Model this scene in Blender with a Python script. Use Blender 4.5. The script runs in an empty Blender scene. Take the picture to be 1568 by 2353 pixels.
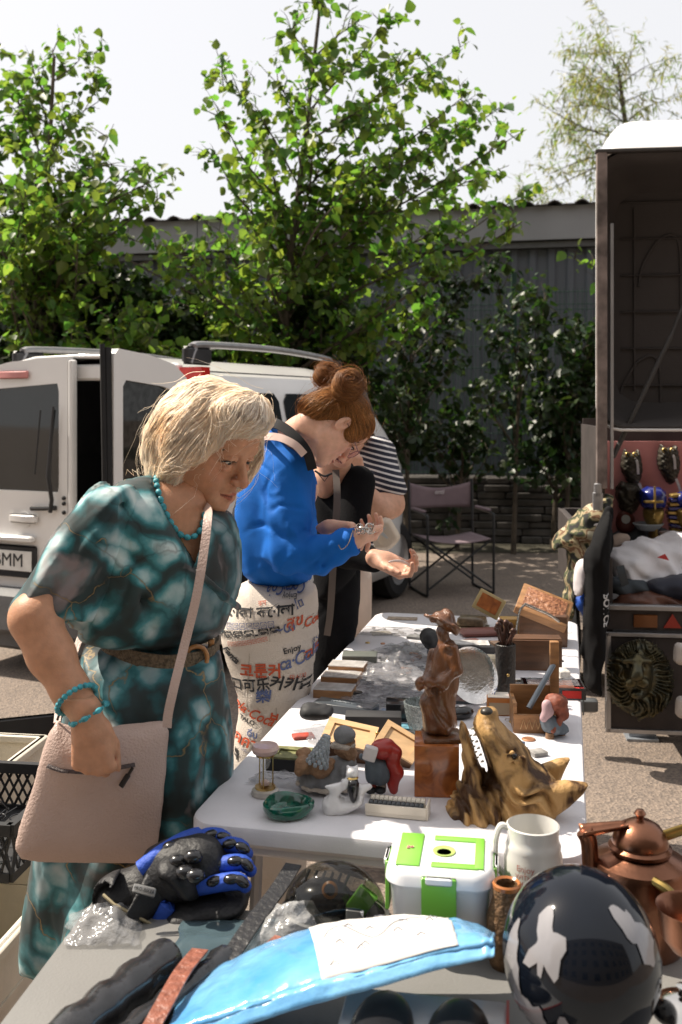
import bpy, math, random
import numpy as np
from mathutils import Vector, Matrix, noise as mnoise
R = math.radians
random.seed(7); RNG = np.random.default_rng(7)
S = bpy.context.scene
COL = S.collection
# ---------------------------------------------------------------- camera
F, U0, V0, CH = 2313.0, 784.0, 930.0, 1.53      # focal length in picture units, principal column, horizon row, eye height
cd = bpy.data.cameras.new('camera'); cam = bpy.data.objects.new('camera', cd); COL.objects.link(cam)
cam.location = (0, 0, CH); cam.rotation_euler = (R(90), 0, 0)
cd.sensor_fit = 'VERTICAL'; cd.sensor_height = 36; cd.lens = 35.39; cd.shift_y = -0.1048
cd.clip_start = 0.05; cd.clip_end = 400
cd.dof.use_dof = True; cd.dof.focus_distance = 2.45; cd.dof.aperture_fstop = 5.6
S.camera = cam
S.render.resolution_x = 682; S.render.resolution_y = 1024
# ---------------------------------------------------------------- light
SUN_EL, SUN_AZ = R(52), R(-66)     # azimuth measured from the viewing direction (+Y), negative to the left
w = bpy.data.worlds.new('World'); S.world = w; w.use_nodes = True
nt = w.node_tree; bg = nt.nodes['Background']
sky = nt.nodes.new('ShaderNodeTexSky'); sky.sky_type = 'NISHITA'; sky.sun_disc = False
sky.sun_elevation = SUN_EL; sky.sun_rotation = SUN_AZ; sky.dust_density = 5.0; sky.air_density = 0.8; sky.ozone_density = 1.5
hz = nt.nodes.new('ShaderNodeMix'); hz.data_type = 'RGBA'; hz.inputs[0].default_value = .72; hz.inputs[7].default_value = (7.3, 7.15, 7.0, 1)   # thin white haze over the whole sky
nt.links.new(sky.outputs[0], hz.inputs[6]); nt.links.new(hz.outputs[2], bg.inputs[0]); bg.inputs[1].default_value = 0.1
sl = bpy.data.lights.new('sun', 'SUN'); sun = bpy.data.objects.new('sun', sl); COL.objects.link(sun)
sl.energy = 5.0; sl.angle = R(0.5); sl.color = (1, 0.90, 0.76)
sd = Vector((math.sin(SUN_AZ)*math.cos(SUN_EL), math.cos(SUN_AZ)*math.cos(SUN_EL), math.sin(SUN_EL)))
sun.rotation_euler = sd.to_track_quat('Z', 'Y').to_euler()
S.view_settings.view_transform = 'Standard'; S.view_settings.look = 'None'
S.view_settings.exposure = 0.65; S.view_settings.gamma = 1

def P(u, v, d): return Vector(((u-U0)/F*d, d, CH-(v-V0)/F*d))
def OnZ(u, v, z):
    d = F*(CH-z)/(v-V0); return Vector(((u-U0)/F*d, d, z))
TZ, FZ = 0.74, 0.64
def T(u, v): return OnZ(u, v, TZ)      # a point on the far table's top
def Q(u, v): return OnZ(u, v, FZ)      # a point on the near table's top
# ---------------------------------------------------------------- materials
MATS = {}
def mat(name, col, rough=.6, metal=0, var=.12, vs=14, bump=0, bs=80, coat=0, sheen=0, trans=0, tl=0, spec=.5, col2=None, vcol=False, alpha=1, ior=1.45, stretch=None, sss=0, det=4, dist=0.0, thr=None):
    if name in MATS: return MATS[name]
    m = bpy.data.materials.new(name); m.use_nodes = True; n = m.node_tree; L = n.links
    b = n.nodes['Principled BSDF']; b.inputs['Roughness'].default_value = rough; b.inputs['Metallic'].default_value = metal
    b.inputs['Specular IOR Level'].default_value = spec; b.inputs['IOR'].default_value = ior
    if coat: b.inputs['Coat Weight'].default_value = coat; b.inputs['Coat Roughness'].default_value = .08
    if sheen: b.inputs['Sheen Weight'].default_value = sheen; b.inputs['Sheen Roughness'].default_value=.4
    if trans: b.inputs['Transmission Weight'].default_value = trans
    if alpha < 1: b.inputs['Alpha'].default_value = alpha
    if sss: b.inputs['Subsurface Weight'].default_value = sss; b.inputs['Subsurface Radius'].default_value = (.012,.005,.003); b.inputs['Subsurface Scale'].default_value=1
    tc = n.nodes.new('ShaderNodeTexCoord'); mp = n.nodes.new('ShaderNodeMapping'); L.new(tc.outputs['Object'], mp.inputs[0])
    if stretch: mp.inputs['Scale'].default_value = stretch
    nz = n.nodes.new('ShaderNodeTexNoise'); nz.inputs['Scale'].default_value = vs; nz.inputs['Detail'].default_value = det; nz.inputs['Distortion'].default_value = dist
    L.new(mp.outputs[0], nz.inputs[0])
    cr = n.nodes.new('ShaderNodeValToRGB'); L.new(nz.outputs[0], cr.inputs[0])
    lo, hi = thr or (.3, .7)
    cr.color_ramp.elements[0].position = lo; cr.color_ramp.elements[1].position = hi
    c2 = col2 or tuple(min(1, c*(1+var)) for c in col)
    c1 = tuple(c*(1-var) for c in col) if not col2 else col
    cr.color_ramp.elements[0].color = (*c1, 1); cr.color_ramp.elements[1].color = (*c2, 1)
    out = cr.outputs[0]
    if vcol:
        at = n.nodes.new('ShaderNodeVertexColor'); at.layer_name = 'Col'
        mx = n.nodes.new('ShaderNodeMix'); mx.data_type = 'RGBA'; mx.blend_type = 'MULTIPLY'; mx.inputs[0].default_value = 1
        L.new(out, mx.inputs[6]); L.new(at.outputs[0], mx.inputs[7]); out = mx.outputs[2]
    L.new(out, b.inputs['Base Color'])
    if bump:
        n2 = n.nodes.new('ShaderNodeTexNoise'); n2.inputs['Scale'].default_value = bs; n2.inputs['Detail'].default_value = 4; L.new(mp.outputs[0], n2.inputs[0])
        bp = n.nodes.new('ShaderNodeBump'); bp.inputs['Strength'].default_value = bump; bp.inputs['Distance'].default_value = .01
        L.new(n2.outputs[0], bp.inputs['Height']); L.new(bp.outputs[0], b.inputs['Normal'])
    if tl:
        o = n.nodes['Material Output']; t = n.nodes.new('ShaderNodeBsdfTranslucent'); L.new(out, t.inputs[0])
        ms = n.nodes.new('ShaderNodeMixShader'); ms.inputs[0].default_value = tl
        L.new(b.outputs[0], ms.inputs[1]); L.new(t.outputs[0], ms.inputs[2]); L.new(ms.outputs[0], o.inputs[0])
    MATS[name] = m; return m
def glassy(name, col=(1,1,1), rough=.03, amount=.75, bump=.0, bs=30, gloss_col=(1,1,1)):
    """thin film or pane: mostly see-through, with a reflecting surface and optional crinkle"""
    if name in MATS: return MATS[name]
    m = bpy.data.materials.new(name); m.use_nodes = True; n = m.node_tree; L = n.links
    n.nodes.remove(n.nodes['Principled BSDF']); o = n.nodes['Material Output']
    t = n.nodes.new('ShaderNodeBsdfTransparent'); t.inputs[0].default_value = (*col, 1)
    g = n.nodes.new('ShaderNodeBsdfPrincipled'); g.inputs['Base Color'].default_value = (*gloss_col, 1); g.inputs['Roughness'].default_value = rough
    g.inputs['Specular IOR Level'].default_value = 1
    ms = n.nodes.new('ShaderNodeMixShader')
    tc = n.nodes.new('ShaderNodeTexCoord'); nz = n.nodes.new('ShaderNodeTexNoise'); nz.inputs['Scale'].default_value = bs; nz.inputs['Detail'].default_value = 3
    L.new(tc.outputs['Object'], nz.inputs[0])
    mr = n.nodes.new('ShaderNodeMapRange'); mr.inputs[1].default_value=.35; mr.inputs[2].default_value=.7; mr.inputs[3].default_value = 1-amount; mr.inputs[4].default_value = min(1,(1-amount)*1.6)
    L.new(nz.outputs[0], mr.inputs[0]); L.new(mr.outputs[0], ms.inputs[0])
    if bump:
        bp = n.nodes.new('ShaderNodeBump'); bp.inputs['Strength'].default_value = bump; bp.inputs['Distance'].default_value = .01
        L.new(nz.outputs[0], bp.inputs['Height']); L.new(bp.outputs[0], g.inputs['Normal'])
    L.new(t.outputs[0], ms.inputs[1]); L.new(g.outputs[0], ms.inputs[2]); L.new(ms.outputs[0], o.inputs[0])
    MATS[name] = m; return m
# ---------------------------------------------------------------- objects
def tag(o, label=None, cat=None, group=None, kind=None):
    if label: o['label'] = label
    if cat: o['category'] = cat
    if group: o['group'] = group
    if kind: o['kind'] = kind
    return o
def thing(name, label, cat, loc=(0,0,0), rz=0, group=None, rot=None):
    o = bpy.data.objects.new(name, None); COL.objects.link(o); o.empty_display_size = .05
    o.location = loc; o.rotation_euler = rot if rot else (0, 0, rz)
    return tag(o, label, cat, group)
def link(name, me, m, parent=None, label=None):
    o = bpy.data.objects.new(name, me); COL.objects.link(o)
    for mm in (m if isinstance(m, (list, tuple)) else [m]): me.materials.append(mm)
    if parent: o.parent = parent
    if label: o['label'] = label
    return o
def dup(o, parent=None):
    c = o.copy(); COL.objects.link(c); c.parent = parent
    for ch in list(o.children): dup(ch, c)
    return c
def frame(zdir, xhint=(1,0,0)):
    z = Vector(zdir).normalized(); x = Vector(xhint); x = x - z*x.dot(z)
    if x.length < 1e-4: x = z.orthogonal()
    x.normalize(); y = z.cross(x); return Matrix((x, y, z)).transposed()
class MB:
    def __init__(s): s.v = []; s.f = []; s.mi = []; s.c = []; s.cur = 0; s.col = None
    def add(s, vs, fs):
        b = len(s.v); s.v += [tuple(v) for v in vs]; s.f += [tuple(b+i for i in f) for f in fs]; s.mi += [s.cur]*len(fs)
        s.c += [s.col or (1,1,1)]*len(vs); return s
    def box(s, c, size, rot=None, bev=0.0, taper=1.0):
        hx, hy, hz = (q/2 for q in size); M = rot.to_3x3() if rot is not None else Matrix.Identity(3); c = Vector(c)
        b = min(bev, hx*.95, hy*.95, hz*.95)
        if b <= 0:
            vs = [Vector((sx*hx*(taper if sz > 0 else 1), sy*hy*(taper if sz > 0 else 1), sz*hz)) for sz in (-1,1) for sx, sy in ((-1,-1),(1,-1),(1,1),(-1,1))]
            return s.add([M@v+c for v in vs], [(3,2,1,0),(4,5,6,7),(0,1,5,4),(1,2,6,5),(2,3,7,6),(3,0,4,7)])
        def ring(z, ins, k):
            x, y = (hx-ins)*k, (hy-ins)*k; o = []
            for (sx, sy) in ((-1,-1),(1,-1),(1,1),(-1,1)):
                a0 = {(-1,-1):180, (1,-1):270, (1,1):0, (-1,1):90}[(sx, sy)]
                for da in (0, 45, 90):
                    a = R(a0+da); o.append(Vector((sx*(x-b)+b*math.cos(a), sy*(y-b)+b*math.sin(a), z)))
            return o
        rs = [ring(-hz, b*.7, 1), ring(-hz+b*.7, 0, 1), ring(hz-b*.7, 0, taper), ring(hz, b*.7, taper)]
        vs = [v for r in rs for v in r]; n = 12
        fs = [tuple(reversed(range(n)))]+[(k*n+i, k*n+(i+1)%n, (k+1)*n+(i+1)%n, (k+1)*n+i) for k in range(3) for i in range(n)]+[tuple(3*n+i for i in range(n))]
        return s.add([M@v+c for v in vs], fs)
    def tube(s, pts, r, n=8, closed=False, flat=1.0, xh=(1,0,0), caps=True):
        pts = [Vector(p) for p in pts]; m = len(pts); rr = r if isinstance(r, (list, tuple)) else [r]*m; vs = []
        prev = Vector(xh)
        for i, p in enumerate(pts):
            if closed: t = pts[(i+1) % m]-pts[i-1]
            else: t = pts[min(i+1, m-1)]-pts[max(i-1, 0)]
            if t.length < 1e-7: t = Vector((0,0,1))
            fr = frame(t, prev); prev = fr.col[0]
            for k in range(n):
                a = 2*math.pi*k/n; vs.append(p+fr@Vector((math.cos(a)*rr[i], math.sin(a)*rr[i]*flat, 0)))
        fs = [(i*n+k, i*n+(k+1)%n, ((i+1)%m)*n+(k+1)%n, ((i+1)%m)*n+k) for i in range(m if closed else m-1) for k in range(n)]
        if not closed and caps: fs += [tuple(reversed(range(n))), tuple((m-1)*n+k for k in range(n))]
        return s.add(vs, fs)
    def lathe(s, prof, n=32, c=(0,0,0), rot=None, cap=True, sq=1.0, wob=None):
        M = rot.to_3x3() if rot is not None else Matrix.Identity(3); c = Vector(c); vs = []
        for j, (r, z) in enumerate(prof):
            for k in range(n):
                a = 2*math.pi*k/n; q = r*(wob(a, z) if wob else 1)
                vs.append(M@Vector((math.cos(a)*q, math.sin(a)*q*sq, z))+c)
        m = len(prof); fs = [(j*n+k, j*n+(k+1)%n, (j+1)*n+(k+1)%n, (j+1)*n+k) for j in range(m-1) for k in range(n)]
        if cap:
            if prof[0][0] > 1e-5: fs.append(tuple(reversed(range(n))))
            if prof[-1][0] > 1e-5: fs.append(tuple((m-1)*n+k for k in range(n)))
        return s.add(vs, fs)
    def prism(s, poly, M, h):     # polygon in the XY of matrix M (4x4), extruded h along its Z
        n = len(poly); vs = [M@Vector((x, y, 0)) for x, y in poly]+[M@Vector((x, y, h)) for x, y in poly]
        return s.add(vs, [tuple(reversed(range(n))), tuple(range(n, 2*n))]+[(i, (i+1)%n, n+(i+1)%n, n+i) for i in range(n)])
    def ball(s, c, r, n=16, m=10, rot=None):
        r = r if isinstance(r, (tuple, list)) else (r, r, r); M = rot.to_3x3() if rot is not None else Matrix.Identity(3); c = Vector(c)
        vs = []; fs = []
        for j in range(m+1):
            t = math.pi*j/m
            for k in range(n):
                a = 2*math.pi*k/n; vs.append(M@Vector((r[0]*math.sin(t)*math.cos(a), r[1]*math.sin(t)*math.sin(a), -r[2]*math.cos(t)))+c)
        fs = [(j*n+k, j*n+(k+1)%n, (j+1)*n+(k+1)%n, (j+1)*n+k) for j in range(m) for k in range(n)]
        return s.add(vs, fs)
    def grid(s, fn, nu, nv):
        vs = [fn(i/nu, j/nv) for j in range(nv+1) for i in range(nu+1)]
        return s.add(vs, [(j*(nu+1)+i, j*(nu+1)+i+1, (j+1)*(nu+1)+i+1, (j+1)*(nu+1)+i) for j in range(nv) for i in range(nu)])
    def build(s, name, m, parent=None, smooth=True, label=None, world=False, angle=40, thick=0):
        me = bpy.data.meshes.new(name); vs = s.v
        if world and parent:
            l = parent.location; vs = [(a-l.x, b-l.y, c-l.z) for a, b, c in vs]
        me.from_pydata(vs, [], s.f); me.validate()
        if len(set(s.mi)) > 1 and len(me.polygons) == len(s.mi): me.polygons.foreach_set('material_index', s.mi)
        if any(c != (1,1,1) for c in s.c):
            ca = me.color_attributes.new('Col', 'FLOAT_COLOR', 'POINT'); ca.data.foreach_set('color', np.array([(*c, 1) for c in s.c], dtype=np.float32).ravel())
        me.update()
        if smooth:
            me.polygons.foreach_set('use_smooth', [True]*len(me.polygons)); me.set_sharp_from_angle(angle=R(angle))
        o = link(name, me, m, parent, label)
        if thick:
            q = o.modifiers.new('thickness', 'SOLIDIFY'); q.thickness = thick; q.offset = 0
        return o
# ---------------------------------------------------------------- implicit solids -> meshes
class Noise3:
    def __init__(s, seed): s.g = np.random.default_rng(seed).random((32, 32, 32)).astype(np.float32)*2-1
    def __call__(s, x, y, z):
        xi = np.floor(x).astype(int); yi = np.floor(y).astype(int); zi = np.floor(z).astype(int)
        fx, fy, fz = x-xi, y-yi, z-zi; fx = fx*fx*(3-2*fx); fy = fy*fy*(3-2*fy); fz = fz*fz*(3-2*fz)
        g = lambda a, b, c: s.g[(xi+a) % 32, (yi+b) % 32, (zi+c) % 32]
        l = lambda p, q, t: p+(q-p)*t
        return l(l(l(g(0,0,0), g(1,0,0), fx), l(g(0,1,0), g(1,1,0), fx), fy), l(l(g(0,0,1), g(1,0,1), fx), l(g(0,1,1), g(1,1,1), fx), fy), fz)
N3 = Noise3(3)
def polyd(px, pz, X, Z):
    """signed distance (inside negative) of points to a closed polygon"""
    d = np.full(np.broadcast(X, Z).shape, 1e9); sgn = np.ones(d.shape); n = len(px)
    for i in range(n):
        j = (i-1) % n; ex, ez = px[j]-px[i], pz[j]-pz[i]; wx, wz = X-px[i], Z-pz[i]
        t = np.clip((wx*ex+wz*ez)/(ex*ex+ez*ez+1e-12), 0, 1); bx, bz = wx-ex*t, wz-ez*t
        d = np.minimum(d, bx*bx+bz*bz)
        c1, c2, c3 = Z >= pz[i], Z < pz[j], ex*wz > ez*wx
        sgn = np.where((c1 & c2 & c3) | (~c1 & ~c2 & ~c3), -sgn, sgn)
    return sgn*np.sqrt(d)
def smooth_poly(p, it=2):
    for _ in range(it):
        q = []
        for i in range(len(p)):
            a, b = np.array(p[i], float), np.array(p[(i+1) % len(p)], float)
            q += [tuple(a*.75+b*.25), tuple(a*.25+b*.75)]
        p = q
    return p
class Fld:
    def __init__(s, lo, hi, res):
        s.lo = np.array(lo, float); s.res = res; n = np.ceil((np.array(hi)-s.lo)/res).astype(int)+1
        s.ax = [s.lo[i]+res*np.arange(n[i]) for i in range(3)]; s.D = np.full(n, .5, np.float32)
    def sl(s, lo, hi):
        o = []
        for i in range(3):
            a = int(np.clip(np.floor((lo[i]-s.lo[i])/s.res), 0, len(s.ax[i]))); b = int(np.clip(np.ceil((hi[i]-s.lo[i])/s.res)+1, 0, len(s.ax[i]))); o.append(slice(a, b))
        return tuple(o), (s.ax[0][o[0]][:, None, None], s.ax[1][o[1]][None, :, None], s.ax[2][o[2]][None, None, :])
    def put(s, lo, hi, fn, k=.01, op='+'):
        m = k+3*s.res; q, (X, Y, Z) = s.sl(np.array(lo)-m, np.array(hi)+m)
        A = s.D[q]
        if A.size == 0: return s
        B = np.broadcast_to(fn(X, Y, Z), A.shape).astype(np.float32)
        if op == '-': B = -B
        h = np.maximum(k-np.abs(A-B), 0)/k if k > 0 else 0
        s.D[q] = np.minimum(A, B)-h*h*k*.25 if op == '+' else np.maximum(A, B)+h*h*k*.25
        return s
    def cap(s, a, b, ra, rb=None, k=.01, op='+'):
        a = np.array(a, float); b = np.array(b, float); rb = ra if rb is None else rb; m = max(ra, rb); ab = b-a; L = ab@ab+1e-12
        def fn(X, Y, Z):
            t = np.clip(((X-a[0])*ab[0]+(Y-a[1])*ab[1]+(Z-a[2])*ab[2])/L, 0, 1)
            return np.sqrt((X-a[0]-t*ab[0])**2+(Y-a[1]-t*ab[1])**2+(Z-a[2]-t*ab[2])**2)-(ra+(rb-ra)*t)
        return s.put(np.minimum(a, b)-m, np.maximum(a, b)+m, fn, k, op)
    def chain(s, pts, rr, k=.01, op='+'):
        rr = rr if isinstance(rr, (list, tuple)) else [rr]*len(pts)
        for i in range(len(pts)-1): s.cap(pts[i], pts[i+1], rr[i], rr[i+1], k, op)
        return s
    def ell(s, c, r, M=None, k=.01, op='+'):
        c = np.array(c, float); M = np.array(M.to_3x3() if M is not None else Matrix.Identity(3)); m = max(r)
        def fn(X, Y, Z):
            x, y, z = X-c[0], Y-c[1], Z-c[2]
            a = (M[0,0]*x+M[1,0]*y+M[2,0]*z)/r[0]; b = (M[0,1]*x+M[1,1]*y+M[2,1]*z)/r[1]; e = (M[0,2]*x+M[1,2]*y+M[2,2]*z)/r[2]
            k0 = np.sqrt(a*a+b*b+e*e); k1 = np.sqrt((a/r[0])**2+(b/r[1])**2+(e/r[2])**2)+1e-6
            return k0*(k0-1)/k1
        return s.put(c-m, c+m, fn, k, op)
    def box(s, c, half, M=None, rnd=.005, k=.01, op='+'):
        c = np.array(c, float); M = np.array(M.to_3x3() if M is not None else Matrix.Identity(3)); m = float(np.linalg.norm(half))
        def fn(X, Y, Z):
            x, y, z = X-c[0], Y-c[1], Z-c[2]
            q = [np.abs(M[0,i]*x+M[1,i]*y+M[2,i]*z)-half[i]+rnd for i in range(3)]
            return np.sqrt(sum(np.maximum(t, 0)**2 for t in q))+np.minimum(np.maximum(np.maximum(q[0], q[1]), q[2]), 0)-rnd
        return s.put(c-m, c+m, fn, k, op)
    def infl(s, poly, d, T, Rr, gx=0, gz=0, k=.01, op='+', sm=1, flat=0, bulge=None):
        """rounded solid whose outline, seen at distance d, is the polygon; gx, gz slant its mid-plane; T half thickness; Rr rounding width"""
        p = smooth_poly(poly, sm) if sm else poly
        px = np.array([(u-U0)/F*d for u, v in p]); pz = np.array([CH-(v-V0)/F*d for u, v in p]); xc, zc = px.mean(), pz.mean()
        def fn(X, Y, Z):
            sd_ = -polyd(px, pz, X[:, 0, :], Z[0, 0, :][None, :]*np.ones_like(X[:, 0, :]))[:, None, :]
            y0 = d+gx*(X-xc)+gz*(Z-zc)
            q = np.clip(sd_/Rr, 0, 1); th = T*np.sqrt(1-(1-q)**2)
            if bulge is not None: th = th*bulge(X, Z)
            a = np.abs(Y-y0)-th
            return np.where(sd_ > 0, np.maximum(a, -sd_)*.8, np.sqrt(np.maximum(np.abs(Y-y0), 0)**2+sd_**2))
        gy = abs(gx)*(px.max()-px.min())/2+abs(gz)*(pz.max()-pz.min())/2+T
        return s.put((px.min(), d-gy, pz.min()), (px.max(), d+gy, pz.max()), fn, k, op)
    def disp(s, fn, band=.04, op=None):
        m = np.abs(s.D) < band; i, j, k = np.nonzero(m)
        s.D[m] += fn(s.ax[0][i], s.ax[1][j], s.ax[2][k]).astype(np.float32); return s
    def mesh(s, smooth=0):
        D = s.D; n = D.shape; cn = (n[0]-1, n[1]-1, n[2]-1); acc = np.zeros(cn+(4,), np.float32); E = []
        D[[0,-1]] = np.maximum(D[[0,-1]], 1e-4); D[:, [0,-1]] = np.maximum(D[:, [0,-1]], 1e-4); D[:, :, [0,-1]] = np.maximum(D[:, :, [0,-1]], 1e-4)
        for a in range(3):
            A = D[tuple(slice(0, -1) if i == a else slice(None) for i in range(3))]; B = D[tuple(slice(1, None) if i == a else slice(None) for i in range(3))]
            cr = (A < 0) != (B < 0); idx = np.array(np.nonzero(cr)); av, bv = A[cr], B[cr]; pos = idx.T.astype(np.float32); pos[:, a] += av/(av-bv)
            o = [i for i in range(3) if i != a]; E.append((a, idx, av < 0))
            for da in (0, -1):
                for db in (0, -1):
                    c = idx.copy(); c[o[0]] += da; c[o[1]] += db
                    ok = (c[o[0]] >= 0) & (c[o[1]] >= 0) & (c[o[0]] < cn[o[0]]) & (c[o[1]] < cn[o[1]]); c = c[:, ok]
                    np.add.at(acc, (c[0], c[1], c[2]), np.concatenate([pos[ok], np.ones((ok.sum(), 1), np.float32)], 1))
        act = acc[..., 3] > 0; ids = np.full(cn, -1, np.int64); ids[act] = np.arange(act.sum())
        V = acc[act]; V = V[:, :3]/V[:, 3:]*s.res+s.lo; Fs = []
        for a, idx, neg in E:
            b, c = (a+1) % 3, (a+2) % 3; ok = (idx[b] > 0) & (idx[c] > 0) & (idx[b] < cn[b]) & (idx[c] < cn[c]); i = idx[:, ok]; ng = neg[ok]; q = []
            for db, dc in ((-1,-1), (0,-1), (0,0), (-1,0)):
                e = i.copy(); e[b] += db; e[c] += dc; q.append(ids[e[0], e[1], e[2]])
            q = np.array(q).T; q[~ng] = q[~ng][:, ::-1]; Fs.append(q)
        Fc = np.concatenate(Fs); 
        for _ in range(smooth):
            a = np.zeros_like(V); cnt = np.zeros(len(V))
            for x, y in ((0,1), (1,2), (2,3), (3,0)):
                np.add.at(a, Fc[:, x], V[Fc[:, y]]); np.add.at(a, Fc[:, y], V[Fc[:, x]]); np.add.at(cnt, Fc[:, x], 1); np.add.at(cnt, Fc[:, y], 1)
            V = V*.5+a/np.maximum(cnt, 1)[:, None]*.5
        return V, Fc
def np_obj(name, parts, m, parent=None, cols=None, world=True, label=None):
    """one smooth mesh object from one or several (verts, faces) pairs"""
    if isinstance(parts, tuple): parts = [parts]
    V = np.concatenate([p[0] for p in parts]); off = 0; fl = []
    for v, f in parts: fl.append(f+off); off += len(v)
    Fc = np.concatenate(fl)
    if world and parent is not None: V = V-np.array(parent.location)
    me = bpy.data.meshes.new(name); me.vertices.add(len(V)); me.vertices.foreach_set('co', V.astype(np.float32).ravel())
    me.loops.add(len(Fc)*4); me.loops.foreach_set('vertex_index', Fc.astype(np.int32).ravel())
    me.polygons.add(len(Fc)); me.polygons.foreach_set('loop_start', np.arange(0, len(Fc)*4, 4, dtype=np.int32)); me.polygons.foreach_set('loop_total', np.full(len(Fc), 4, np.int32))
    me.update(calc_edges=True); me.polygons.foreach_set('use_smooth', [True]*len(Fc))
    if cols is not None:
        ca = me.color_attributes.new('Col', 'FLOAT_COLOR', 'POINT'); c = np.ones((len(V), 4), np.float32); c[:, :3] = cols; ca.data.foreach_set('color', c.ravel())
    me.update()
    return link(name, me, m, parent, label)
def lerp(a, b, t): return Vector(a)*(1-t)+Vector(b)*t
def spline(pts, n=8):
    pts = [Vector(p) for p in pts]; q = [pts[0]*2-pts[1]]+pts+[pts[-1]*2-pts[-2]]; o = []
    for i in range(1, len(q)-2):
        for k in range(n):
            t = k/n; a, b, c, d = q[i-1:i+3]
            o.append(.5*((2*b)+(c-a)*t+(2*a-5*b+4*c-d)*t*t+(3*b-3*c+d-a)*t**3))
    return o+[pts[-1]]
# ================================================================ SETTING
def asphalt():
    m = bpy.data.materials.new('asphalt'); m.use_nodes = True; n = m.node_tree; L = n.links; b = n.nodes['Principled BSDF']
    tc = n.nodes.new('ShaderNodeTexCoord')
    def N(sc, det=5): q = n.nodes.new('ShaderNodeTexNoise'); q.inputs['Scale'].default_value = sc; q.inputs['Detail'].default_value = det; L.new(tc.outputs['Object'], q.inputs[0]); return q
    def ramp(src, p0, c0, p1, c1):
        r = n.nodes.new('ShaderNodeValToRGB'); r.color_ramp.elements[0].position = p0; r.color_ramp.elements[1].position = p1
        r.color_ramp.elements[0].color = (*c0, 1); r.color_ramp.elements[1].color = (*c1, 1); L.new(src, r.inputs[0]); return r
    def mul(a, c):
        q = n.nodes.new('ShaderNodeMix'); q.data_type = 'RGBA'; q.blend_type = 'MULTIPLY'; q.inputs[0].default_value = 1; L.new(a, q.inputs[6]); L.new(c, q.inputs[7]); return q.outputs[2]
    a = ramp(N(1.1).outputs[0], .3, (.175,.142,.118), .7, (.23,.19,.16)).outputs[0]
    v = n.nodes.new('ShaderNodeTexVoronoi'); v.inputs['Scale'].default_value = 90; L.new(tc.outputs['Object'], v.inputs[0])
    g = ramp(v.outputs['Color'], .1, (.62,.62,.64), .9, (1.25,1.2,1.15)).outputs[0]
    st = ramp(N(5, 2).outputs[0], .22, (.75,.75,.75), .34, (1,1,1)).outputs[0]
    L.new(mul(mul(a, g), st), b.inputs['Base Color']); b.inputs['Roughness'].default_value = .85
    bp = n.nodes.new('ShaderNodeBump'); bp.inputs['Strength'].default_value = .5; bp.inputs['Distance'].default_value = .01; L.new(v.outputs[0], bp.inputs['Height']); L.new(bp.outputs[0], b.inputs['Normal'])
    return m
g = MB(); g.add([(-90,-20,0),(90,-20,0),(90,160,0),(-90,160,0)], [(0,1,2,3)])
tag(g.build('ground', asphalt(), smooth=False), kind='structure')
v_ = MB(); v_.add([(-30,10.9,.004),(30,9.9,.004),(30,60,.004),(-30,60,.004)], [(0,1,2,3)])
tag(v_.build('soil', mat('soil', (.05,.045,.03), .95, var=.4, vs=2, bump=.6, bs=12), smooth=False), kind='structure')

BR = R(-12.1)   # the yard's axes are turned a little from the camera's
def yard(x, off, z=0): return Vector((x, 13.65-.215*(x+4.04)+off, z))
# long metal-clad shed
sh = thing('metal_shed', 'long grey metal-clad shed with a pale fascia and corrugated roof behind the trees', 'building', yard(0, 0), BR)
clad = mat('cladding', (.10,.108,.125), .55, .1, var=.10, vs=1.2, stretch=(1,1,.25))
m_ = MB(); prof = []
x = -16
while x < 12:
    prof += [(x, 0), (x+.11, 0), (x+.135, -.035), (x+.20, -.035), (x+.225, 0)]; x += .225
prof.append((x, 0))
vs = [(a, b, z) for z in (0.6, 3.42) for a, b in prof]; n_ = len(prof)
m_.add(vs, [(i, i+1, n_+i+1, n_+i) for i in range(n_-1)]); m_.build('wall_cladding', clad, sh, smooth=False)
m_ = MB(); m_.box((-2, .12, .3), (28, .2, .62)); m_.build('plinth', mat('plinth', (.16,.15,.14), .9, bump=.4), sh)
fas = mat('fascia', (.27,.27,.28), .5, .1, var=.10, vs=1.5)
for x0, x1 in ((-16,-9.1), (-9.09,-1.86), (-1.85, 4.9), (4.91, 12)):
    m_ = MB(); m_.box(((x0+x1)/2, -.16, 3.71), (x1-x0, .05, .40)); m_.build('fascia_panel', fas, sh)
m_ = MB(); m_.box((-2, -.07, 3.46), (28, .12, .07)); m_.build('gutter', mat('gutter', (.10,.10,.10), .6), sh)
m_ = MB(); rp = []; x = -16
while x < 12: rp += [(x, .0), (x+.045, .035), (x+.09, .05), (x+.135, .035), (x+.18, 0)]; x += .32
vs = [(a, y, 3.925+b+y*.05) for y in (-.28, 5) for a, b in rp]; n_ = len(rp)
m_.add(vs, [(i, i+1, n_+i+1, n_+i) for i in range(n_-1)]); m_.build('roof', mat('roof_sheet', (.13,.12,.12), .7), sh, smooth=False, thick=.012)
m_ = MB(); m_.box((-2, 2.6, 2.2), (27.6, 4.8, 3.3)); m_.build('back_wall', mat('plinth', (.16,.15,.14)), sh)
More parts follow.
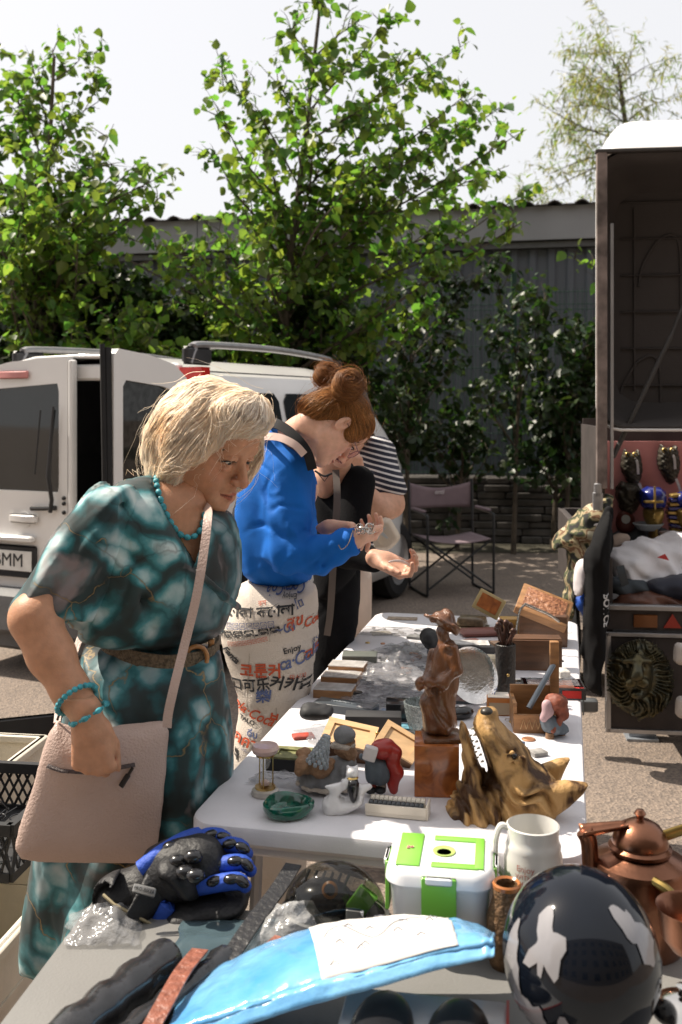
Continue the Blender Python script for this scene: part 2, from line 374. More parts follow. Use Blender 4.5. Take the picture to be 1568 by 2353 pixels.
# low wall of stacked grey blocks
rw = thing('block_wall', 'low weathered wall of stacked grey stone blocks below the shed', 'wall', (0, 0, 0))
bm_ = mat('block', (.085,.078,.072), .95, var=.5, vs=5, bump=.8, bs=16)
m_ = MB(); z = 0
for row in range(9):
    x = -10+random.random(); hh = .08
    while x < 9:
        l = random.uniform(.15, .6); y = 11.25-.1*x+random.uniform(-.03, .03)+row*.015
        m_.box((x+l/2, y+.2, z+hh/2), (l-.008, .4, hh-random.uniform(.002,.014)), Matrix.Rotation(R(-5.5), 3, 'Z'), bev=.014); x += l
    z += hh
m_.build('blocks', bm_, rw)
# wire mesh fence with green posts
fn = thing('mesh_fence', 'green welded wire mesh fence with slim posts in front of the shed', 'fence', (0, 0, 0))
gm = mat('fence_green', (.02,.05,.035), .5, .3)
fy = lambda x: 11.75-.1*x
m_ = MB()
x = -8.0
while x < 7: m_.tube([(x, fy(x), .7), (x, fy(x), 2.86)], .0035, 4, caps=False); x += .05
for z in [.75, .95, 1.2, 1.45, 1.7, 1.95, 2.2, 2.45, 2.62, 2.68, 2.82]:
    m_.tube([(-8, fy(-8), z), (7, fy(7), z)], .0045, 4, caps=False)
m_.build('wire_mesh', gm, fn)
for x in (-5.6, -3.1, -.6, 1.98, 4.5):
    p = MB(); p.box((x, fy(x)-.03, 1.55), (.06, .05, 3.0), bev=.006); p.box((x, fy(x)-.06, 1.83), (.05,.02,.02)); p.build('post', gm, fn)

# ---------------------------------------------------------------- trees
def leafmat(name, c, c2, tl=.5):
    m = mat(name, c, .42, var=.2, vs=1.3, col2=c2, spec=.45, vcol=True, det=2); n = m.node_tree; L = n.links; b = n.nodes['Principled BSDF']; o = n.nodes['Material Output']
    t = n.nodes.new('ShaderNodeBsdfTranslucent'); src = b.inputs['Base Color'].links[0].from_socket
    mx = n.nodes.new('ShaderNodeMix'); mx.data_type = 'RGBA'; mx.blend_type = 'MULTIPLY'; mx.inputs[0].default_value = 1; mx.inputs[7].default_value = (2.9, 3.1, 1.5, 1)
    L.new(src, mx.inputs[6]); L.new(mx.outputs[2], t.inputs[0])
    ms = n.nodes.new('ShaderNodeMixShader'); ms.inputs[0].default_value = tl; L.new(b.outputs[0], ms.inputs[1]); L.new(t.outputs[0], ms.inputs[2]); L.new(ms.outputs[0], o.inputs[0]); return m
LT = np.array([(0,0,0), (.30,.12,.06), (.46,.42,.10), (.27,.78,.03), (0,1.08,-.10), (-.27,.78,.03), (-.46,.42,.10), (-.30,.12,.06), (0,.5,-.02)])
LF = [(0,1,2,8), (8,2,3,4), (8,4,5,6), (0,8,6,7)]
LN = np.array([(0,0,0), (.10,.3,.03), (0,1.3,-.1), (-.10,.3,.03)]); LNF = [(0,1,2,3)]
def leaves(name, pts, dirs, sizes, m, parent, rng, droop=.9, tmpl=LT, tf=LF):
    kk = 2 if m is lm2 else 1; pts = np.repeat(np.array(pts), kk, 0)+rng.normal(0, .02, (len(pts)*kk, 3)); dirs = np.repeat(np.array(dirs), kk, 0); sizes = np.repeat(np.array(sizes), kk)*rng.uniform(.85, 1.2, len(pts)); n = len(pts); d = np.array(dirs)*.6+rng.normal(0, .45, (n, 3)); d[:, 2] -= droop*rng.random(n)*1.3
    d /= np.linalg.norm(d, axis=1)[:, None]; h = rng.normal(0, .55, (n, 3))+np.array([0, 0, 1.0]); h -= d*(h*d).sum(1)[:, None]; h /= np.linalg.norm(h, axis=1)[:, None]
    s = np.cross(d, h); sz = np.array(sizes)[:, None, None]; V = pts[:, None, :]+sz*(s[:, None, :]*tmpl[None, :, 0:1]+d[:, None, :]*tmpl[None, :, 1:2]+h[:, None, :]*tmpl[None, :, 2:3])
    k = len(tmpl); Fc = (np.array(tf)[None]+np.arange(n)[:, None, None]*k).reshape(-1, 4)
    c = np.repeat(rng.uniform(.65, 1.25, n), k)[:, None]*np.array([1, 1, 1]); c[:, 0] *= np.repeat(rng.uniform(.75, 1.5, n), k)
    return np_obj(name, (V.reshape(-1, 3), Fc), m, parent, cols=c)
bark = mat('bark', (.07,.055,.04), .9, var=.4, vs=12, bump=.8, bs=30)
def tree(name, label, cat, trunk, limbs, lm, seed, lsize=.1, dens=1.0, sub=9, group=None, spread=.34, tmpl=LT, tf=LF, rad=.05, subl=(.35,.75), twigs=3):
    """trunk: list of world points; limbs: list of (fraction along the trunk, tip). Leaves sit along shoots off each limb."""
    rng = np.random.default_rng(seed); rd = random.Random(seed); t = thing(name, label, cat, tuple(trunk[0]), group=group)
    wood = MB(); tr = spline(trunk, 6); rs = [rad*(1-.75*i/len(tr)) for i in range(len(tr))]; wood.tube(tr, rs, 7); L = []; D = []; Z = []
    def shoot(a, b, r0, n, curve=.12, lv=True):
        a = Vector(a); b = Vector(b); l = (b-a).length; mid = lerp(a, b, .5)+Vector((rd.uniform(-1,1), rd.uniform(-1,1), rd.uniform(-.3,1)))*l*curve
        p = spline([a, mid, b], 5); wood.tube(p, [r0*(1-.8*i/(len(p)-1)) for i in range(len(p))], 4, caps=False)
        if lv:
            for i in range(n):
                q = .15+.85*i/max(n-1, 1)+rd.uniform(-.03,.03); q = min(max(q, 0), .999); j = int(q*(len(p)-1)); pt = lerp(p[j], p[j+1], q*(len(p)-1)-j)
                side = (b-a).cross(Vector((0,0,1))).normalized()*(1 if i % 2 else -1); dr = (b-a).normalized()*.6+side*.8
                L.append(pt+Vector([rd.gauss(0,.012) for _ in range(3)])); D.append(dr); Z.append(lsize*rd.uniform(.6, 1.15)*(1-.35*q if q > .85 else 1))
        return p
    for (f, tip) in limbs:
        j = min(int(f*(len(tr)-1)), len(tr)-2); a = lerp(tr[j], tr[j+1], f*(len(tr)-1)-j); tip = Vector(tip); l = (tip-a).length
        p = shoot(a, tip, rad*.45*max(.25, 1-f)+.004, int(9*dens*l), .10)
        for s_ in range(int(sub*l*dens)):
            q = rd.uniform(.12, .97); j = min(int(q*(len(p)-1)), len(p)-2); c = lerp(p[j], p[j+1], q*(len(p)-1)-j)
            dr = (tip-a).normalized()*.8+Vector((rd.gauss(0,1), rd.gauss(0,1), rd.gauss(.25,.7))).normalized()*.95; dr.normalize()
            ln = rd.uniform(*subl)*spread*2*(1.15-q*.7); e = c+dr*ln; pp = shoot(c, e, .006, max(3, int(ln*16*dens)), .15)
            for k in range(twigs-1):
                if rd.random() < .6:
                    c2 = pp[rd.randrange(1, len(pp)-1)]; d2 = dr*.6+Vector((rd.gauss(0,1), rd.gauss(0,1), rd.gauss(0,.8))).normalized()*.8; shoot(c2, c2+d2.normalized()*ln*.6, .004, max(3, int(ln*12*dens)), .2)
    wood.build('trunk', bark, t, world=True)
    leaves('crown', [tuple(q) for q in L], [tuple(q) for q in D], Z, lm, t, rng, tmpl=tmpl, tf=tf); return t, len(L)
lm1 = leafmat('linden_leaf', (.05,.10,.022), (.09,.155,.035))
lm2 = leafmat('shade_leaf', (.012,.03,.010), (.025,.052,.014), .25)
lm3 = leafmat('willow_leaf', (.11,.14,.06), (.16,.19,.08), .35)
d0 = 9.0
def tips(lst, d, jit=.5, seed=1):
    r_ = random.Random(seed); return [P(u, v, d+r_.uniform(-jit, jit)) for u, v in lst]
ct = [P(668, 1330, 9.2), P(662, 1000, 9.15), P(655, 760, 9.1), P(672, 560, 9.0), P(700, 330, 9.0), P(735, 20, 9.0)]
tl_ = [(.99,(735,8)), (.9,(660,70)), (.93,(850,30)), (.85,(905,15)), (.8,(940,120)), (.8,(1080,95)), (.72,(470,165)), (.75,(590,140)), (.7,(1020,150)), (.66,(500,245)), (.64,(1170,235)), (.62,(1080,210)), (.6,(490,345)), (.56,(1205,300)), (.56,(1050,290)),
       (.52,(515,405)), (.5,(1170,380)), (.5,(940,330)), (.46,(1240,418)), (.46,(1000,400)), (.42,(560,480)), (.42,(900,470)), (.4,(480,520)), (.36,(1080,500)), (.36,(270,540)), (.36,(380,560)), (.33,(400,690)), (.33,(820,540)), (.33,(1000,590)),
       (.3,(300,600)), (.3,(500,600)), (.3,(1200,510)), (.28,(760,660)), (.26,(480,660)), (.25,(900,690)), (.24,(590,700)), (.22,(1000,700)), (.2,(520,740)), (.2,(820,760)), (.62,(600,300)), (.6,(820,250)), (.55,(620,380)), (.72,(780,150)), (.5,(780,420)), (.45,(850,380)), (.6,(700,240)),(.38,(700,480)),(.4,(620,540))]
tt = tips([q[1] for q in tl_], 8.85, .9, 4)
_, n1 = tree('linden_tree', 'tall bright green young tree in the middle rising above the shed roof', 'tree', ct, [(q[0], tt[i]) for i, q in enumerate(tl_)], lm1, 11, .098, 1.12, 7.2, 'trees in front of the shed', rad=.055)
lt = [P(60, 1300, 9.0), P(70, 1000, 9), P(90, 700, 8.9), P(110, 420, 8.9), P(125, 130, 8.9)]
ll = [(.99,(120,110)), (.9,(70,150)), (.95,(190,130)), (.85,(35,160)), (.8,(235,180)), (.75,(10,190)), (.7,(262,285)), (.66,(170,250)), (.62,(30,290)), (.6,(325,365)), (.58,(-60,260)), (.55,(410,385)), (.52,(230,380)), (.5,(375,450)), (.5,(-80,380)), (.46,(290,470)), (.44,(60,440)), (.42,(180,480)), (.4,(-40,500)), (.38,(240,500)),
      (.5,(140,400)), (.36,(60,560)), (.33,(110,620)), (.3,(20,640)), (.66,(90,320)), (.3,(180,560)), (.6,(110,360)), (.46,(-120,460)), (.45,(100,500))]
tt = tips([q[1] for q in ll], 8.8, .8, 5)
tree('linden_tree', 'green leafy tree at the left edge above the white van', 'tree', lt, [(q[0], tt[i]) for i, q in enumerate(ll)], lm1, 12, .098, 1.12, 8, 'trees in front of the shed', rad=.05)
def shrub(label, base, tipl, d, seed, dens=1.0, lm=lm2, rad=.03, group='dark bushes along the fence', jit=.5):
    b = P(base[0], base[1], d); b.z = 0; top = P(base[0]+20, min(q[1] for q in tipl), d)
    rd = random.Random(seed); tt = tips(tipl, d, jit, seed); z0 = max(top.z, 1)
    tree('leafy_bush', label, 'bush', [b, lerp(b, top, .4), lerp(b, top, .8)], [(min(.95, max(.15, (t.z-.4)/z0)), t) for t in tt], lm, seed, .1, dens*1.05, 10.5, group, rad=rad, spread=.5)
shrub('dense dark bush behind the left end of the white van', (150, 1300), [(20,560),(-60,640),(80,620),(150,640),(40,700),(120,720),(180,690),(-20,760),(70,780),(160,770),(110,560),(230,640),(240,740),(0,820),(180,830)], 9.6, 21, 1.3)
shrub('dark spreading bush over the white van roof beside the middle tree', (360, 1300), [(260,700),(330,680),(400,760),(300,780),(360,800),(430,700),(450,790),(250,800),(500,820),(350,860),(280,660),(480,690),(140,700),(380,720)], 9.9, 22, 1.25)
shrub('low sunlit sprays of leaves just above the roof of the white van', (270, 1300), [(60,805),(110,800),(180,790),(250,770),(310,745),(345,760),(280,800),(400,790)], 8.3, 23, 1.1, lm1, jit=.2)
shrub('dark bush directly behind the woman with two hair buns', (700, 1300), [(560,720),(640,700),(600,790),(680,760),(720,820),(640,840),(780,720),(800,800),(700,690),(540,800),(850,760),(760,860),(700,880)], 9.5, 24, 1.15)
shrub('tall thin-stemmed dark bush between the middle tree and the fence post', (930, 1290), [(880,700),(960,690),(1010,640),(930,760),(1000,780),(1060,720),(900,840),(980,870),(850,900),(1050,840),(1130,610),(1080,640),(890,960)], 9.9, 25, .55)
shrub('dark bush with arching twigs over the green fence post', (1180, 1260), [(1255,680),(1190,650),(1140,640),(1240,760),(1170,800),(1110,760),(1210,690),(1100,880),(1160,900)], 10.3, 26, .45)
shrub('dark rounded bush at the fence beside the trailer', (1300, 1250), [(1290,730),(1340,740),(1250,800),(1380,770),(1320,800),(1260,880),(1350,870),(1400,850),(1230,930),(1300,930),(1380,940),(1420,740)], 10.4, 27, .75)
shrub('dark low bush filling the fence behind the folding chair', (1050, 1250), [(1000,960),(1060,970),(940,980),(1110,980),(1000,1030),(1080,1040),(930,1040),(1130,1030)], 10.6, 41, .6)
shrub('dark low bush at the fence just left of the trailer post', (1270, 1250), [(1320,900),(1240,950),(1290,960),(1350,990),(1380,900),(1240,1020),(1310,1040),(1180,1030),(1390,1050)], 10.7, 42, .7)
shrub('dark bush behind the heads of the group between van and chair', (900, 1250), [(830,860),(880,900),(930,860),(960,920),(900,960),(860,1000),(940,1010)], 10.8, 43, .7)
bt = [P(1500, 700, 8.6), P(1470, 640, 8.6), P(1400, 620, 8.6)]; bt[0].z = 0
tree('leafy_bush', 'single leafy twig poking out from behind the open trailer lid', 'bush', [bt[0], Vector((2.6, 8.6, 1.6)), bt[1]], [(.95, P(1305,590,8.6)), (.9, P(1340,620,8.5))], lm1, 28, .09, .6, 5, 'dark bushes along the fence', rad=.02, spread=.2)
wt = [P(1480, 900, 24), P(1470, 500, 24), P(1440, 300, 24), P(1420, 150, 24)]; wt[0].z = 0
wl = [(.97,(1400,95)), (.9,(1350,170)), (.92,(1460,100)), (.9,(1555,130)), (.85,(1330,110)), (.8,(1275,160)), (.8,(1520,200)), (.75,(1300,230)), (.7,(1270,250)), (.75,(1440,200)), (.7,(1380,260)), (.65,(1280,310)), (.62,(1340,340)), (.6,(1245,240)), (.6,(1480,280)), (.55,(1300,400)), (.5,(1260,400)), (.5,(1350,430)), (.55,(1420,380)), (.52,(1220,460)), (.7,(1560,230)), (.45,(1370,470)), (.5,(1500,380)), (.62,(1400,320)), (.78,(1350,200))]
tt = tips([q[1] for q in wl], 24, 1.5, 6)
tree('willow_tree', 'pale feathery tree far behind the shed above the trailer', 'tree', wt, [(q[0], tt[i]) for i, q in enumerate(wl)], lm3, 31, .20, .9, 4.0, rad=.12, spread=.8, subl=(.5,1.1), tmpl=LN, tf=LNF)
ft = [P(1200, 900, 34), P(1200, 600, 34), P(1205, 460, 34)]; ft[0].z = 0
tree('willow_tree', 'faint small treetop just over the shed roof left of the trailer', 'tree', ft, [(.9, P(1160,450,34)), (.9, P(1200,430,34)), (.85, P(1240,440,34)), (.8, P(1180,470,34)), (.8, P(1310,455,34)), (.8,P(1270,450,34))], lm3, 32, .24, .6, 3.5, rad=.1, spread=.8, subl=(.5,1.1), tmpl=LN, tf=LNF)
# a tree outside the frame to the left: its shade lies on the yard
ot = [Vector((-5.2, 10.2, 0)), Vector((-5.2, 10.2, 2)), Vector((-5.3, 10.2, 4.5)), Vector((-5.2, 10.2, 6.2))]
tree('linden_tree', 'tree standing left of the picture', 'tree', ot, [(f_, Vector((-5.2+1.9*math.cos(a_), 10.2+1.3*math.sin(a_), z_))) for f_, a_, z_ in [(.4+.02*i, i*2.4, 2.4+.13*i) for i in range(28)]], lm1, 33, .12, .8, 6, 'trees in front of the shed', rad=.07)

# ================================================================ WHITE VAN
vp = mat('van_paint', (.74,.73,.72), .3, 0, var=.07, vs=1.6, coat=.6)
blk = mat('black_plastic', (.018,.018,.02), .5, var=.2, bump=.05)
rub = mat('black_rubber', (.012,.012,.013), .75)
dgl = mat('dark_glass', (.012,.016,.018), .04, spec=.9, var=.2, vs=3)
redl = mat('red_lens', (.55,.02,.012), .15, coat=.5, var=.2, vs=30)
van = thing('parked_van', 'white van seen from behind with one rear door swung open', 'van', (-.742, 5.3, 0), R(-24.8))
def vsec(y):    # right half outline of the body at station y (x = 0 right side, centre at -.83)
    t = y; ro = 1.80 if y < 2.3 else 1.80-(y-2.3)*.95
    if y > 2.3: ro = max(ro, 1.02-(y-3.0)*.25)
    nose = max(0, y-2.75); ins = .0 if y < 2.6 else min(.5, (y-2.6)**2*.35)
    rear = .03*(1-min(y/.15, 1)); th = (ro-1.0)/.8
    p = [(-.02-ins, .22), (0-ins-rear, .36), (.012-ins-rear, .7), (-.005-ins-rear, .98), (-.06*th-ins-rear, 1.0+.28*max(th,.05)), (-.12*th-ins-rear, 1.0+.58*max(th,.05)), (-.17*th-ins-rear-.005, ro-.11*max(th,.1)), (-.30-.1*th, ro-.035), (-.55, ro-.005), (-.83, ro)]
    return p
sts = [0, .05, .15, .5, 1.0, 1.5, 2.0, 2.3, 2.45, 2.6, 2.75, 2.9, 3.05, 3.2, 3.35, 3.5, 3.62]
vs = []; fs = []; k_ = 19
for y in sts:
    p = vsec(y); full = p+[(-1.66-a, b) for a, b in reversed(p[:-1])]; vs += [(a, y, b) for a, b in full]
for i in range(len(sts)-1):
    for j in range(k_-1): fs.append((i*k_+j, (i+1)*k_+j, (i+1)*k_+j+1, i*k_+j+1))
b0 = (len(sts)-1)*k_; fs.append(tuple(b0+j for j in range(k_)))
m_ = MB(); m_.add(vs, fs); bo = m_.build('body', vp, van, thick=.02)
m_ = MB(); m_.box((-.83, 1.0, .40), (1.56, 1.96, .05)); m_.box((-.83, 1.9, 1.0), (1.5, .04, 1.3)); m_.box((-.83, 1.0, 1.715), (1.2, 1.7, .02)); m_.box((-.2, 1.0, 1.45), (.02, 1.7, .5), Matrix.Rotation(R(-8), 3, 'Y')); m_.box((-1.46, 1.0, 1.45), (.02, 1.7, .5), Matrix.Rotation(R(8), 3, 'Y')); m_.box((-.09, .9, .8), (.03,1.7,.8)); m_.box((-1.57, .9, .8), (.03,1.7,.8)); m_.box((-.5,1.2,.75),(.5,.5,.6), bev=.06); m_.build('cargo_lining', mat('van_inside', (.03,.03,.032), .8), van)
m_ = MB(); m_.box((-.83, -.06, .36), (1.62, .2, .26), bev=.05); m_.box((-.83, -.02, .2), (1.5, .1, .14), bev=.03); m_.build('bumper', mat('bumper_grey', (.10,.10,.105), .6, bump=.1), van)
# side glass, laid 4 mm proud of the skin
def sideglass(y0, y1, z0, z1, name='side_window', cut=0):
    m = MB(); xx = lambda z: -.12*((z-1.0)/.58)+.012 if z > 1 else .012
    poly = [(y0+.03, z0), (y1-.03, z0), (y1, z0+.04), (y1-cut, z1-.05), (y1-cut-.05, z1), (y0+.05, z1), (y0, z1-.05), (y0, z0+.04)]
    a = [(xx(z), y, z) for y, z in poly]; b = [(xx(z)+.006, y, z) for y, z in poly]; n = len(poly)
    m.add(a+b, [tuple(range(n)), tuple(reversed(range(n, 2*n)))]+[(i, n+i, n+(i+1)%n, (i+1)%n) for i in range(n)]); return m.build(name, dgl, van, smooth=False)
sideglass(.28, 1.05, 1.10, 1.60); sideglass(1.12, 1.90, 1.10, 1.60); sideglass(1.98, 2.62, 1.08, 1.54, cut=.3)
for s_ in (0, 1):      # roof rails
    x = -.22 if s_ == 0 else -1.44; m_ = MB(); pts = [(x, .22, 1.765), (x, .27, 1.84), (x, .36, 1.87), (x, 1.2, 1.885), (x, 1.95, 1.86), (x, 2.05, 1.83), (x, 2.1, 1.77)]
    m_.tube(spline(pts, 4), .03, 8, flat=.7); rl = m_.build('roof_rail', mat('rail_grey', (.25,.25,.26), .4, .3), van)
    for y in (.25, 2.05): q = MB(); q.box((x, y+.06, 1.805), (.05, .26, .10), bev=.03); q.build('rail_foot', blk, rl)
# tail lights
for x in (.0, -1.63):
    m_ = MB(); m_.add([(x-.09, -.012, 1.02), (x+.06, -.012, 1.02), (x+.06, .05, 1.02), (x-.09, .05, 1.02), (x-.13, .0, 1.73), (x+.01, .0, 1.73), (x+.01, .08, 1.73), (x-.13, .08, 1.73)], [(0,1,5,4),(1,2,6,5),(2,3,7,6),(3,0,4,7),(4,5,6,7),(3,2,1,0)])
    m_.build('tail_light', redl, van)
# rear frame posts
m_ = MB(); m_.box((-.12, .03, 1.0), (.10, .07, 1.3), bev=.015); m_.box((-1.56, .03, 1.0), (.09, .07, 1.3), bev=.015); m_.box((-.83, .04, 1.71), (1.36, .07, .09), bev=.02); m_.build('rear_frame', vp, van)
def leaf_outline(w, sgn): # closed leaf outline: x from 0 (hinge side) to -w ; top corner rounded at the hinge side
    return [(0, .42), (0, 1.15), (-.02, 1.38), (-.055, 1.55), (-.11, 1.67), (-.20, 1.735), (-.38, 1.775), (-w, 1.80), (-w, .42)]
def door_leaf(name, w, hinge, rz, mirror, label):
    o = bpy.data.objects.new(name, None); COL.objects.link(o); o.parent = van; o.location = hinge; o.rotation_euler = (0, 0, rz); o['label'] = label
    f = -1 if mirror else 1; lo = leaf_outline(w, 1); wz0, wz1 = 1.04, 1.62
    win = [(-.07, wz0), (-.07, 1.3), (-.11, 1.48), (-.17, 1.58), (-.27, wz1), (-w+.06, wz1+.03), (-w+.06, wz0)]
    # panel as an outer ring with a real window hole: bridge the two outlines
    def ring(y): return [(f*x, y, z) for x, z in lo], [(f*x, y, z) for x, z in win]
    N = 72
    def resample(p):
        p = [Vector(q) for q in p]; cen = Vector((f*(-w/2), p[0].y, 1.32)); out = []
        L_ = [(p[i]-p[(i+1) % len(p)]).length for i in range(len(p))]
        for k in range(N):
            a = 2*math.pi*k/N; d = Vector((math.cos(a), 0, math.sin(a))); best = None
            for i in range(len(p)):
                q, r = p[i], p[(i+1) % len(p)]; e = r-q; den = d.x*e.z-d.z*e.x
                if abs(den) < 1e-9: continue
                t = ((q.x-cen.x)*e.z-(q.z-cen.z)*e.x)/den; s = ((q.x-cen.x)*d.z-(q.z-cen.z)*d.x)/den
                if t > 0 and -1e-6 <= s <= 1+1e-6 and (best is None or t > best): best = t
            out.append(cen+d*best)
        return out
    a, b = ring(0); a2, b2 = ring(-.05); A, B, A2, B2 = [resample(q) for q in (a, b, a2, b2)]
    m = MB(); m.add(A+B+A2+B2, [(i, (i+1)%N, N+(i+1)%N, N+i) for i in range(N)]+[(2*N+i, 3*N+i, 3*N+(i+1)%N, 2*N+(i+1)%N) for i in range(N)]+[(i, 2*N+i, 2*N+(i+1)%N, (i+1)%N) for i in range(N)]+[(N+i, N+(i+1)%N, 3*N+(i+1)%N, 3*N+i) for i in range(N)])
    m.build('door_panel', vp, o, angle=50)
    g_ = MB(); bb = [q+Vector((0, .02, 0)) for q in B2]; cc = [q+Vector((0, .03, 0)) for q in B2]; g_.add(bb+cc, [tuple(range(N)), tuple(reversed(range(N, 2*N)))]); return o, g_
lw = .80
dl, g_ = door_leaf('rear_door', lw, (-1.63, -.01, 0), 0, True, 'closed rear door with a wiper and number plate')
# closed left leaf keeps its origin at the left hinge and runs to the right
g_.build('rear_window', dgl, dl, smooth=False)
m_ = MB(); m_.box((.42, -.062, 1.70), (.22, .02, .045), bev=.012); m_.build('brake_light', mat('pink_lens', (.6,.25,.24), .3), dl)
m_ = MB(); m_.tube([(.70, -.075, .93), (.72, -.085, 1.0), (.70, -.09, 1.12)], .012, 8); m_.tube([(.695, -.085, 1.12), (.735, -.09, 1.52)], [.018, .008], 8, flat=.6); m_.tube([(.60, -.085, 1.14), (.645, -.09, 1.50)], .0045, 6); m_.tube([(.56, -.07, .945), (.735, -.07, .955)], .014, 8); m_.build('wiper', blk, dl)
m_ = MB(); m_.box((.50, -.066, .885), (.2, .03, .05), bev=.014); m_.lathe([(0,0),(.045,0),(.045,.006),(0,.008)], 16, (.50,-.052,.875), Matrix.Rotation(R(90), 3, 'X')); m_.build('door_handle', mat('handle_white', (.7,.69,.68), .3, coat=.5), dl)
m_ = MB(); m_.box((.28, -.06, .64), (.62, .03, .18), bev=.02); m_.build('plate_recess', blk, dl)
m_ = MB(); m_.box((.28, -.075, .77), (.60, .05, .04), bev=.014); m_.build('trim_strip', mat('handle_white', (.7,.69,.68)), dl)
pl = MB(); pl.box((.31, -.079, .645), (.52, .006, .115), bev=.003); plo = pl.build('number_plate', mat('plate_white', (.72,.72,.7), .4), dl)
m_ = MB(); m_.box((.31, -.078, .565), (.52,.006,.02)); m_.build('plate_holder', rub, dl)
def text_mesh(name, s, size, m, parent, M, font=None, shear=0, bold=0, align='CENTER', fn=None, space=1.0, ext=.0015, xs=1.0):
    c = bpy.data.curves.new(name, 'FONT'); c.body = s; c.size = size; c.align_x = align; c.align_y = 'CENTER'; c.shear = shear; c.offset = bold; c.extrude = ext if fn is None else 0; c.space_character = space; c.resolution_u = 3
    o = bpy.data.objects.new(name, c); COL.objects.link(o); bpy.context.view_layer.update()
    me = bpy.data.meshes.new_from_object(o.evaluated_get(bpy.context.evaluated_depsgraph_get())); bpy.data.objects.remove(o); bpy.data.curves.remove(c)
    for v in me.vertices:
        co = Vector((v.co.x*xs, v.co.y, v.co.z)); v.co = fn(co) if fn else M@co
    me.materials.clear(); me.name = name; return link(name, me, m, parent)
ink = mat('black_ink', (.02,.02,.022), .6)
text_mesh('plate_text', '920 BMM', .105, ink, plo, Matrix.Translation((.31, -.083, .645))@Matrix.Rotation(R(90), 4, 'X'), bold=.0)
m_ = MB(); m_.box((lw+.02, -.03, 1.1), (.03, .05, 1.36), bev=.01); m_.build('door_edge', vp, dl)
m_ = MB(); [m_.ball((lw-.02, -.056, z), .012) for z in (.93, .98, 1.01)]; m_.build('bolt', rub, dl)
m_ = MB(); m_.box((.80, -.058, .82), (.05, .004, .08)); m_.build('sticker', mat('sticker_grey', (.35,.38,.35), .5, var=.5, vs=60), dl)
# open right leaf: hinge at the right post, swung out towards the yard
dr_, g_ = door_leaf('rear_door', .62, (-.03, -.02, 0), R(82), False, 'open rear door swung outwards')
g_.build('rear_window', glassy('van_glass', (.30,.33,.33), .02, .62, gloss_col=(.01,.012,.012)), dr_, smooth=False)
m_ = MB(); m_.tube([(-.63, -.02, .45), (-.635, -.03, 1.2), (-.635, -.02, 1.80)], .024, 8, flat=.8); m_.tube([(-.66, -.03, .45), (-.665, -.035, 1.2), (-.665, -.02, 1.815)], .012, 8); m_.build('door_seal', rub, dr_)
m_ = MB(); m_.box((-.45, -.012, 1.10), (.16, .004, .12), bev=.004); m_.build('window_sticker', mat('sticker_yellow', (.55,.42,.12), .5, var=.5, vs=12, col2=(.3,.45,.5)), dr_)
# mirror, wheels
m_ = MB(); m_.ball((.13, 2.22, 1.06), (.10, .07, .085)); mi = m_.build('side_mirror', blk, van); m_ = MB(); m_.box((.12, 2.155, 1.065), (.14, .01, .115), bev=.03); m_.build('mirror_glass', mat('mirror', (.5,.6,.62), .03, 1), mi)
def wheel(x, y, s):
    o = bpy.data.objects.new('wheel', None); COL.objects.link(o); o.parent = van; o.location = (x, y, .30); M = Matrix.Rotation(R(90), 3, 'Y')
    m = MB(); m.lathe([(.2,-.09),(.27,-.095),(.30,-.07),(.305,0),(.30,.07),(.27,.095),(.2,.09)], 32, rot=M, cap=False); m.build('tyre', rub, o)
    m = MB(); m.lathe([(0,.07*s),(.05,.075*s),(.17,.06*s),(.2,.085*s),(.205,.04*s),(.2,-.05*s)], 24, rot=M); m.build('rim', mat('rim', (.45,.45,.46), .35, .7), o)
for x, s_ in ((-.12, 1), (-1.54, -1)): wheel(x, .75, s_); wheel(x if s_ > 0 else x, 2.95, s_)
m_ = MB(); m_.box((-.83, 1.7, .28), (1.3, 3.1, .12)); m_.build('underbody', rub, van)

# ================================================================ FOLDING CHAIR
ch = thing('folding_chair', 'dark folding camp chair with a faded pink canvas seat in front of the block wall', 'chair', (.90, 8.25, 0), R(14))
tb = mat('chair_tube', (.03,.032,.035), .35, .4); cv = mat('chair_canvas', (.19,.14,.155), .9, var=.1, vs=8)
W_, D_, = .56, .46
for sx in (-1, 1):
    x = sx*W_/2; m_ = MB(); loop = spline([(x, -D_/2, .0+.015), (x, -D_/2+.0, .3), (x, -D_/2, .60), (x, -D_/2+.05, .655), (x, D_/2-.05, .665)], 5); m_.tube(loop, .011, 8)
    m_.tube(spline([(x, -D_/2, .02), (x, -D_/2+.06, .012), (x, D_/2-.06, .012), (x, D_/2, .06), (x, D_/2, .5), (x, D_/2+.02, .90)], 5), .011, 8); m_.build('side_frame', tb, ch)
    m_ = MB(); m_.box((x, 0, .675), (.035, .30, .022), bev=.009); m_.build('armrest', cv, ch)
for y in (-D_/2+.02, D_/2-.02):
    m_ = MB(); m_.tube([(-W_/2, y, .05), (W_/2-.03, y, .43)], .009, 8); m_.tube([(W_/2, y+.02, .05), (-W_/2+.03, y+.02, .43)], .009, 8); m_.build('cross_brace', tb, ch)
for x in (-W_/2+.03, W_/2-.03):
    m_ = MB(); m_.tube([(x, -D_/2, .44), (x, D_/2, .44)], .010, 8); m_.build('seat_rail', tb, ch)
m_ = MB(); m_.grid(lambda a, b: ((a-.5)*(W_-.04), (b-.5)*D_, .452-.03*math.sin(a*math.pi)), 12, 6); m_.build('seat', cv, ch, thick=.006)
m_ = MB(); m_.grid(lambda a, b: ((a-.5)*W_, D_/2+.02+.05*math.sin(a*math.pi), .66+b*(.22-.055*math.sin(a*math.pi))), 14, 6); m_.build('backrest', cv, ch, thick=.006)
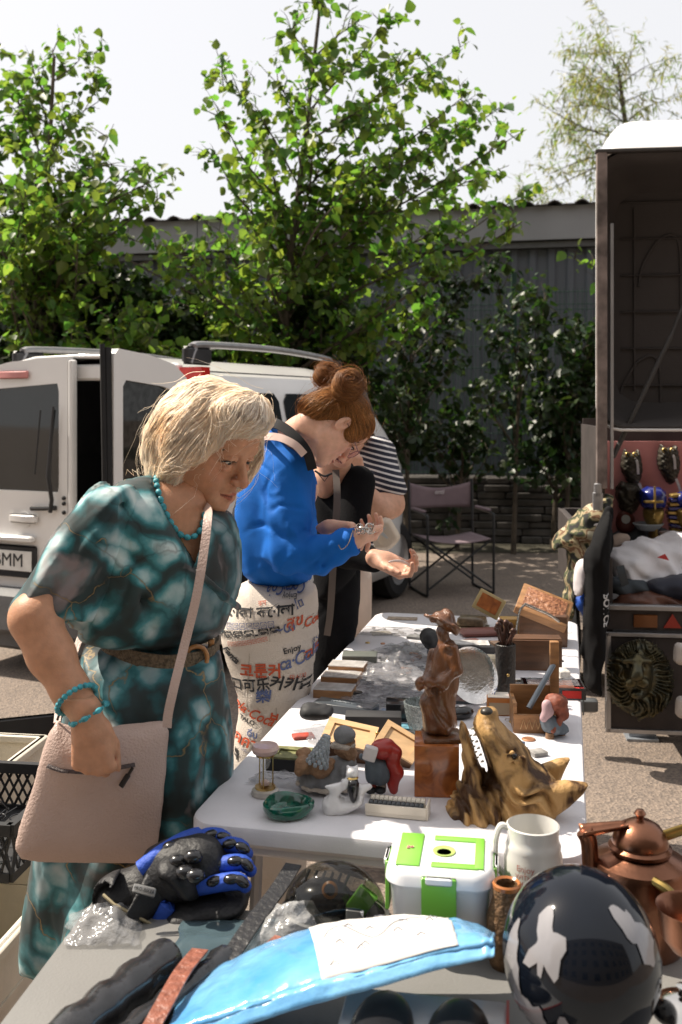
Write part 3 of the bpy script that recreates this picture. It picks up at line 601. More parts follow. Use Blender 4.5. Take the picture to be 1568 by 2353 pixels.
text_mesh('back_logo', 'enti', .055, mat('logo_pale', (.5,.45,.46), .8), ch, Matrix.Translation((.0, D_/2+.055, .79))@Matrix.Rotation(R(90), 4, 'X'), shear=.3, bold=.001)
# unseen block of flats added behind the viewer to cut skylight; shows in reflections
ap = thing('added_apartment_block', 'unseen block of flats added behind the viewer to block sky light', 'building', (0, -9, 0)); k = MB(); k.box((0, -4, 7), (44, 8, 14)); k.build('wall', mat('added_block_grey', (.13,.115,.10), .9, var=.15, vs=1), ap)
k = MB(); [k.box((-19+i*3.4, .02, 2+j*3.1), (1.5, .06, 1.5)) for i in range(12) for j in range(4)]; o_ = k.build('added_block_window_glass', dgl, ap); o_['kind'] = 'stuff'
# ================================================================ PEOPLE
from mathutils.bvhtree import BVHTree
def skinmat(name, c, fr=.25):
    m = mat(name, c, .48, var=.10, vs=60, bump=.12, bs=260, sss=.25, spec=.4, vcol=True); return m
skA = skinmat('skin_tan', (.50,.26,.155)); skB = skinmat('skin_fair', (.70,.42,.31)); skC = skinmat('skin_warm', (.58,.33,.23))
eyew = mat('eye_white', (.55,.5,.46), .25, var=.05); iris = mat('eye_iris', (.03,.035,.03), .15)
browm = mat('brow', (.12,.07,.045), .8)
def headM(yaw, pitch, roll, c, s=1.0):
    return Matrix.Translation(c)@Matrix.Rotation(R(yaw), 4, 'Z')@Matrix.Rotation(R(pitch), 4, 'X')@Matrix.Rotation(R(roll), 4, 'Y')@Matrix.Scale(s, 4)
def head_mesh(res=.0024, age=0, full=1.0, eyes=.5, neck=1):
    """a head facing +Y, eye line at z=0; returns verts, faces, colours (local)"""
    f = Fld((-.10,-.125,-.20), (.10,.14,.135), res)
    f.ell((0,-.014,.032), (.073,.093,.086)); f.ell((0,.03,-.025), (.060*full,.058,.078), k=.03)
    for s in (-1, 1):
        f.ell((s*.038,.048,-.032), (.026*full,.026,.026), k=.02); f.cap((s*.05,-.005,-.06), (s*.014,.068,-.098), .018*full, .016, k=.03)
        f.ell((s*.052,.01,-.055), (.018*full,.03,.03), k=.03)
    f.ell((0,.076,-.098), (.019,.015,.014), k=.018); f.ell((0,.073,-.064), (.027,.022,.022), k=.018)
    f.cap((-.036,.079,.02), (.036,.079,.02), .010, k=.02); f.ell((0,.07,.05), (.05,.025,.035), k=.03)
    for s in (-1, 1): f.ell((s*.033,.094,.0), (.019,.016,.012), k=.012, op='-')
    f.cap((0,.084,.012), (0,.110,-.034), .0075, .0105, k=.012); f.ell((0,.111,-.036), (.011,.010,.009), k=.006)
    for s in (-1, 1):
        f.ell((s*.012,.100,-.040), (.008,.010,.008), k=.005); f.ell((s*.007,.104,-.047), (.004,.006,.004), k=.003, op='-')
        f.chain([(s*.016,.084,.003), (s*.026,.0885,.0085-.003*eyes), (s*.036,.086,.0075-.003*eyes), (s*.048,.074,.001)], [.0035,.0055,.0055,.003], k=.004)
        f.chain([(s*.017,.083,-.003), (s*.031,.0855,-.009), (s*.046,.075,-.004)], [.003,.0042,.003], k=.004)
        M = Matrix.Rotation(R(18*s), 3, 'Z')@Matrix.Rotation(R(-14), 3, 'X')
        f.ell((s*.078,-.008,-.004), (.007,.019,.031), M, k=.006); f.ell((s*.083,-.002,-.0), (.006,.010,.017), M, k=.004, op='-')
    f.chain([(-.024,.083,-.0685), (-.010,.0935,-.0655), (0,.0945,-.0665), (.010,.0935,-.0655), (.024,.083,-.0685)], [.002,.0048,.0042,.0048,.002], k=.004)
    f.chain([(-.021,.083,-.073), (0,.0935,-.0765), (.021,.083,-.073)], [.002,.006,.002], k=.004)
    f.chain([(-.024,.0865,-.0705), (0,.0995,-.0705), (.024,.0865,-.0705)], [.0012,.0016,.0012], k=.003, op='-')
    if age:
        for s in (-1, 1):
            f.chain([(s*.016,.100,-.043), (s*.027,.088,-.058), (s*.032,.078,-.078)], .0018, k=.006, op='-')
            f.ell((s*.032,.074,-.082), (.012,.012,.014), k=.012); f.ell((s*.033,.0845,-.0165), (.013,.006,.005), k=.006)
            f.cap((s*.05,.074,.004), (s*.062,.064,.010), .001, k=.004, op='-'); f.cap((s*.05,.073,-.003), (s*.061,.064,-.006), .001, k=.004, op='-')
        for z in (.040, .050): f.cap((-.03,.096,z), (.03,.096,z), .001, k=.004, op='-')
        f.ell((0,.035,-.115), (.035,.035,.018), k=.02)
    if neck: f.cap((0,-.03,-.04), (0,-.045,-.19), .052, .056, k=.03)
    else: f.cap((0,-.03,-.03), (0,-.045,-.075), .052, .045, k=.03)
    V, Fc = f.mesh(1)
    c = np.ones((len(V), 3)); x, y, z = V.T
    lip = (y > .078) & (np.abs(x) < .026) & (np.abs(z+.0705) < .0095*(1-np.abs(x)/.032))
    c[lip] = (.80,.48,.48); sl_ = lip & (np.abs(z+.0705) < .0018); c[sl_] = (.35,.2,.2)
    ck = np.exp(-(((np.abs(x)-.045)/.02)**2+((z+.03)/.022)**2))*(y > .02); c[:, 1] -= ck*.12; c[:, 2] -= ck*.12
    ns = np.exp(-((x/.018)**2+((z+.038)/.014)**2))*(y > .09); c[:, 1] -= ns*.10; c[:, 2] -= ns*.10
    nos = (np.abs(np.abs(x)-.007) < .0035) & (np.abs(z+.047) < .004) & (y > .095); c[nos] = (.3,.2,.2)
    fr = (np.abs(np.abs(x)-.033) < .02) & (np.abs(z+.001) < .005) & (y > .07); c[fr] *= .72
    return V, Fc, c
def xform(V, M): A = np.array(M); return V@A[:3, :3].T+A[:3, 3]
def eyes(M, parent, look=(0, -.25), r=.0122):
    for s in (-1, 1):
        c = Vector((s*.032, .0755, .0005)); m = MB(); m.ball(M@c, r*M.median_scale, 16, 12); e = m.build('eye', eyew, parent, world=True)
        d = Vector((look[0], 1, look[1])).normalized(); m = MB(); m.ball(M@(c+d*(r*.62)), .0062*M.median_scale, 12, 8); m.build('iris', iris, e, world=False)
        for v in e.children: v.location = (0, 0, 0)
        me = e.children[0].data; l = parent.location
        for v in me.vertices: v.co -= l
        m = MB(); p = [M@Vector((s*x, y, z)) for x, y, z in ((.016,.0905,.020), (.030,.0925,.0265), (.044,.083,.0255), (.054,.071,.019))]; m.tube(spline(p, 4), .0028, 6, flat=.8); m.build('eyebrow', browm, parent, world=True)
        m = MB(); p = [M@Vector((s*x, y, z)) for x, y, z in ((.018,.089,.0005), (.030,.0925,.0035), (.042,.0875,.002), (.050,.077,-.003))]; m.tube(spline(p, 4), .0016, 5); m.build('eyelash', mat('lash', (.02,.015,.012), .8), parent, world=True)
def hand(f, W, d, pn, side, curls, sc=1.0, thumb=(.5,.6,.5), tl=1.0, spread=.06, k=.006):
    """adds a hand to field f: W wrist, d towards the fingers, pn out of the palm, side=+1 puts the thumb on d x pn"""
    d = Vector(d).normalized(); pn = Vector(pn); pn = (pn-d*pn.dot(d)).normalized(); l = d.cross(pn)*side; W = Vector(W); g = lambda a, b, c: tuple(W+(d*a+l*b+pn*c)*sc)
    f.cap(g(-.02,0,0), g(.02,0,0), .024*sc, .026*sc, k=.01)
    offs = [.030, .010, -.010, -.028]; ml = [.088, .092, .087, .078]; ph = [(.042,.025,.021), (.047,.029,.022), (.043,.027,.021), (.034,.020,.018)]
    for i in range(4): f.cap(g(.012, offs[i]*.55, 0), g(ml[i], offs[i], 0), .0165*sc, .0115*sc, k=.012)
    f.ell(g(.05,.0,.006), (.03*sc,)*3, k=.012) if False else None
    f.cap(g(.02,.018,.010), g(.055,.026,.008), .015*sc, .011*sc, k=.014); f.cap(g(.02,-.018,.008), g(.06,-.022,.006), .013*sc, .010*sc, k=.014)
    for i in range(4):
        p = W+(d*ml[i]+l*offs[i])*sc; cur = d+l*((1.5-i)*spread); a = 0; rr = [.0098,.0088,.0080,.0070]
        if i == 3: rr = [x*.88 for x in rr]
        for j in range(3):
            a += R(curls[i][j]); q = (cur.normalized()*math.cos(a)+pn*math.sin(a)); n_ = p+q*ph[i][j]*sc; f.cap(tuple(p), tuple(n_), rr[j]*sc, rr[j+1]*sc, k=k if j == 0 else .003); p = n_
    t0 = W+(d*.022+l*.024+pn*.006)*sc; td = (d*thumb[0]+l*thumb[1]+pn*thumb[2]).normalized(); t1 = t0+td*.042*sc; t2d = (td*.85+d*.45).normalized(); t2 = t1+t2d*.030*sc*tl; t3 = t2+(t2d*.9+d*.3).normalized()*.024*sc*tl
    f.chain([tuple(t0), tuple(t1), tuple(t2), tuple(t3)], [.0145*sc, .0115*sc, .0100*sc, .0082*sc], k=.008)
def hairdo(name, shell, m, parent, flow, n, steps=9, step=.014, w=.0010, lift=.003, seed=1, curl=.0, region=None, stray=.04, base=(1,1,1), tone=(.6,1.3), wave=0):
    """hair: the shell surface with thousands of combed strands laid over it"""
    rng = random.Random(seed); V, Fc = shell; bvh = BVHTree.FromPolygons([tuple(v) for v in V], [tuple(int(i) for i in q) for q in Fc])
    out = []; fs = []; cols = []; nV = len(V); cnt = 0
    while cnt < n:
        p = Vector(V[rng.randrange(nV)])
        if region and not region(p): continue
        cnt += 1; pts = []; st = rng.random() < stray; h = lift*rng.uniform(.2, 1.3)*(3.5 if st else 1); jd = Vector((rng.gauss(0,.25), rng.gauss(0,.25), rng.gauss(0,.25)))*(2.2 if st else .55); ln = step*rng.uniform(.6, 1.35); nrm = Vector((0,0,1))
        for i in range(steps):
            loc, nrm, _, _ = bvh.find_nearest(p)
            if loc is None: break
            hh = h*(1+(i/steps)**3*(2.5 if st else .8)); q = loc+nrm*(hh+(wave*(mnoise.noise(loc*26+Vector((seed, 0, 0)))+.6*mnoise.noise(loc*55)) if wave else 0)); pts.append(q)
            d = flow(loc)+jd; d = d-nrm*d.dot(nrm)
            if d.length < 1e-5: break
            p = loc+d.normalized()*ln
        if len(pts) < 4: continue
        b = nV+len(out); t = rng.uniform(*tone); wc = w*rng.uniform(.6, 1.6)*(.45 if st else 1); k = len(pts)
        for i, q in enumerate(pts):
            tg = (pts[min(i+1, k-1)]-pts[max(i-1, 0)])
            if tg.length < 1e-7: tg = Vector((0,0,1))
            fr = frame(tg, (.3,.2,1)); r_ = wc*(1-.75*(i/(k-1))**2)
            for a in (0, 2.09, 4.19): out.append(q+fr@Vector((math.cos(a)*r_, math.sin(a)*r_, 0)))
            cols += [(t*base[0], t*base[1], t*base[2])]*3
        for i in range(k-1):
            for a in range(3): fs.append((b+i*3+a, b+i*3+(a+1)%3, b+i*3+3+(a+1)%3, b+i*3+3+a))
    Va = np.concatenate([V, np.array([tuple(q) for q in out])]); Fa = np.concatenate([Fc, np.array(fs)]); ca = np.concatenate([np.ones((nV, 3))*(base[0]*(.85 if tone[0] > .7 else .6)), np.array(cols)])
    return np_obj(name, (Va, Fa), m, parent, cols=ca)
def hairmat(name, c, c2, tl=.25): return mat(name, c, .38, var=.1, vs=9, col2=c2, spec=.45, vcol=True, tl=tl, stretch=(1,1,.5))
def bvh_of(V, Fc): return BVHTree.FromPolygons([tuple(v) for v in V], [tuple(int(i) for i in q) for q in Fc])
def onto(b, u, v, d, off=.003):
    """the point of surface b met at picture position (u, v) when coming straight in at distance d"""
    x, z = (u-U0)/F*d, CH-(v-V0)/F*d; l, n, _, _ = b.ray_cast(Vector((x, d-.8, z)), Vector((0, 1, 0)))
    if l is None:
        l, n, _, _ = b.find_nearest(Vector((x, d, z)))
    return l+Vector((0, -1, 0))*off if n.y > -.3 else l+n*off
def folds(A, sx, sy, sz, seed=0, pw=1.0):
    def fn(x, y, z): return A*(N3(x*sx+seed, y*sy+seed*1.7, z*sz+seed*.3)+.45*N3(x*sx*2.1+5, y*sy*2.1+seed, z*sz*2.1))
    return fn

def creases(A, sx, sy, sz, seed=0, w=7.0):
    def fn(x, y, z):
        q = N3(x*sx+seed, y*sy+seed*1.3, z*sz+seed*.7)+.35*N3(x*sx*2.3+seed, y*sy*2.3, z*sz*2.3); g_ = np.clip(.5+1.2*N3(x*5+seed, y*5, z*5), 0, 1); return A*g_*np.maximum(0, 1-w*np.abs(q))
    return fn
# ---------------------------------------------------------------- woman in the teal dress
WA = thing('person', 'older woman with short blonde hair in a teal marbled dress, one hand at her bag', 'person', tuple(P(330, 930, 2.15).xy)+(0,))
hA = headM(-119, -23, -3, P(477, 1021, 2.22), 1.09)
V, Fc, hc = head_mesh(.0021, age=1, full=1.22); hv = xform(V, hA)
b = Fld((-.75, 1.75, -.01), (-.10, 2.45, 1.5), .0065)
nb = hA@Vector((0,-.045,-.15))
b.cap(tuple(nb), tuple(P(405,1170,2.18)), .056, .075, k=.02)
b.infl([(300,1105),(400,1090),(470,1160),(515,1200),(525,1400),(500,1480),(230,1480),(235,1200),(262,1120)], 2.17, .098, .12, gx=.42, k=.03, sm=2)
b.infl([(235,1470),(470,1470),(480,1600),(460,1800),(230,1800),(215,1600)], 2.18, .09, .10, k=.03, sm=2)
for (u, d) in ((285, 2.2), (400, 2.16)): b.chain([P(u,1750,d), P(u-5,2100,d), Vector((P(u-10,2100,d).x, d+.02, .08))], [.05,.045,.036], k=.03); b.chain([Vector((P(u-10,2100,d).x, d+.03, .045)), Vector((P(u-10,2100,d).x+.12, d-.06, .03))], [.04,.03], k=.03)
b.chain([P(275,1175,2.09), P(165,1310,2.03), P(82,1420,1.96)], [.05,.042,.046], k=.03)
b.chain([P(78,1420,1.95), P(118,1505,1.94), P(162,1585,1.92), P(196,1640,1.89)], [.047,.043,.034,.0285], k=.02)
bA = b.mesh(1)
h = Fld((-.62,1.72,.62), (-.42,2.0,.98), .0026)
h.chain([P(150,1560,1.925), P(196,1640,1.89)], [.039,.0285], k=.01)
hand(h, P(205,1655,1.885), (.10,-.02,-1), (.0,1,-.05), 1, [(72,45,20),(66,45,20),(66,45,20),(70,45,20)], 1.02, thumb=(.85,.30,.35), spread=.03)
hA_ = h.mesh(1)
cols = np.concatenate([np.ones((len(bA[0])+len(hA_[0]), 3)), hc])
np_obj('body', [bA, hA_, (hv, Fc)], skA, WA, cols=cols)
eyes(hA, WA, (.1,-.5))
# hair
def shellA():
    f = Fld((-.16,-.18,-.17), (.16,.15,.19), .0042)
    f.ell((0,-.014,.036), (.084,.100,.094)); f.ell((0,-.062,-.015), (.082,.052,.078), k=.04)
    for s in (-1, 1): f.ell((s*.070,-.012,-.025), (.034,.066,.080), k=.03)
    f.ell((.066,.005,-.05), (.022,.034,.05), k=.03); f.ell((-.07,.045,-.01), (.026,.040,.065), k=.03)
    f.ell((.0,.062,.092), (.075,.045,.040), k=.03)
    f.ell((.022,.148,-.030), (.076,.118,.086), k=.02, op='-'); f.ell((.075,.065,-.055), (.04,.05,.05), k=.015, op='-'); f.cap((0,.06,-.09), (0,.02,-.2), .062, .075, k=.02, op='-'); f.ell((0.02,.03,-.16), (.08,.08,.055), k=.02, op='-')
    f.disp(folds(.007, 18, 18, 11, 2)); V, Fc = f.mesh(1); return xform(V, hA), Fc
hmA = hairmat('hair_blonde', (1.0,.88,.72), (1.0,.96,.90), .55)
crA = hA@Vector((-.045,.045,.135)); hi = hA.to_3x3()
def flA(p):
    q = p-crA; return q.normalized()*.7+Vector((-.35,.05,-.75))*.75+Vector((mnoise.noise(p*22), mnoise.noise(p*22+Vector((5,1,2))), mnoise.noise(p*22+Vector((1,7,3)))))*.55
hairdo('hair', shellA(), hmA, WA, flA, 9000, 11, .0120, .0008, .0055, 5, stray=.012, tone=(.82,1.3), wave=.006)
# dress
def dressmat():
    m = bpy.data.materials.new('marbled_chiffon'); m.use_nodes = True; n = m.node_tree; L = n.links; bs = n.nodes['Principled BSDF']; bs.inputs['Roughness'].default_value = .55; bs.inputs['Sheen Weight'].default_value = .15
    tc = n.nodes.new('ShaderNodeTexCoord')
    def N(sc, det=3, dist=0, vec=None): q = n.nodes.new('ShaderNodeTexNoise'); q.inputs['Scale'].default_value = sc; q.inputs['Detail'].default_value = det; q.inputs['Distortion'].default_value = dist; L.new(vec or tc.outputs['Object'], q.inputs[0]); return q
    w1 = N(3.5, 4); mv = n.nodes.new('ShaderNodeVectorMath'); mv.operation = 'MULTIPLY_ADD'; L.new(w1.outputs['Color'], mv.inputs[0]); mv.inputs[1].default_value = (.26,.26,.26); w2 = N(16, 5); mv0 = n.nodes.new('ShaderNodeVectorMath'); mv0.operation = 'MULTIPLY_ADD'; L.new(w2.outputs['Color'], mv0.inputs[0]); mv0.inputs[1].default_value = (.055,.055,.055); L.new(tc.outputs['Object'], mv0.inputs[2]); L.new(mv0.outputs[0], mv.inputs[2])
    vo = n.nodes.new('ShaderNodeTexVoronoi'); vo.feature = 'F1'; vo.inputs['Scale'].default_value = 13; L.new(mv.outputs[0], vo.inputs[0])
    r = n.nodes.new('ShaderNodeValToRGB'); L.new(vo.outputs['Distance'], r.inputs[0]); e = r.color_ramp.elements
    e[0].position = .10; e[0].color = (.56,.69,.72,1); e[1].position = .9; e[1].color = (.012,.022,.022,1)
    for p, c in ((.30,(.27,.47,.51,1)), (.40,(.06,.26,.30,1)), (.50,(.014,.12,.14,1)), (.62,(.016,.042,.046,1))): x = e.new(p); x.color = c
    big = N(4.2, 2, .6); rb = n.nodes.new('ShaderNodeValToRGB'); L.new(big.outputs[0], rb.inputs[0]); rb.color_ramp.elements[0].position = .36; rb.color_ramp.elements[1].position = .62
    rb.color_ramp.elements[0].color = (.28,.33,.36,1); rb.color_ramp.elements[1].color = (1.25,1.2,1.15,1)
    mx = n.nodes.new('ShaderNodeMix'); mx.data_type = 'RGBA'; mx.blend_type = 'MULTIPLY'; mx.inputs[0].default_value = 1; L.new(r.outputs[0], mx.inputs[6]); L.new(rb.outputs[0], mx.inputs[7])
    # smoky brown-pink patches and fine gold veins
    pk = N(4.1, 3, .8, mv.outputs[0]); rp = n.nodes.new('ShaderNodeValToRGB'); L.new(pk.outputs[0], rp.inputs[0]); rp.color_ramp.elements[0].position = .54; rp.color_ramp.elements[0].color = (0,0,0,1); rp.color_ramp.elements[1].position = .64; rp.color_ramp.elements[1].color = (.75,.75,.75,1)
    m2 = n.nodes.new('ShaderNodeMix'); m2.data_type = 'RGBA'; L.new(rp.outputs[0], m2.inputs[0]); L.new(mx.outputs[2], m2.inputs[6]); m2.inputs[7].default_value = (.33,.26,.26,1)
    ve = n.nodes.new('ShaderNodeTexVoronoi'); ve.feature = 'DISTANCE_TO_EDGE'; ve.inputs['Scale'].default_value = 7; L.new(mv.outputs[0], ve.inputs[0])
    rg = n.nodes.new('ShaderNodeValToRGB'); L.new(ve.outputs[0], rg.inputs[0]); rg.color_ramp.elements[0].position = .0; rg.color_ramp.elements[0].color = (1,1,1,1); rg.color_ramp.elements[1].position = .011; rg.color_ramp.elements[1].color = (0,0,0,1)
    gm_ = N(6, 2); rm = n.nodes.new('ShaderNodeValToRGB'); L.new(gm_.outputs[0], rm.inputs[0]); rm.color_ramp.elements[0].position = .50; rm.color_ramp.elements[1].position = .56
    mm = n.nodes.new('ShaderNodeMath'); mm.operation = 'MULTIPLY'; L.new(rg.outputs[0], mm.inputs[0]); L.new(rm.outputs[0], mm.inputs[1])
    m3 = n.nodes.new('ShaderNodeMix'); m3.data_type = 'RGBA'; L.new(mm.outputs[0], m3.inputs[0]); L.new(m2.outputs[2], m3.inputs[6]); m3.inputs[7].default_value = (.32,.21,.07,1)
    rk = n.nodes.new('ShaderNodeValToRGB'); L.new(ve.outputs[0], rk.inputs[0]); rk.color_ramp.elements[0].position = .0; rk.color_ramp.elements[0].color = (.55,.55,.55,1); rk.color_ramp.elements[1].position = .035
    ml = n.nodes.new('ShaderNodeMix'); ml.data_type = 'RGBA'; ml.blend_type = 'MULTIPLY'; ml.inputs[0].default_value = 1; L.new(m2.outputs[2], ml.inputs[6]); L.new(rk.outputs[0], ml.inputs[7]); L.new(ml.outputs[2], m3.inputs[6])
    L.new(m3.outputs[2], bs.inputs['Base Color'])
    t = n.nodes.new('ShaderNodeBsdfTranslucent'); L.new(m3.outputs[2], t.inputs[0]); ms = n.nodes.new('ShaderNodeMixShader'); ms.inputs[0].default_value = .18
    L.new(bs.outputs[0], ms.inputs[1]); L.new(t.outputs[0], ms.inputs[2]); L.new(ms.outputs[0], n.nodes['Material Output'].inputs[0]); return m
g = Fld((-.80, 1.85, .30), (-.13, 2.50, 1.50), .0052)
g.infl([(305,1092),(258,1112),(226,1165),(214,1300),(208,1400),(200,1462),(350,1492),(500,1482),(528,1420),(552,1350),(550,1265),(538,1205),(524,1180),(490,1166),(400,1092)], 2.165, .135, .135, gx=.42, k=.02, sm=2)
g.infl([(205,1465),(500,1480),(517,1560),(536,1700),(540,1900),(530,2225),(300,2235),(66,2222),(60,2120),(84,1930),(105,1780),(150,1620),(182,1530)], 2.17, .17, .16, k=.02, sm=1)
g.disp(lambda x, y, z: (.006+.020*np.clip((.80-z)/.5, 0, 1))*np.sin(np.arctan2(x+.43+.03*np.sin(z*7), -(y-2.17))*8.0+2*np.sin(z*4))*(z < .98)*np.clip((.98-z)/.12, 0, 1), .06)
g.disp(folds(.0055, 22, 14, 7, 4), .05); g.disp(creases(.006, 13, 10, 5, 3), .05)
g.chain([P(440,1320,2.02), P(500,1380,2.07), P(540,1420,2.14)], .007, k=.02, op='-'); g.chain([P(455,1315,2.02), P(515,1370,2.08), P(548,1395,2.14)], .008, k=.015)
for a_, b_ in (((300,1280,2.02),(430,1370,2.0)), ((270,1350,2.04),(400,1420,2.02)), ((500,1430,2.06),(430,1380,2.02)), ((350,1440,2.03),(330,1370,2.02))): g.cap(P(*a_), P(*b_), .006, .002, k=.018, op='-')
# puffed sleeve
sf = Fld((-.80, 1.85, 1.02), (-.36, 2.3, 1.46), .0052)
sf.infl([(300,1105),(262,1108),(215,1120),(182,1160),(146,1208),(112,1258),(78,1318),(28,1386),(55,1412),(118,1442),(172,1452),(212,1440),(235,1390),(272,1330),(300,1240),(312,1160)], 2.03, .088, .085, gx=.25, k=.02, sm=1)
def slf(x, y, z):
    s_ = (x-z*.9); return .0075*np.sin(s_*62+3*N3(x*6, y*6, z*6)*1.2+y*20)+.004*N3(s_*70, y*14, (x+z)*6)
sf.disp(slf, .05); sf.chain([P(262,1112,2.08), P(285,1170,2.0), P(300,1240,1.99)], .006, k=.02, op='-')
sf.chain([P(40,1412,2.03), P(110,1452,1.99), P(190,1462,2.0)], [.03,.045,.03], k=.012, op='-')
sleeve = sf.mesh(1)
# neckline cut
def tri_cut(fl): fl.infl([(322,1010),(318,1090),(352,1150),(398,1230),(440,1316),(462,1240),(484,1150),(474,1010)], 2.05, .19, .012, gx=.30, k=.006, op='-', sm=0)
tri_cut(g); dressV = g.mesh(1); dm = dressmat()
np_obj('dress', [dressV, sleeve], dm, WA); bvD = bvh_of(*dressV)
# belt with a wooden ring buckle
bp_ = [onto(bvD, u, v, 2.17, .007) for u, v in [(204,1463),(225,1470),(260,1480),(300,1490),(350,1499),(400,1504),(440,1504),(470,1498),(497,1490)]]
back = [Vector((bp_[-1].x-.02, 2.29, bp_[-1].z)), Vector((-.42, 2.33, bp_[0].z)), Vector((bp_[0].x+.02, 2.26, bp_[0].z))]
m_ = MB(); m_.tube(spline(bp_+back+[bp_[0]], 4), .004, 8, xh=(0,0,1)); 
for i in range(len(m_.v)): pass
m_ = MB(); pts = spline(bp_+back+[bp_[0]], 5); n_ = len(pts)
vs = []
for p in pts:
    o_ = Vector((p.x+.43, p.y-2.18, 0)).normalized()*.003
    vs += [p+o_+Vector((0,0,.017)), p+o_-Vector((0,0,.017)), p-o_-Vector((0,0,.017)), p-o_+Vector((0,0,.017))]
m_.add(vs, [(i*4+k, i*4+(k+1)%4, (i+1)*4+(k+1)%4, (i+1)*4+k) for i in range(n_-1) for k in range(4)])
blt = m_.build('belt', mat('woven_belt', (.15,.11,.07), .8, var=.5, vs=160, bump=.8, bs=220), WA, world=True, angle=30)
wd = mat('buckle_wood', (.38,.17,.05), .35, var=.25, vs=20, coat=.4)
m_ = MB(); c_ = onto(bvD, 462, 1496, 2.17, .014); q = [c_+Vector((math.cos(a)*.024*(1 if abs(math.cos(a)) < .8 else .9), .25*math.cos(a)*.024, math.sin(a)*.026)) for a in [i*math.pi/10 for i in range(20)]]; m_.tube(q, .005, 8, closed=True); m_.build('buckle', wd, blt, world=False)
blt.children[0].data.transform(Matrix.Translation(-WA.location))
m_ = MB(); m_.box(onto(bvD, 489, 1488, 2.17, .012), (.014,.008,.052), Matrix.Rotation(R(35), 3, 'Z'), bev=.003); q = m_.build('belt_tip', wd, blt); q.data.transform(Matrix.Translation(-WA.location))
# beads
bvS = bvh_of(np.concatenate([bA[0], hv]), np.concatenate([bA[1], Fc+len(bA[0])]))
turq = mat('turquoise', (.045,.30,.36), .45, var=.45, vs=90, bump=.25, bs=120)
nk = [(366,1066),(368,1084),(372,1104),(381,1122),(388,1141),(396,1158),(404,1176),(414,1194),(425,1212),(438,1222),(452,1224),(465,1216),(471,1200),(474,1182),(475,1166)]
npx = [onto(bvS, u, v, 2.2, .007) for u, v in nk]
for i in range(1, len(npx)-1): npx[i] = npx[i]*.6+(npx[i-1]+npx[i+1])*.2
m_ = MB(); path = spline(npx, 12); acc = 0; last = path[0]; 
for i in range(1, len(path)):
    acc += (path[i]-path[i-1]).length
    if acc > .0166:
        acc = 0; t = (path[i]-path[i-1]).normalized(); m_.ball(path[i], (.0066,.0066,.0087), 10, 7, frame(t))
nkl = m_.build('necklace', turq, WA, world=True); nkl['label'] = 'turquoise bead necklace'
m_ = MB(); m_.tube([onto(bvS, u, v, 2.2, .003) for u, v in ((424,1200),(432,1225),(444,1250),(452,1262))], .0008, 5); m_.build('chain', mat('gold', (.7,.42,.12), .25, 1), WA, world=True)
def bracelet(c, ax, r, rb, n, nm, els=False, sq=1.0):
    fr = frame(ax); m = MB()
    for i in range(n):
        a = 2*math.pi*i/n; p = Vector(c)+fr@Vector((math.cos(a)*r, math.sin(a)*r*sq, 0)); t = fr@Vector((-math.sin(a), math.cos(a), 0))
        if els and i % 3: m.ball(p, rb*.55, 8, 6)
        else: m.ball(p, (rb, rb, rb*(1.6 if els else 1)), 10, 7, frame(t))
    o = m.build('bracelet', turq, WA, world=True); return o
bracelet(P(176,1607,1.90), P(205,1655,1.88)-P(160,1580,1.92), .0385, .0058, 22, 'a')
bracelet(P(205,1640,1.885), Vector((.55,.0,-1)), .038, .0055, 24, 'b', True, sq=.85)
# handbag
bag = thing('handbag', 'pale pink leather bag with a front zip worn by the woman in teal', 'handbag', tuple(P(210,1980,1.93)))
f = Fld(P(20,2020,2.1)-Vector((0,.35,0)), P(410,1600,2.1)+Vector((.02,0,.02)), .0045)
f.infl([(128,1652),(150,1664),(200,1692),(255,1680),(320,1672),(386,1664),(378,1780),(368,1900),(352,1990),(250,1988),(120,1972),(42,1952),(62,1860),(92,1760)], 1.965, .030, .06, gx=.20, gz=.05, k=.01, sm=1)
f.disp(folds(.006, 9, 9, 6, 9), .05)
f.disp(lambda x, y, z: -.018*np.exp(-((z-.86)/.07)**2-((x+.50)/.07)**2)*(y < 1.965), .06)
bagV = f.mesh(2); lea = mat('pink_leather', (.50,.37,.32), .42, var=.06, vs=6, bump=.35, bs=240, coat=.1); np_obj('bag_body', bagV, lea, bag); bvB = bvh_of(*bagV)
m_ = MB(); zp = [onto(bvB, u, v, 1.965, .003) for u, v in ((126,1741),(160,1748),(210,1752),(260,1752),(314,1748))]; m_.tube(zp, .0045, 6, flat=.5); m_.build('zip', mat('zip_dark', (.10,.08,.08), .5, bump=1, bs=300), bag, world=True)
m_ = MB(); a_, b_ = onto(bvB, 309, 1752, 1.965, .008), onto(bvB, 284, 1790, 1.965, .010); m_.tube([a_, b_], .003, 6); m_.box(lerp(a_, b_, .7), (.011,.004,.026), frame(b_-a_), bev=.002); m_.build('zip_pull', mat('gunmetal', (.07,.065,.065), .25, .9), bag, world=True)
m_ = MB(); m_.tube([onto(bvB, u, v, 1.965, .0015) for u, v in ((46,1952),(120,1974),(250,1990),(350,1991))], .0022, 6); m_.build('piping', lea, bag, world=True)
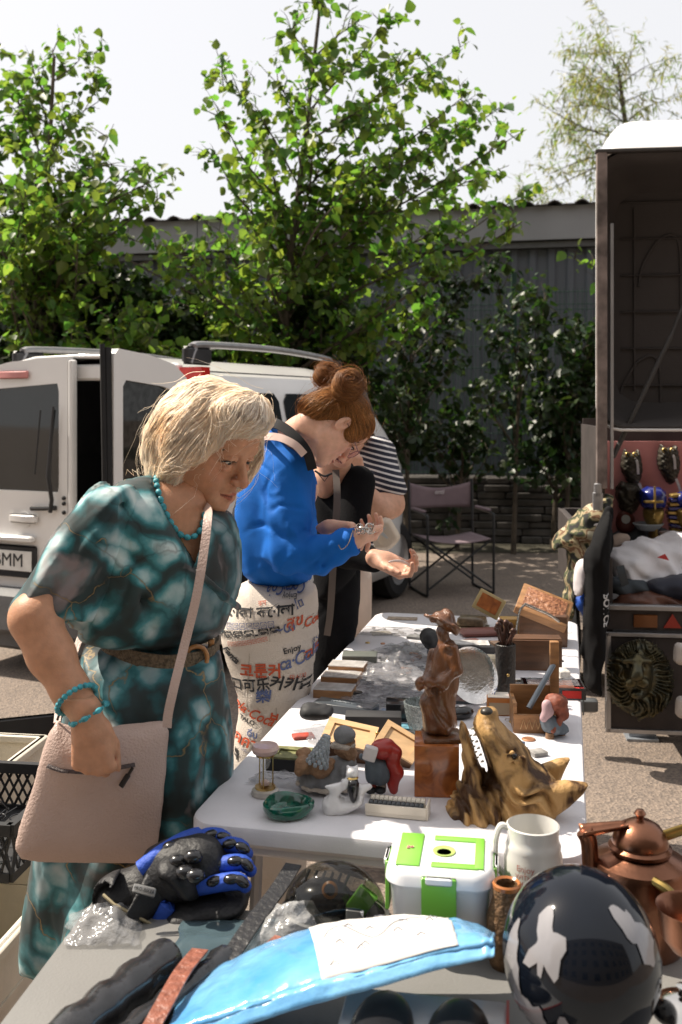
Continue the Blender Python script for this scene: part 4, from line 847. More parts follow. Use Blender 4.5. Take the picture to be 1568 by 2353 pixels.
def strap(pts, w, th, m, parent, name='strap'):
    p = spline(pts, 6); k = MB(); vs = []
    for i, q in enumerate(p):
        t = (p[min(i+1, len(p)-1)]-p[max(i-1, 0)]).normalized(); s_ = t.cross(Vector((0,-1,.15))).normalized()*w/2; n = s_.cross(t).normalized()*th/2; vs += [q+s_+n, q-s_+n, q-s_-n, q+s_-n]
    k.add(vs, [(i*4+j, i*4+(j+1)%4, (i+1)*4+(j+1)%4, (i+1)*4+j) for i in range(len(p)-1) for j in range(4)]+[(3,2,1,0), tuple(len(p)*4-4+j for j in range(4))]); return k.build(name, m, parent, world=True, angle=30)
strap([P(384,1672,1.90), P(387,1640,1.90), P(400,1580,1.90), P(425,1480,1.925), P(452,1370,1.93), P(470,1260,1.96), P(478,1190,2.0), P(479,1172,2.07), P(470,1160,2.18)], .017, .003, lea, bag)
strap([P(132,1660,1.97), P(140,1600,2.03), P(165,1520,2.10), P(195,1440,2.20), P(215,1400,2.30)], .014, .003, lea, bag)
m_ = MB(); [m_.tube([P(u,v,d), P(u+4,v-12,d), P(u+8,v-30,d)], .0025, 6) for u, v, d in ((380,1668,1.905),(132,1655,1.955))]; m_.build('strap_clip', MATS['gunmetal'], bag, world=True)

# ---------------------------------------------------------------- young woman in the blue jacket
WB = thing('person', 'young woman in a blue jacket and printed white jeans with her hair in two buns', 'person', tuple(P(630, 930, 2.78).xy)+(0,))
hB = headM(-64.5, -60, 1, P(770, 975, 2.72), .87)
V, Fc, hc = head_mesh(.0026, neck=0); hv = xform(V, hB)
b = Fld((-.35, 2.35, 0), (.12, 3.05, 1.62), .007)
nb = P(640,1040,2.82); b.chain([tuple(hB@Vector((0,-.038,-.03))), P(690,1000,2.77), tuple(nb)], [.048,.046,.055], k=.03)
b.infl([(610,1060),(680,1050),(705,1100),(705,1320),(580,1320),(570,1150)], 2.83, .085, .10, k=.03, sm=2)
b.chain([P(640,1070,2.84), P(690,1130,2.82)], [.06,.05], k=.04)
b.infl([(580,1320),(700,1320),(705,1480),(680,1560),(560,1560),(550,1450)], 2.81, .08, .09, k=.03)
b.chain([P(590,1500,2.79), P(585,1900,2.79), Vector((P(585,2100,2.79).x,2.79,.06))], [.05,.045,.04], k=.03); b.chain([P(665,1500,2.83), P(662,1850,2.83), Vector((P(662,2100,2.83).x,2.83,.06))], [.05,.045,.04], k=.03)
bB = b.mesh(1)
h = Fld((-.10,2.35,1.02), (.14,2.72,1.32), .0027)
h.cap(P(770,1262,2.66), P(814,1242,2.64), .033, .025); hand(h, P(809,1242,2.635), (.58,.78,.02), (-.05,.02,1), 1, [(28,42,30),(32,44,30),(34,46,32),(36,48,32)], .78, thumb=(.8,.25,.35), spread=.03)
h.cap(P(722,1232,2.77), P(748,1215,2.74), .030, .025); hand(h, P(748,1210,2.735), (1,-.18,.04), (.1,-.25,-1), 1, [(30,35,25),(36,40,25),(40,42,30),(42,45,30)], .85, thumb=(.9,-.25,.45), spread=.02)
hh_ = h.mesh(1)
np_obj('body', [bB, hh_, (hv, Fc)], skB, WB, cols=np.concatenate([np.ones((len(bB[0])+len(hh_[0]), 3)), hc])); eyes(hB, WB, (0,-.3))
def shellB():
    f = Fld((-.14,-.17,-.14), (.14,.14,.23), .004)
    f.ell((0,-.018,.032), (.077,.097,.086)); f.ell((0,.045,.065), (.064,.045,.05), k=.03); f.ell((0,-.075,-.03), (.062,.045,.055), k=.03)
    for s in (-1, 1): f.ell((s*.055,.025,.03), (.025,.04,.05), k=.02)
    f.ell((0,.135,-.035), (.075,.085,.085), k=.01, op='-'); f.ell((.078,-.002,-.022), (.02,.028,.045), k=.012, op='-'); f.ell((-.078,-.002,-.022), (.02,.028,.045), k=.012, op='-')
    f.cap((0,.04,-.09), (0,.0,-.2), .06, .075, k=.02, op='-')
    f.disp(folds(.0035, 30, 30, 12, 2)); V, Fc = f.mesh(1); return xform(V, hB), Fc
hmB = hairmat('hair_auburn', (.24,.09,.028), (.58,.28,.09), .35)
bun1, bun2 = P(799, 886, 2.66), P(752, 862, 2.78)
def flB(p):
    t = bun1-p; t2 = bun2-p; q = t if t.length < t2.length+.03 else t2; return q.normalized()+Vector((mnoise.noise(p*25), mnoise.noise(p*25+Vector((5,1,2))), 0))*.35
hairdo('hair', shellB(), hmB, WB, flB, 4200, 9, .012, .0008, .0028, 6, stray=.07, tone=(.45,1.5))
def bun(c, r, seed, ax):
    f = Fld(c-Vector((r*1.6,)*3), c+Vector((r*1.6,)*3), .0036); fr = frame(ax)
    for i in range(26):
        a = i/26*2*math.pi*2.3; q = .52+.10*math.sin(i); f.ell(tuple(c+fr@Vector((math.cos(a)*r*q, math.sin(a)*r*q, (i/26-.5)*r*.9))), (r*.42, r*.42, r*.34), k=.008)
    f.ell(tuple(c), (r*.8,)*3, k=.01); f.disp(folds(.003, 40, 40, 40, seed)); V, Fc = f.mesh(1)
    def fl(p): q = p-c; return fr.col[2].cross(q).normalized()+Vector((mnoise.noise(p*30), mnoise.noise(p*30+Vector((5,1,2))), mnoise.noise(p*31)))*.6
    hairdo('hair_bun', (V, Fc), hmB, WB, fl, 900, 8, .010, .0009, .0025, seed, stray=.10)
bun(bun1, .044, 3, (.2,-.8,.5)); bun(bun2, .036, 4, (.3,-.7,.6))
# glasses
gm2 = mat('glasses_rim', (.35,.22,.25), .25, .8)
m_ = MB()
for s in (-1, 1): m_.tube([hB@Vector((s*.034+.023*math.cos(a), .105, -.004+.021*math.sin(a))) for a in [i*math.pi/9 for i in range(18)]], .0011, 5, closed=True); m_.tube([hB@Vector((s*.057,.103,.004)), hB@Vector((s*.078,.0,.008))], .001, 5)
m_.tube([hB@Vector((-.012,.107,0)), hB@Vector((.012,.107,0))], .0011, 5); gl = m_.build('glasses', gm2, WB, world=True)
m_ = MB()
for s in (-1, 1): m_.lathe([(0,0),(.022,0)], 18, hB@Vector((s*.034,.105,-.004)), (hB@Matrix.Rotation(R(90), 4, 'X')).to_3x3(), cap=False)
q = m_.build('lens', glassy('lens_tint', (.85,.7,.8), .05, .85), gl); q.data.transform(Matrix.Translation(-WB.location))
# jacket
j = Fld((-.36, 2.40, .98), (.10, 3.10, 1.55), .005)
j.infl([(622,972),(668,1000),(705,1040),(724,1084),(733,1118),(722,1180),(733,1215),(722,1290),(712,1345),(640,1352),(566,1334),(545,1270),(540,1150),(552,1105),(590,1045),(610,1000)], 2.82, .135, .12, gx=.1, k=.02, sm=1)
j.chain([P(668,1088,2.73), P(660,1190,2.69), P(664,1268,2.665)], [.064,.060,.056], k=.03); j.chain([P(664,1268,2.665), P(730,1278,2.655), P(802,1246,2.64)], [.056,.048,.038], k=.02)
j.disp(lambda x, y, z: .0028*np.sin((x*1.0+z*.35)*110+5*N3(x*9, y*9, z*5)), .05); j.disp(folds(.004, 14, 10, 9, 6), .05); j.disp(creases(.007, 8, 6, 11, 5), .05); j.disp(creases(-.005, 10, 8, 10, 9), .05)
for a_, b_ in (((672,1240,2.58),(720,1262,2.58)), ((680,1210,2.60),(712,1240,2.58)), ((740,1300,2.62),(790,1255,2.60)), ((700,1316,2.62),(760,1262,2.60))): j.cap(P(*a_), P(*b_), .004, .002, k=.018, op='-')
j.cap(P(810,1244,2.64), P(840,1236,2.63), .026, .03, k=.006, op='-')
j.infl([(700,1000),(720,1060),(728,1100),(722,1180),(760,1180),(760,1000)], 2.64, .08, .012, k=.01, op='-', sm=0)
jV = j.mesh(1); np_obj('jacket', jV, mat('blue_jersey', (.005,.115,.46), .75, var=.12, vs=9, spec=.25, bump=.15, bs=300), WB); bvJ = bvh_of(*jV)
strap([P(598,1006,2.80), P(615,1003,2.70), P(645,1006,2.66), P(678,1022,2.64), P(700,1045,2.64)], .020, .004, mat('strap_pink', (.62,.47,.42), .7), WB, 'bag_strap')
strap([P(622,972,2.80), P(636,974,2.72), P(660,988,2.68), P(688,1014,2.655), P(708,1044,2.65), P(718,1078,2.66)], .026, .012, mat('black_knit', (.012,.012,.014), .9), WB, 'collar')
f = Fld(P(500,1520,2.95)+Vector((0,-.2,0)), P(600,1100,2.95)+Vector((.02,.2,0)), .006); f.infl([(548,1120),(566,1200),(566,1320),(580,1400),(562,1480),(520,1470),(522,1340),(530,1200)], 2.93, .07, .06, k=.01); f.disp(folds(.006, 12, 12, 12, 5))
np_obj('backpack', f.mesh(1), MATS['black_knit'], None, world=False); o_ = bpy.data.objects['backpack']; tag(o_, 'black cloth backpack hanging behind the young woman in the blue jacket', 'backpack')
# jeans
jn = Fld((-.36, 2.52, .03), (.02, 3.06, 1.14), .006)
jn.infl([(556,1328),(640,1336),(728,1330),(732,1400),(728,1490),(720,1560),(716,1640),(708,1800),(704,2150),(620,2175),(542,2170),(538,1900),(536,1740),(545,1640),(545,1595),(532,1556),(514,1500),(508,1460),(514,1425),(534,1390)], 2.80, .135, .10, k=.02, sm=1)
jn.chain([P(622,1560,2.62), P(622,1800,2.63), P(620,2150,2.64)], [.004,.03,.035], k=.03, op='-'); jn.disp(folds(.009, 10, 8, 5, 8), .05); jn.disp(folds(.004, 8, 8, 24, 18), .05); jn.disp(creases(.006, 7, 6, 9, 2), .05)
jnV = jn.mesh(1); jo = np_obj('jeans', jnV, mat('white_denim', (.60,.53,.46), .8, var=.07, vs=5, bump=.3, bs=300), WB); bvN = bvh_of(*jnV)
m_ = MB()
for pl_ in ([(530,1436),(585,1441),(578,1560),(573,1650),(533,1660)][:3]+[(576,1600)], [(626,1385),(628,1450)], [(640,1350),(642,1600),(640,1800)], [(637,1436),(700,1425),(722,1400)]): m_.tube([onto(bvN, u, v, 2.80, .001) for u, v in pl_], .0011, 4)
q = m_.build('seam', mat('seam', (.42,.36,.30), .9), jo, world=False); q.data.transform(Matrix.Translation(-WB.location))
inkb = mat('print_blue', (.10,.13,.26), .8); inkr = mat('print_red', (.52,.09,.035), .8); inkk = mat('print_black', (.03,.03,.032), .8)
def jprint(s, u, v, size, m, rot=0, shear=0, bold=.0, xs=1.0, sp=1.0):
    k = 2.72/F
    def fn(co):
        a = R(rot); x, y = co.x, co.y; uu = u+(x*math.cos(a)-y*math.sin(a))/k; vv = v-(x*math.sin(a)+y*math.cos(a))/k
        return onto(bvN, uu, vv, 2.80, .0028)-WB.location
    text_mesh('print', s, size*k, m, jo, None, shear=shear, bold=bold*k, fn=fn, xs=xs, space=sp)
for a in [("Enjoy", 676, 1468, 17, inkk, 12, 0, .3), ("ca·Cola", 690, 1490, 40, inkb, 14, .35, .5, .82, .9), ("কোকা কোলা", 592, 1390, 30, inkk, 5, .1, .8), ("রস", 610, 1370, 14, inkr, 5), ("රස විඳින්න", 565, 1420, 14, inkb, 8), ("කොකා-කො", 574, 1439, 22, inkk, 10, 0, .9), ("කොකාකෝලා", 578, 1452, 10, inkr, 12),
          ("Coca·Cola", 662, 1343, 28, inkb, 184, .35, .4, .8, .9), ("Enjoy", 670, 1357, 15, inkk, 182), ("미", 690, 1368, 22, inkb, 200, 0, .3), ("코룬커", 608, 1517, 34, inkr, 2, 0, 1.0), ("인사이", 612, 1532, 11, inkk), ("커카콜라", 688, 1547, 34, inkk, -6, .2, 1.0), ("마시자", 688, 1530, 13, inkr, -4),
          ("可口可乐", 568, 1552, 30, inkk, 6, 0, .8), ("樂", 612, 1572, 30, inkb, 4, 0, .8), ("I", 628, 1568, 28, inkb, -8, 0, 1.0), ("ฟันta", 664, 1468, 1, inkr), ("สุข", 680, 1407, 34, inkr, 10, .2, .5), ("~ω", 660, 1420, 34, inkb, 12, 0, .4), ("Cola", 720, 1413, 28, inkr, 8, .4, .6, .8), ("ดื่ม", 590, 1656, 20, inkb, -4, 0, .5), ("โคคา·โคล", 594, 1678, 36, inkr, -8, .2, .8, .95),
          ("เครื่องหมายการค้า", 596, 1700, 9, inkb, -12), ("Cola·Coca", 580, 1608, 34, inkr, -18, .4, .6, .8), ("กลา", 560, 1636, 0.5, inkr), ("TALO", 577, 1630, 14, inkk, -10, 0, .5), ("ㅂ", 637, 1616, 26, inkr, -14, 0, .9), ("소", 640, 1655, 24, inkk, 0, .2, .4), ("콜라", 668, 1660, 26, inkk, 18, .5, .9), ("라", 547, 1712, 26, inkk, -2, 0, .8), ("Fanta", 540, 1486, 22, inkk, -38, .3, 1.0, .9), ("코카", 722, 1485, 24, inkr, 10, 0, .6), ("ดื่ม", 726, 1460, 14, inkb, 0), ("ກ", 712, 1590, 16, inkk, 60)]:
    if a[3] > 2: jprint(*a)
# jewellery in the palm
m_ = MB(); cc_ = P(840, 1222, 2.62); rj = random.Random(3)
for i in range(16):
    p = cc_+Vector((rj.uniform(-.03,.025), rj.uniform(-.02,.02), rj.uniform(-.004,.014))); fr = frame((rj.gauss(0,1), rj.gauss(0,1), rj.gauss(0,1))); r_ = rj.uniform(.006,.011); m_.tube([p+fr@Vector((math.cos(a)*r_, math.sin(a)*r_, 0)) for a in [k*math.pi/5 for k in range(10)]], .0014, 5, closed=True)
m_.tube(spline([P(812,1218,2.60), P(800,1250,2.59), P(786,1262,2.59), P(778,1252,2.59)], 6), .0014, 5)
tag(m_.build('jewellery', mat('silver', (.55,.52,.48), .2, 1, var=.4, vs=60)), 'tangled handful of silver rings and chain in the young woman’s palm', 'jewellery')

# ---------------------------------------------------------------- woman in black beside her
WC = thing('person', 'woman in black with a choker, face down, holding out a white paper tag', 'person', tuple(P(770, 930, 3.35).xy)+(0,))
hC = headM(-183, -46, 4, P(782, 976, 3.08), .95); V, Fc, hc = head_mesh(.003, neck=0); hv = xform(V, hC)
b = Fld((-.25, 2.85, 0), (.24, 3.65, 1.60), .008); nb = hC@Vector((0,-.04,-.05))
b.chain([tuple(hC@Vector((0,-.035,-.03))), P(765,1090,3.27)], [.047,.055], k=.03); b.infl([(735,1120),(790,1110),(800,1200),(800,1400),(740,1400)], 3.35, .08, .09, k=.03)
b.infl([(715,1080),(760,1075),(775,1100),(765,1150),(725,1150)], 3.28, .07, .07, k=.04)
b.chain([P(748,1400,3.43), P(740,1750,3.43), Vector((P(740,1750,3.42).x, 3.43, .06))], [.05,.045,.042], k=.03)
b.chain([P(822,1120,3.22), P(790,1255,3.12), P(862,1292,3.02)], [.02,.016,.024], k=.005); bC = b.mesh(1)
h = Fld((.04,2.75,.94), (.26,3.1,1.12), .003); hand(h, P(872,1285,2.98), (.75,-.35,-.28), (.25,-.62,.75), 1, [(35,40,25),(42,45,28),(46,48,28),(48,48,28)], .95, thumb=(.75,.55,.5), spread=.05); h.cap(P(858,1285,3.02), P(874,1286,2.98), .027, .025); hCm = h.mesh(1)
np_obj('body', [bC, hCm, (hv, Fc)], skC, WC, cols=np.concatenate([np.ones((len(bC[0])+len(hCm[0]), 3)), hc])); eyes(hC, WC)
f = Fld((-.13,-.16,-.14), (.13,.13,.16), .005); f.ell((0,-.022,.04), (.082,.1,.09)); f.ell((0,-.08,-.04), (.065,.045,.07), k=.03); [f.ell((q*.068,-.01,-.03), (.022,.045,.07), k=.03) for q in (-1, 1)]; f.ell((0,.13,-.035), (.07,.085,.085), k=.01, op='-'); V, Fc = f.mesh(1)
np_obj('hair', (xform(V, hC), Fc), mat('hair_dark', (.05,.03,.02), .5), WC)
bl = Fld((-.25, 2.88, .05), (.22, 3.66, 1.48), .007)
bl.infl([(722,1095),(736,1122),(752,1124),(764,1085),(800,1050),(822,1078),(832,1130),(828,1230),(836,1300),(735,1400),(715,1300),(715,1150)], 3.33, .13, .10, k=.02, sm=1)
bl.infl([(716,1280),(832,1290),(830,1360),(826,1430),(816,1480),(780,1560),(776,1900),(700,1940),(700,1500)], 3.42, .13, .10, k=.02, sm=1); bl.chain([P(822,1110,3.24), P(800,1262,3.14), P(860,1290,3.03)], [.058,.056,.038], k=.02); bl.disp(folds(.006, 9, 8, 6, 12), .05); bl.disp(creases(.008, 8, 6, 7, 4), .05)
blk_c = mat('black_cloth', (.006,.006,.007), .95, var=.2, spec=.15, bump=.2, bs=200); np_obj('black_clothes', bl.mesh(1), blk_c, WC)
m_ = MB(); m_.tube(spline([P(724,1082,3.10), P(745,1094,3.09), P(763,1088,3.10)], 5), .0035, 6, flat=.5); m_.tube([P(731,1088,3.10), P(746,1106,3.09), P(758,1090,3.10)], .0016, 5); m_.build('choker', MATS['black_knit'], WC, world=True)
strap([P(772,1080,3.17), P(775,1150,3.12), P(768,1260,3.15), P(760,1400,3.24), P(752,1460,3.27)], .022, .004, mat('strap_grey', (.11,.09,.08), .8), WC, 'bag_strap')
tg = MB(); tg.grid(lambda a, b_: P(893+56*a, 1290+10*a*a-6*math.sin(a*3.1)+b_*(9-5*(1-a)), 2.93), 10, 2); tag(tg.build('paper_tag', mat('paper_white', (.8,.78,.76), .7), thick=.0006), 'white curved paper price tag in the fingers of the woman in black', 'tag')

# ---------------------------------------------------------------- person in the striped shirt
WD = thing('person', 'person in a navy and white striped T-shirt with a wristwatch, half hidden behind the others', 'person', tuple(P(830, 930, 3.85).xy)+(0,))
hD = headM(-200, -40, 0, P(800, 955, 3.62), .92); V, Fc, hc = head_mesh(.0035, neck=0); hv = xform(V, hD)
b = Fld((-.2, 3.3, 0), (.40, 4.15, 1.6), .008); b.cap(tuple(hD@Vector((0,-.04,-.04))), tuple(P(820,1070,3.84)), .047, .06, k=.02)
b.infl([(790,1070),(850,1060),(850,1300),(795,1310)], 3.86, .07, .09, k=.03); b.chain([P(812,1400,3.97), P(815,1700,3.97), Vector((P(815,1700,3.97).x, 3.97, .06))], [.06,.05,.04], k=.03)
b.chain([P(860,1060,3.76), P(893,1130,3.66), P(897,1158,3.62)], [.045,.050,.050], k=.02); b.chain([P(897,1158,3.62), P(868,1172,3.56), P(836,1128,3.54), P(824,1108,3.54)], [.052,.052,.034,.027], k=.015)
bDm = b.mesh(1); h = Fld(P(780,1140,3.6)-Vector((0,.15,0)), P(850,1020,3.6)+Vector((0,.1,0)), .0035); hand(h, P(822,1106,3.54), (-.25,-.1,1), (-.2,.9,.1), 1, [(60,60,40)]*4, .95, thumb=(.8,.2,.5)); hDm = h.mesh(1)
np_obj('body', [bDm, hDm, (hv, Fc)], skC, WD, cols=np.concatenate([np.ones((len(bDm[0])+len(hDm[0]), 3)), hc]))
f = Fld((-.13,-.16,-.14), (.13,.13,.16), .005); f.ell((0,-.022,.04), (.082,.1,.09)); f.ell((0,-.07,-.05), (.075,.05,.08), k=.03); [f.ell((q*.068,-.02,-.03), (.022,.045,.07), k=.03) for q in (-1, 1)]; f.ell((0,.13,-.035), (.07,.085,.085), k=.01, op='-'); f.disp(creases(-.004, 40, 40, 14, 3), .04); V, Fc = f.mesh(1); np_obj('hair', (xform(V, hD), Fc), MATS['hair_dark'], WD)
s_ = Fld((-.15, 3.4, .95), (.30, 4.12, 1.48), .006); s_.infl([(772,1040),(830,1012),(862,1006),(880,1030),(880,1150),(868,1230),(860,1310),(775,1320)], 3.84, .13, .10, k=.02, sm=1)
s_.chain([P(862,1050,3.76), P(884,1108,3.67)], [.078,.072], k=.03); s_.cap(P(884,1108,3.67), P(892,1126,3.65), .072, .070, k=.01); s_.cap(P(902,1160,3.65), P(906,1185,3.62), .070, .08, k=.005, op='-'); s_.disp(folds(.006, 10, 10, 8, 3), .05)
sm_ = bpy.data.materials.new('breton_stripe'); sm_.use_nodes = True; n = sm_.node_tree; bs = n.nodes['Principled BSDF']; bs.inputs['Roughness'].default_value = .85
tc = n.nodes.new('ShaderNodeTexCoord'); wv = n.nodes.new('ShaderNodeTexWave'); wv.wave_type = 'BANDS'; wv.bands_direction = 'Z'; wv.inputs['Scale'].default_value = 17; wv.inputs['Distortion'].default_value = 1.2; wv.inputs['Detail Scale'].default_value = .35; mp = n.nodes.new('ShaderNodeMapping'); mp.inputs['Rotation'].default_value = (0, R(-14), 0)
n.links.new(tc.outputs['Object'], mp.inputs[0]); n.links.new(mp.outputs[0], wv.inputs[0]); cr = n.nodes.new('ShaderNodeValToRGB'); cr.color_ramp.interpolation = 'CONSTANT'; cr.color_ramp.elements[1].position = .72; cr.color_ramp.elements[0].color = (.012,.014,.03,1); cr.color_ramp.elements[1].color = (.62,.60,.60,1); n.links.new(wv.outputs[0], cr.inputs[0]); n.links.new(cr.outputs[0], bs.inputs[0])
np_obj('striped_shirt', s_.mesh(1), sm_, WD)
t = Fld((-.2, 3.7, .05), (.25, 4.2, 1.15), .008); t.infl([(760,1290),(858,1290),(856,1400),(852,1500),(850,1800),(780,1840),(770,1500)], 3.97, .13, .09, k=.02); t.disp(folds(.006, 9, 9, 5, 3), .05); np_obj('beige_trousers', t.mesh(1), mat('beige_cloth', (.62,.50,.42), .85, var=.05, bump=.2, bs=200), WD)
m_ = MB(); ax = (P(824,1108,3.54)-P(840,1134,3.54)); m_.tube([P(838,1130,3.54)+frame(ax)@Vector((math.cos(a)*.037, math.sin(a)*.037, 0)) for a in [k*math.pi/10 for k in range(20)]], .011, 8, closed=True, flat=.35, xh=tuple(ax)); m_.box(P(840,1127,3.50), (.04,.012,.045), Matrix.Rotation(R(-25), 3, 'Y'), bev=.008); m_.build('wristwatch', blk, WD, world=True)
cb = thing('shoulder_bag', 'cream shoulder bag with a swallow charm beside the striped shirt', 'handbag', tuple(P(885,1265,3.52)))
crm = mat('cream_leather', (.62,.53,.43), .5, var=.05, bump=.15, bs=200)
f = Fld(P(845,1280,3.55)-Vector((0,.1,0)), P(935,1175,3.55)+Vector((0,.1,0)), .0045); f.infl([(858,1196),(894,1184),(912,1215),(922,1232),(918,1242),(895,1266),(870,1262),(856,1256)], 3.52, .035, .02, k=.01); np_obj('bag_body', f.mesh(1), crm, cb)
strap([P(806,1040,3.60), P(812,1090,3.52), P(830,1140,3.47), P(846,1190,3.46), P(868,1256,3.46)], .020, .004, crm, cb); strap([P(818,1052,3.56), P(808,1110,3.50)], .022, .004, mat('strap_white', (.6,.6,.62), .7), cb)
m_ = MB()
pts = [(862,1212),(876,1216),(888,1211),(880,1222),(893,1236),(889,1238),(874,1228),(870,1242),(866,1226)]; M4 = Matrix(((1,0,0,0),(0,0,1,3.475),(0,1,0,0),(0,0,0,1))); m_.prism([((u-U0)/F*3.475, CH-(v-V0)/F*3.475) for u, v in pts], M4, .004); m_.build('charm', mat('charm_grey', (.5,.52,.54), .4), cb, world=True)
# ================================================================ TRAILER
alu = mat('aluminium', (.42,.42,.43), .38, .85, var=.15, vs=6, bump=.1)
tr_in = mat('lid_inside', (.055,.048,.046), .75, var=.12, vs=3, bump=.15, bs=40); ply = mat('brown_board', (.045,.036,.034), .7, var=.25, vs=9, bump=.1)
gel = mat('white_gelcoat', (.80,.79,.78), .25, var=.03, coat=.5)
TY, TXR = 4.38, R(-7); tr = thing('box_trailer', 'box trailer with its white domed lid raised and its rear flap hung down', 'trailer', (1.145, TY, 0), TXR)
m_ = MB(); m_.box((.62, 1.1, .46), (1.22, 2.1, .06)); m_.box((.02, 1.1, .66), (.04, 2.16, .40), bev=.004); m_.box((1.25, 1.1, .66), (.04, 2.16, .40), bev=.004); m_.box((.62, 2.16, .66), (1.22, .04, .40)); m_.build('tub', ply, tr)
m_ = MB(); m_.box((.63, -.012, .655), (1.30, .05, .022), bev=.004); m_.build('rear_sill', alu, tr)
m_ = MB(); m_.box((.63, .0, .60), (1.24, .04, .085)); m_.build('light_bar', ply, tr)
m_ = MB(); m_.box((.17, -.026, .598), (.10, .012, .055), bev=.003); m_.build('indicator_lamp', mat('amber_lens', (.16,.05,.008), .3), tr)
m_ = MB(); m_.prism([(0,0), (.075,0), (.0375,.06)], Matrix.Translation((.245, -.022, .572))@Matrix.Rotation(R(90), 4, 'X'), .008); m_.build('reflector', mat('red_dark', (.30,.02,.01), .3), tr)
m_ = MB(); m_.box((.63, -.03, .335), (1.26, .018, .41)); fl = m_.build('tailgate', ply, tr)
for (c, s_) in (((.012,-.042,.335), (.022,.012,.43)), ((.63,-.042,.128), (1.26,.012,.018)), ((.63,-.042,.542), (1.26,.012,.018))): m_ = MB(); m_.box(c, s_, bev=.003); m_.build('edge_strip', alu, fl)
m_ = MB(); m_.tube([(.40,-.05,.60), (.40,-.06,.635), (.46,-.06,.635), (.46,-.05,.60)], .004, 6, closed=True); m_.tube([(.395,-.05,.605), (.465,-.05,.605)], .008, 6); m_.build('latch', alu, tr)
m_ = MB(); m_.box((-.03, -.02, .84), (.042, .03, .62), bev=.004); m_.build('corner_post', alu, tr)
m_ = MB(); m_.tube([(-.03+.03*math.cos(a), -.045, .56+.03*math.sin(a)) for a in [i*math.pi/8 for i in range(16)]], .004, 6, closed=True); m_.build('lashing_ring', alu, tr)
for z in (1.015, .985):
    m_ = MB(); m_.tube([(-.03+.034*math.cos(a), -.02+.03*math.sin(a), z+.008*math.cos(a)) for a in [i*math.pi/8 for i in range(16)]], .0065, 7, closed=True); m_.build('plastic_ring', mat('ring_white', (.6,.56,.53), .5), tr)
m_ = MB(); m_.box((-.03, -.02, 1.16), (.03, .03, .06), bev=.006); m_.build('bracket', alu, tr)
# jack plate, lamp bracket, wheel
m_ = MB(); m_.box((.20, .25, .065), (.115, .02, .13), bev=.004); m_.box((.20, .30, .20), (.06, .06, .2)); m_.box((.20,.27,.006), (.14,.12,.012)); m_.build('jack_foot', mat('jack_steel', (.30,.33,.37), .45, .5, var=.3, vs=20), tr)
m_ = MB(); m_.box((-.085, .02, .215), (.12, .05, .055), bev=.01); m_.tube([(-.12,-.01,.18), (-.12,-.012,.25), (-.09,-.012,.25), (-.09,-.012,.18)], .004, 6, closed=True); m_.build('side_lamp', mat('lamp_grey', (.12,.13,.14), .3, .3), tr)
m_ = MB(); m_.box((.62, 1.1, .40), (1.1, 1.9, .06)); m_.box((.62,1.2,.25), (1.5,.06,.06)); m_.build('chassis', MATS['rim'], tr)
for x in (-.06, 1.32):
    m_ = MB(); m_.lathe([(.05,-.07),(.2,-.075),(.24,-.05),(.24,.05),(.2,.075),(.05,.07)], 24, (x, 1.2, .24), Matrix.Rotation(R(90), 3, 'Y')); m_.build('wheel', rub, tr)
# the raised lid: a shell seen from inside, dome outwards and up
def lidpt(a, b, k):      # a across 0..1, b up 0..1, k depth profile
    return (a*1.30-.03, .10+k, 1.18+b*1.46)
m_ = MB(); W2, Z0, Z1 = 1.30, 1.42, 2.635
def sh_ring(ins, y, dz=0): 
    r_ = .10+ins*.2; x0, x1, z0, z1 = -.03+ins, -.03+W2-ins, Z0+ins, Z1-ins+dz; o = []
    for (cx, cz, a0) in ((x1-r_, z0+r_, -90), (x1-r_, z1-r_, 0), (x0+r_, z1-r_, 90), (x0+r_, z0+r_, 180)):
        for k in range(6): a = R(a0+k*18); o.append((cx+r_*math.cos(a), y, cz+r_*math.sin(a)))
    return o
rgs = [sh_ring(0, .0), sh_ring(.012, .10, .05), sh_ring(.04, .20, .16), sh_ring(.09, .34, .30), sh_ring(.17, .46, .40), sh_ring(.28, .56, .42)]; vs = [p for r_ in rgs for p in r_]; n_ = 24
m_.add(vs, [(j*n_+i, j*n_+(i+1)%n_, (j+1)*n_+(i+1)%n_, (j+1)*n_+i) for j in range(len(rgs)-1) for i in range(n_)]+[tuple((len(rgs)-1)*n_+i for i in range(n_))])
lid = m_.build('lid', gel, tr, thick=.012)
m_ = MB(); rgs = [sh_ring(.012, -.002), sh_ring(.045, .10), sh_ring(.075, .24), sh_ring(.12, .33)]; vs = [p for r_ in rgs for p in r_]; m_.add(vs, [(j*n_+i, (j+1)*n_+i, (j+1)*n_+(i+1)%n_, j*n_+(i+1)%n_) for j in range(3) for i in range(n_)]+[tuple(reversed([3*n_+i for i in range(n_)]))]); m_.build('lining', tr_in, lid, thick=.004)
m_ = MB()
for k in range(6): m_.box((.62, .322, 1.62+k*.17), (1.0, .010, .008), bev=.003)
for k in range(4): m_.box((.18+k*.30, .322, 2.02), (.008, .010, .85), bev=.003)
for (x, z) in ((.21, 1.62), (.30, 2.18)): m_.tube(spline([(x-.1, .325, z-.1), (x-.08, .325, z), (x, .325, z+.12), (x+.08, .325, z+.1), (x+.09, .325, z-.2)], 5), .007, 6)
m_.build('pressed_ribs', tr_in, lid)
m_ = MB(); m_.box((-.012, -.01, 1.90), (.045, .04, 1.47), bev=.006); m_.build('lid_frame', mat('frame_brown', (.21,.17,.155), .5, .4, var=.5, vs=14), lid)
m_ = MB(); m_.box((.03, -.018, 1.74), (.014, .02, 1.15), bev=.003); m_.build('seal_strip', alu, lid)
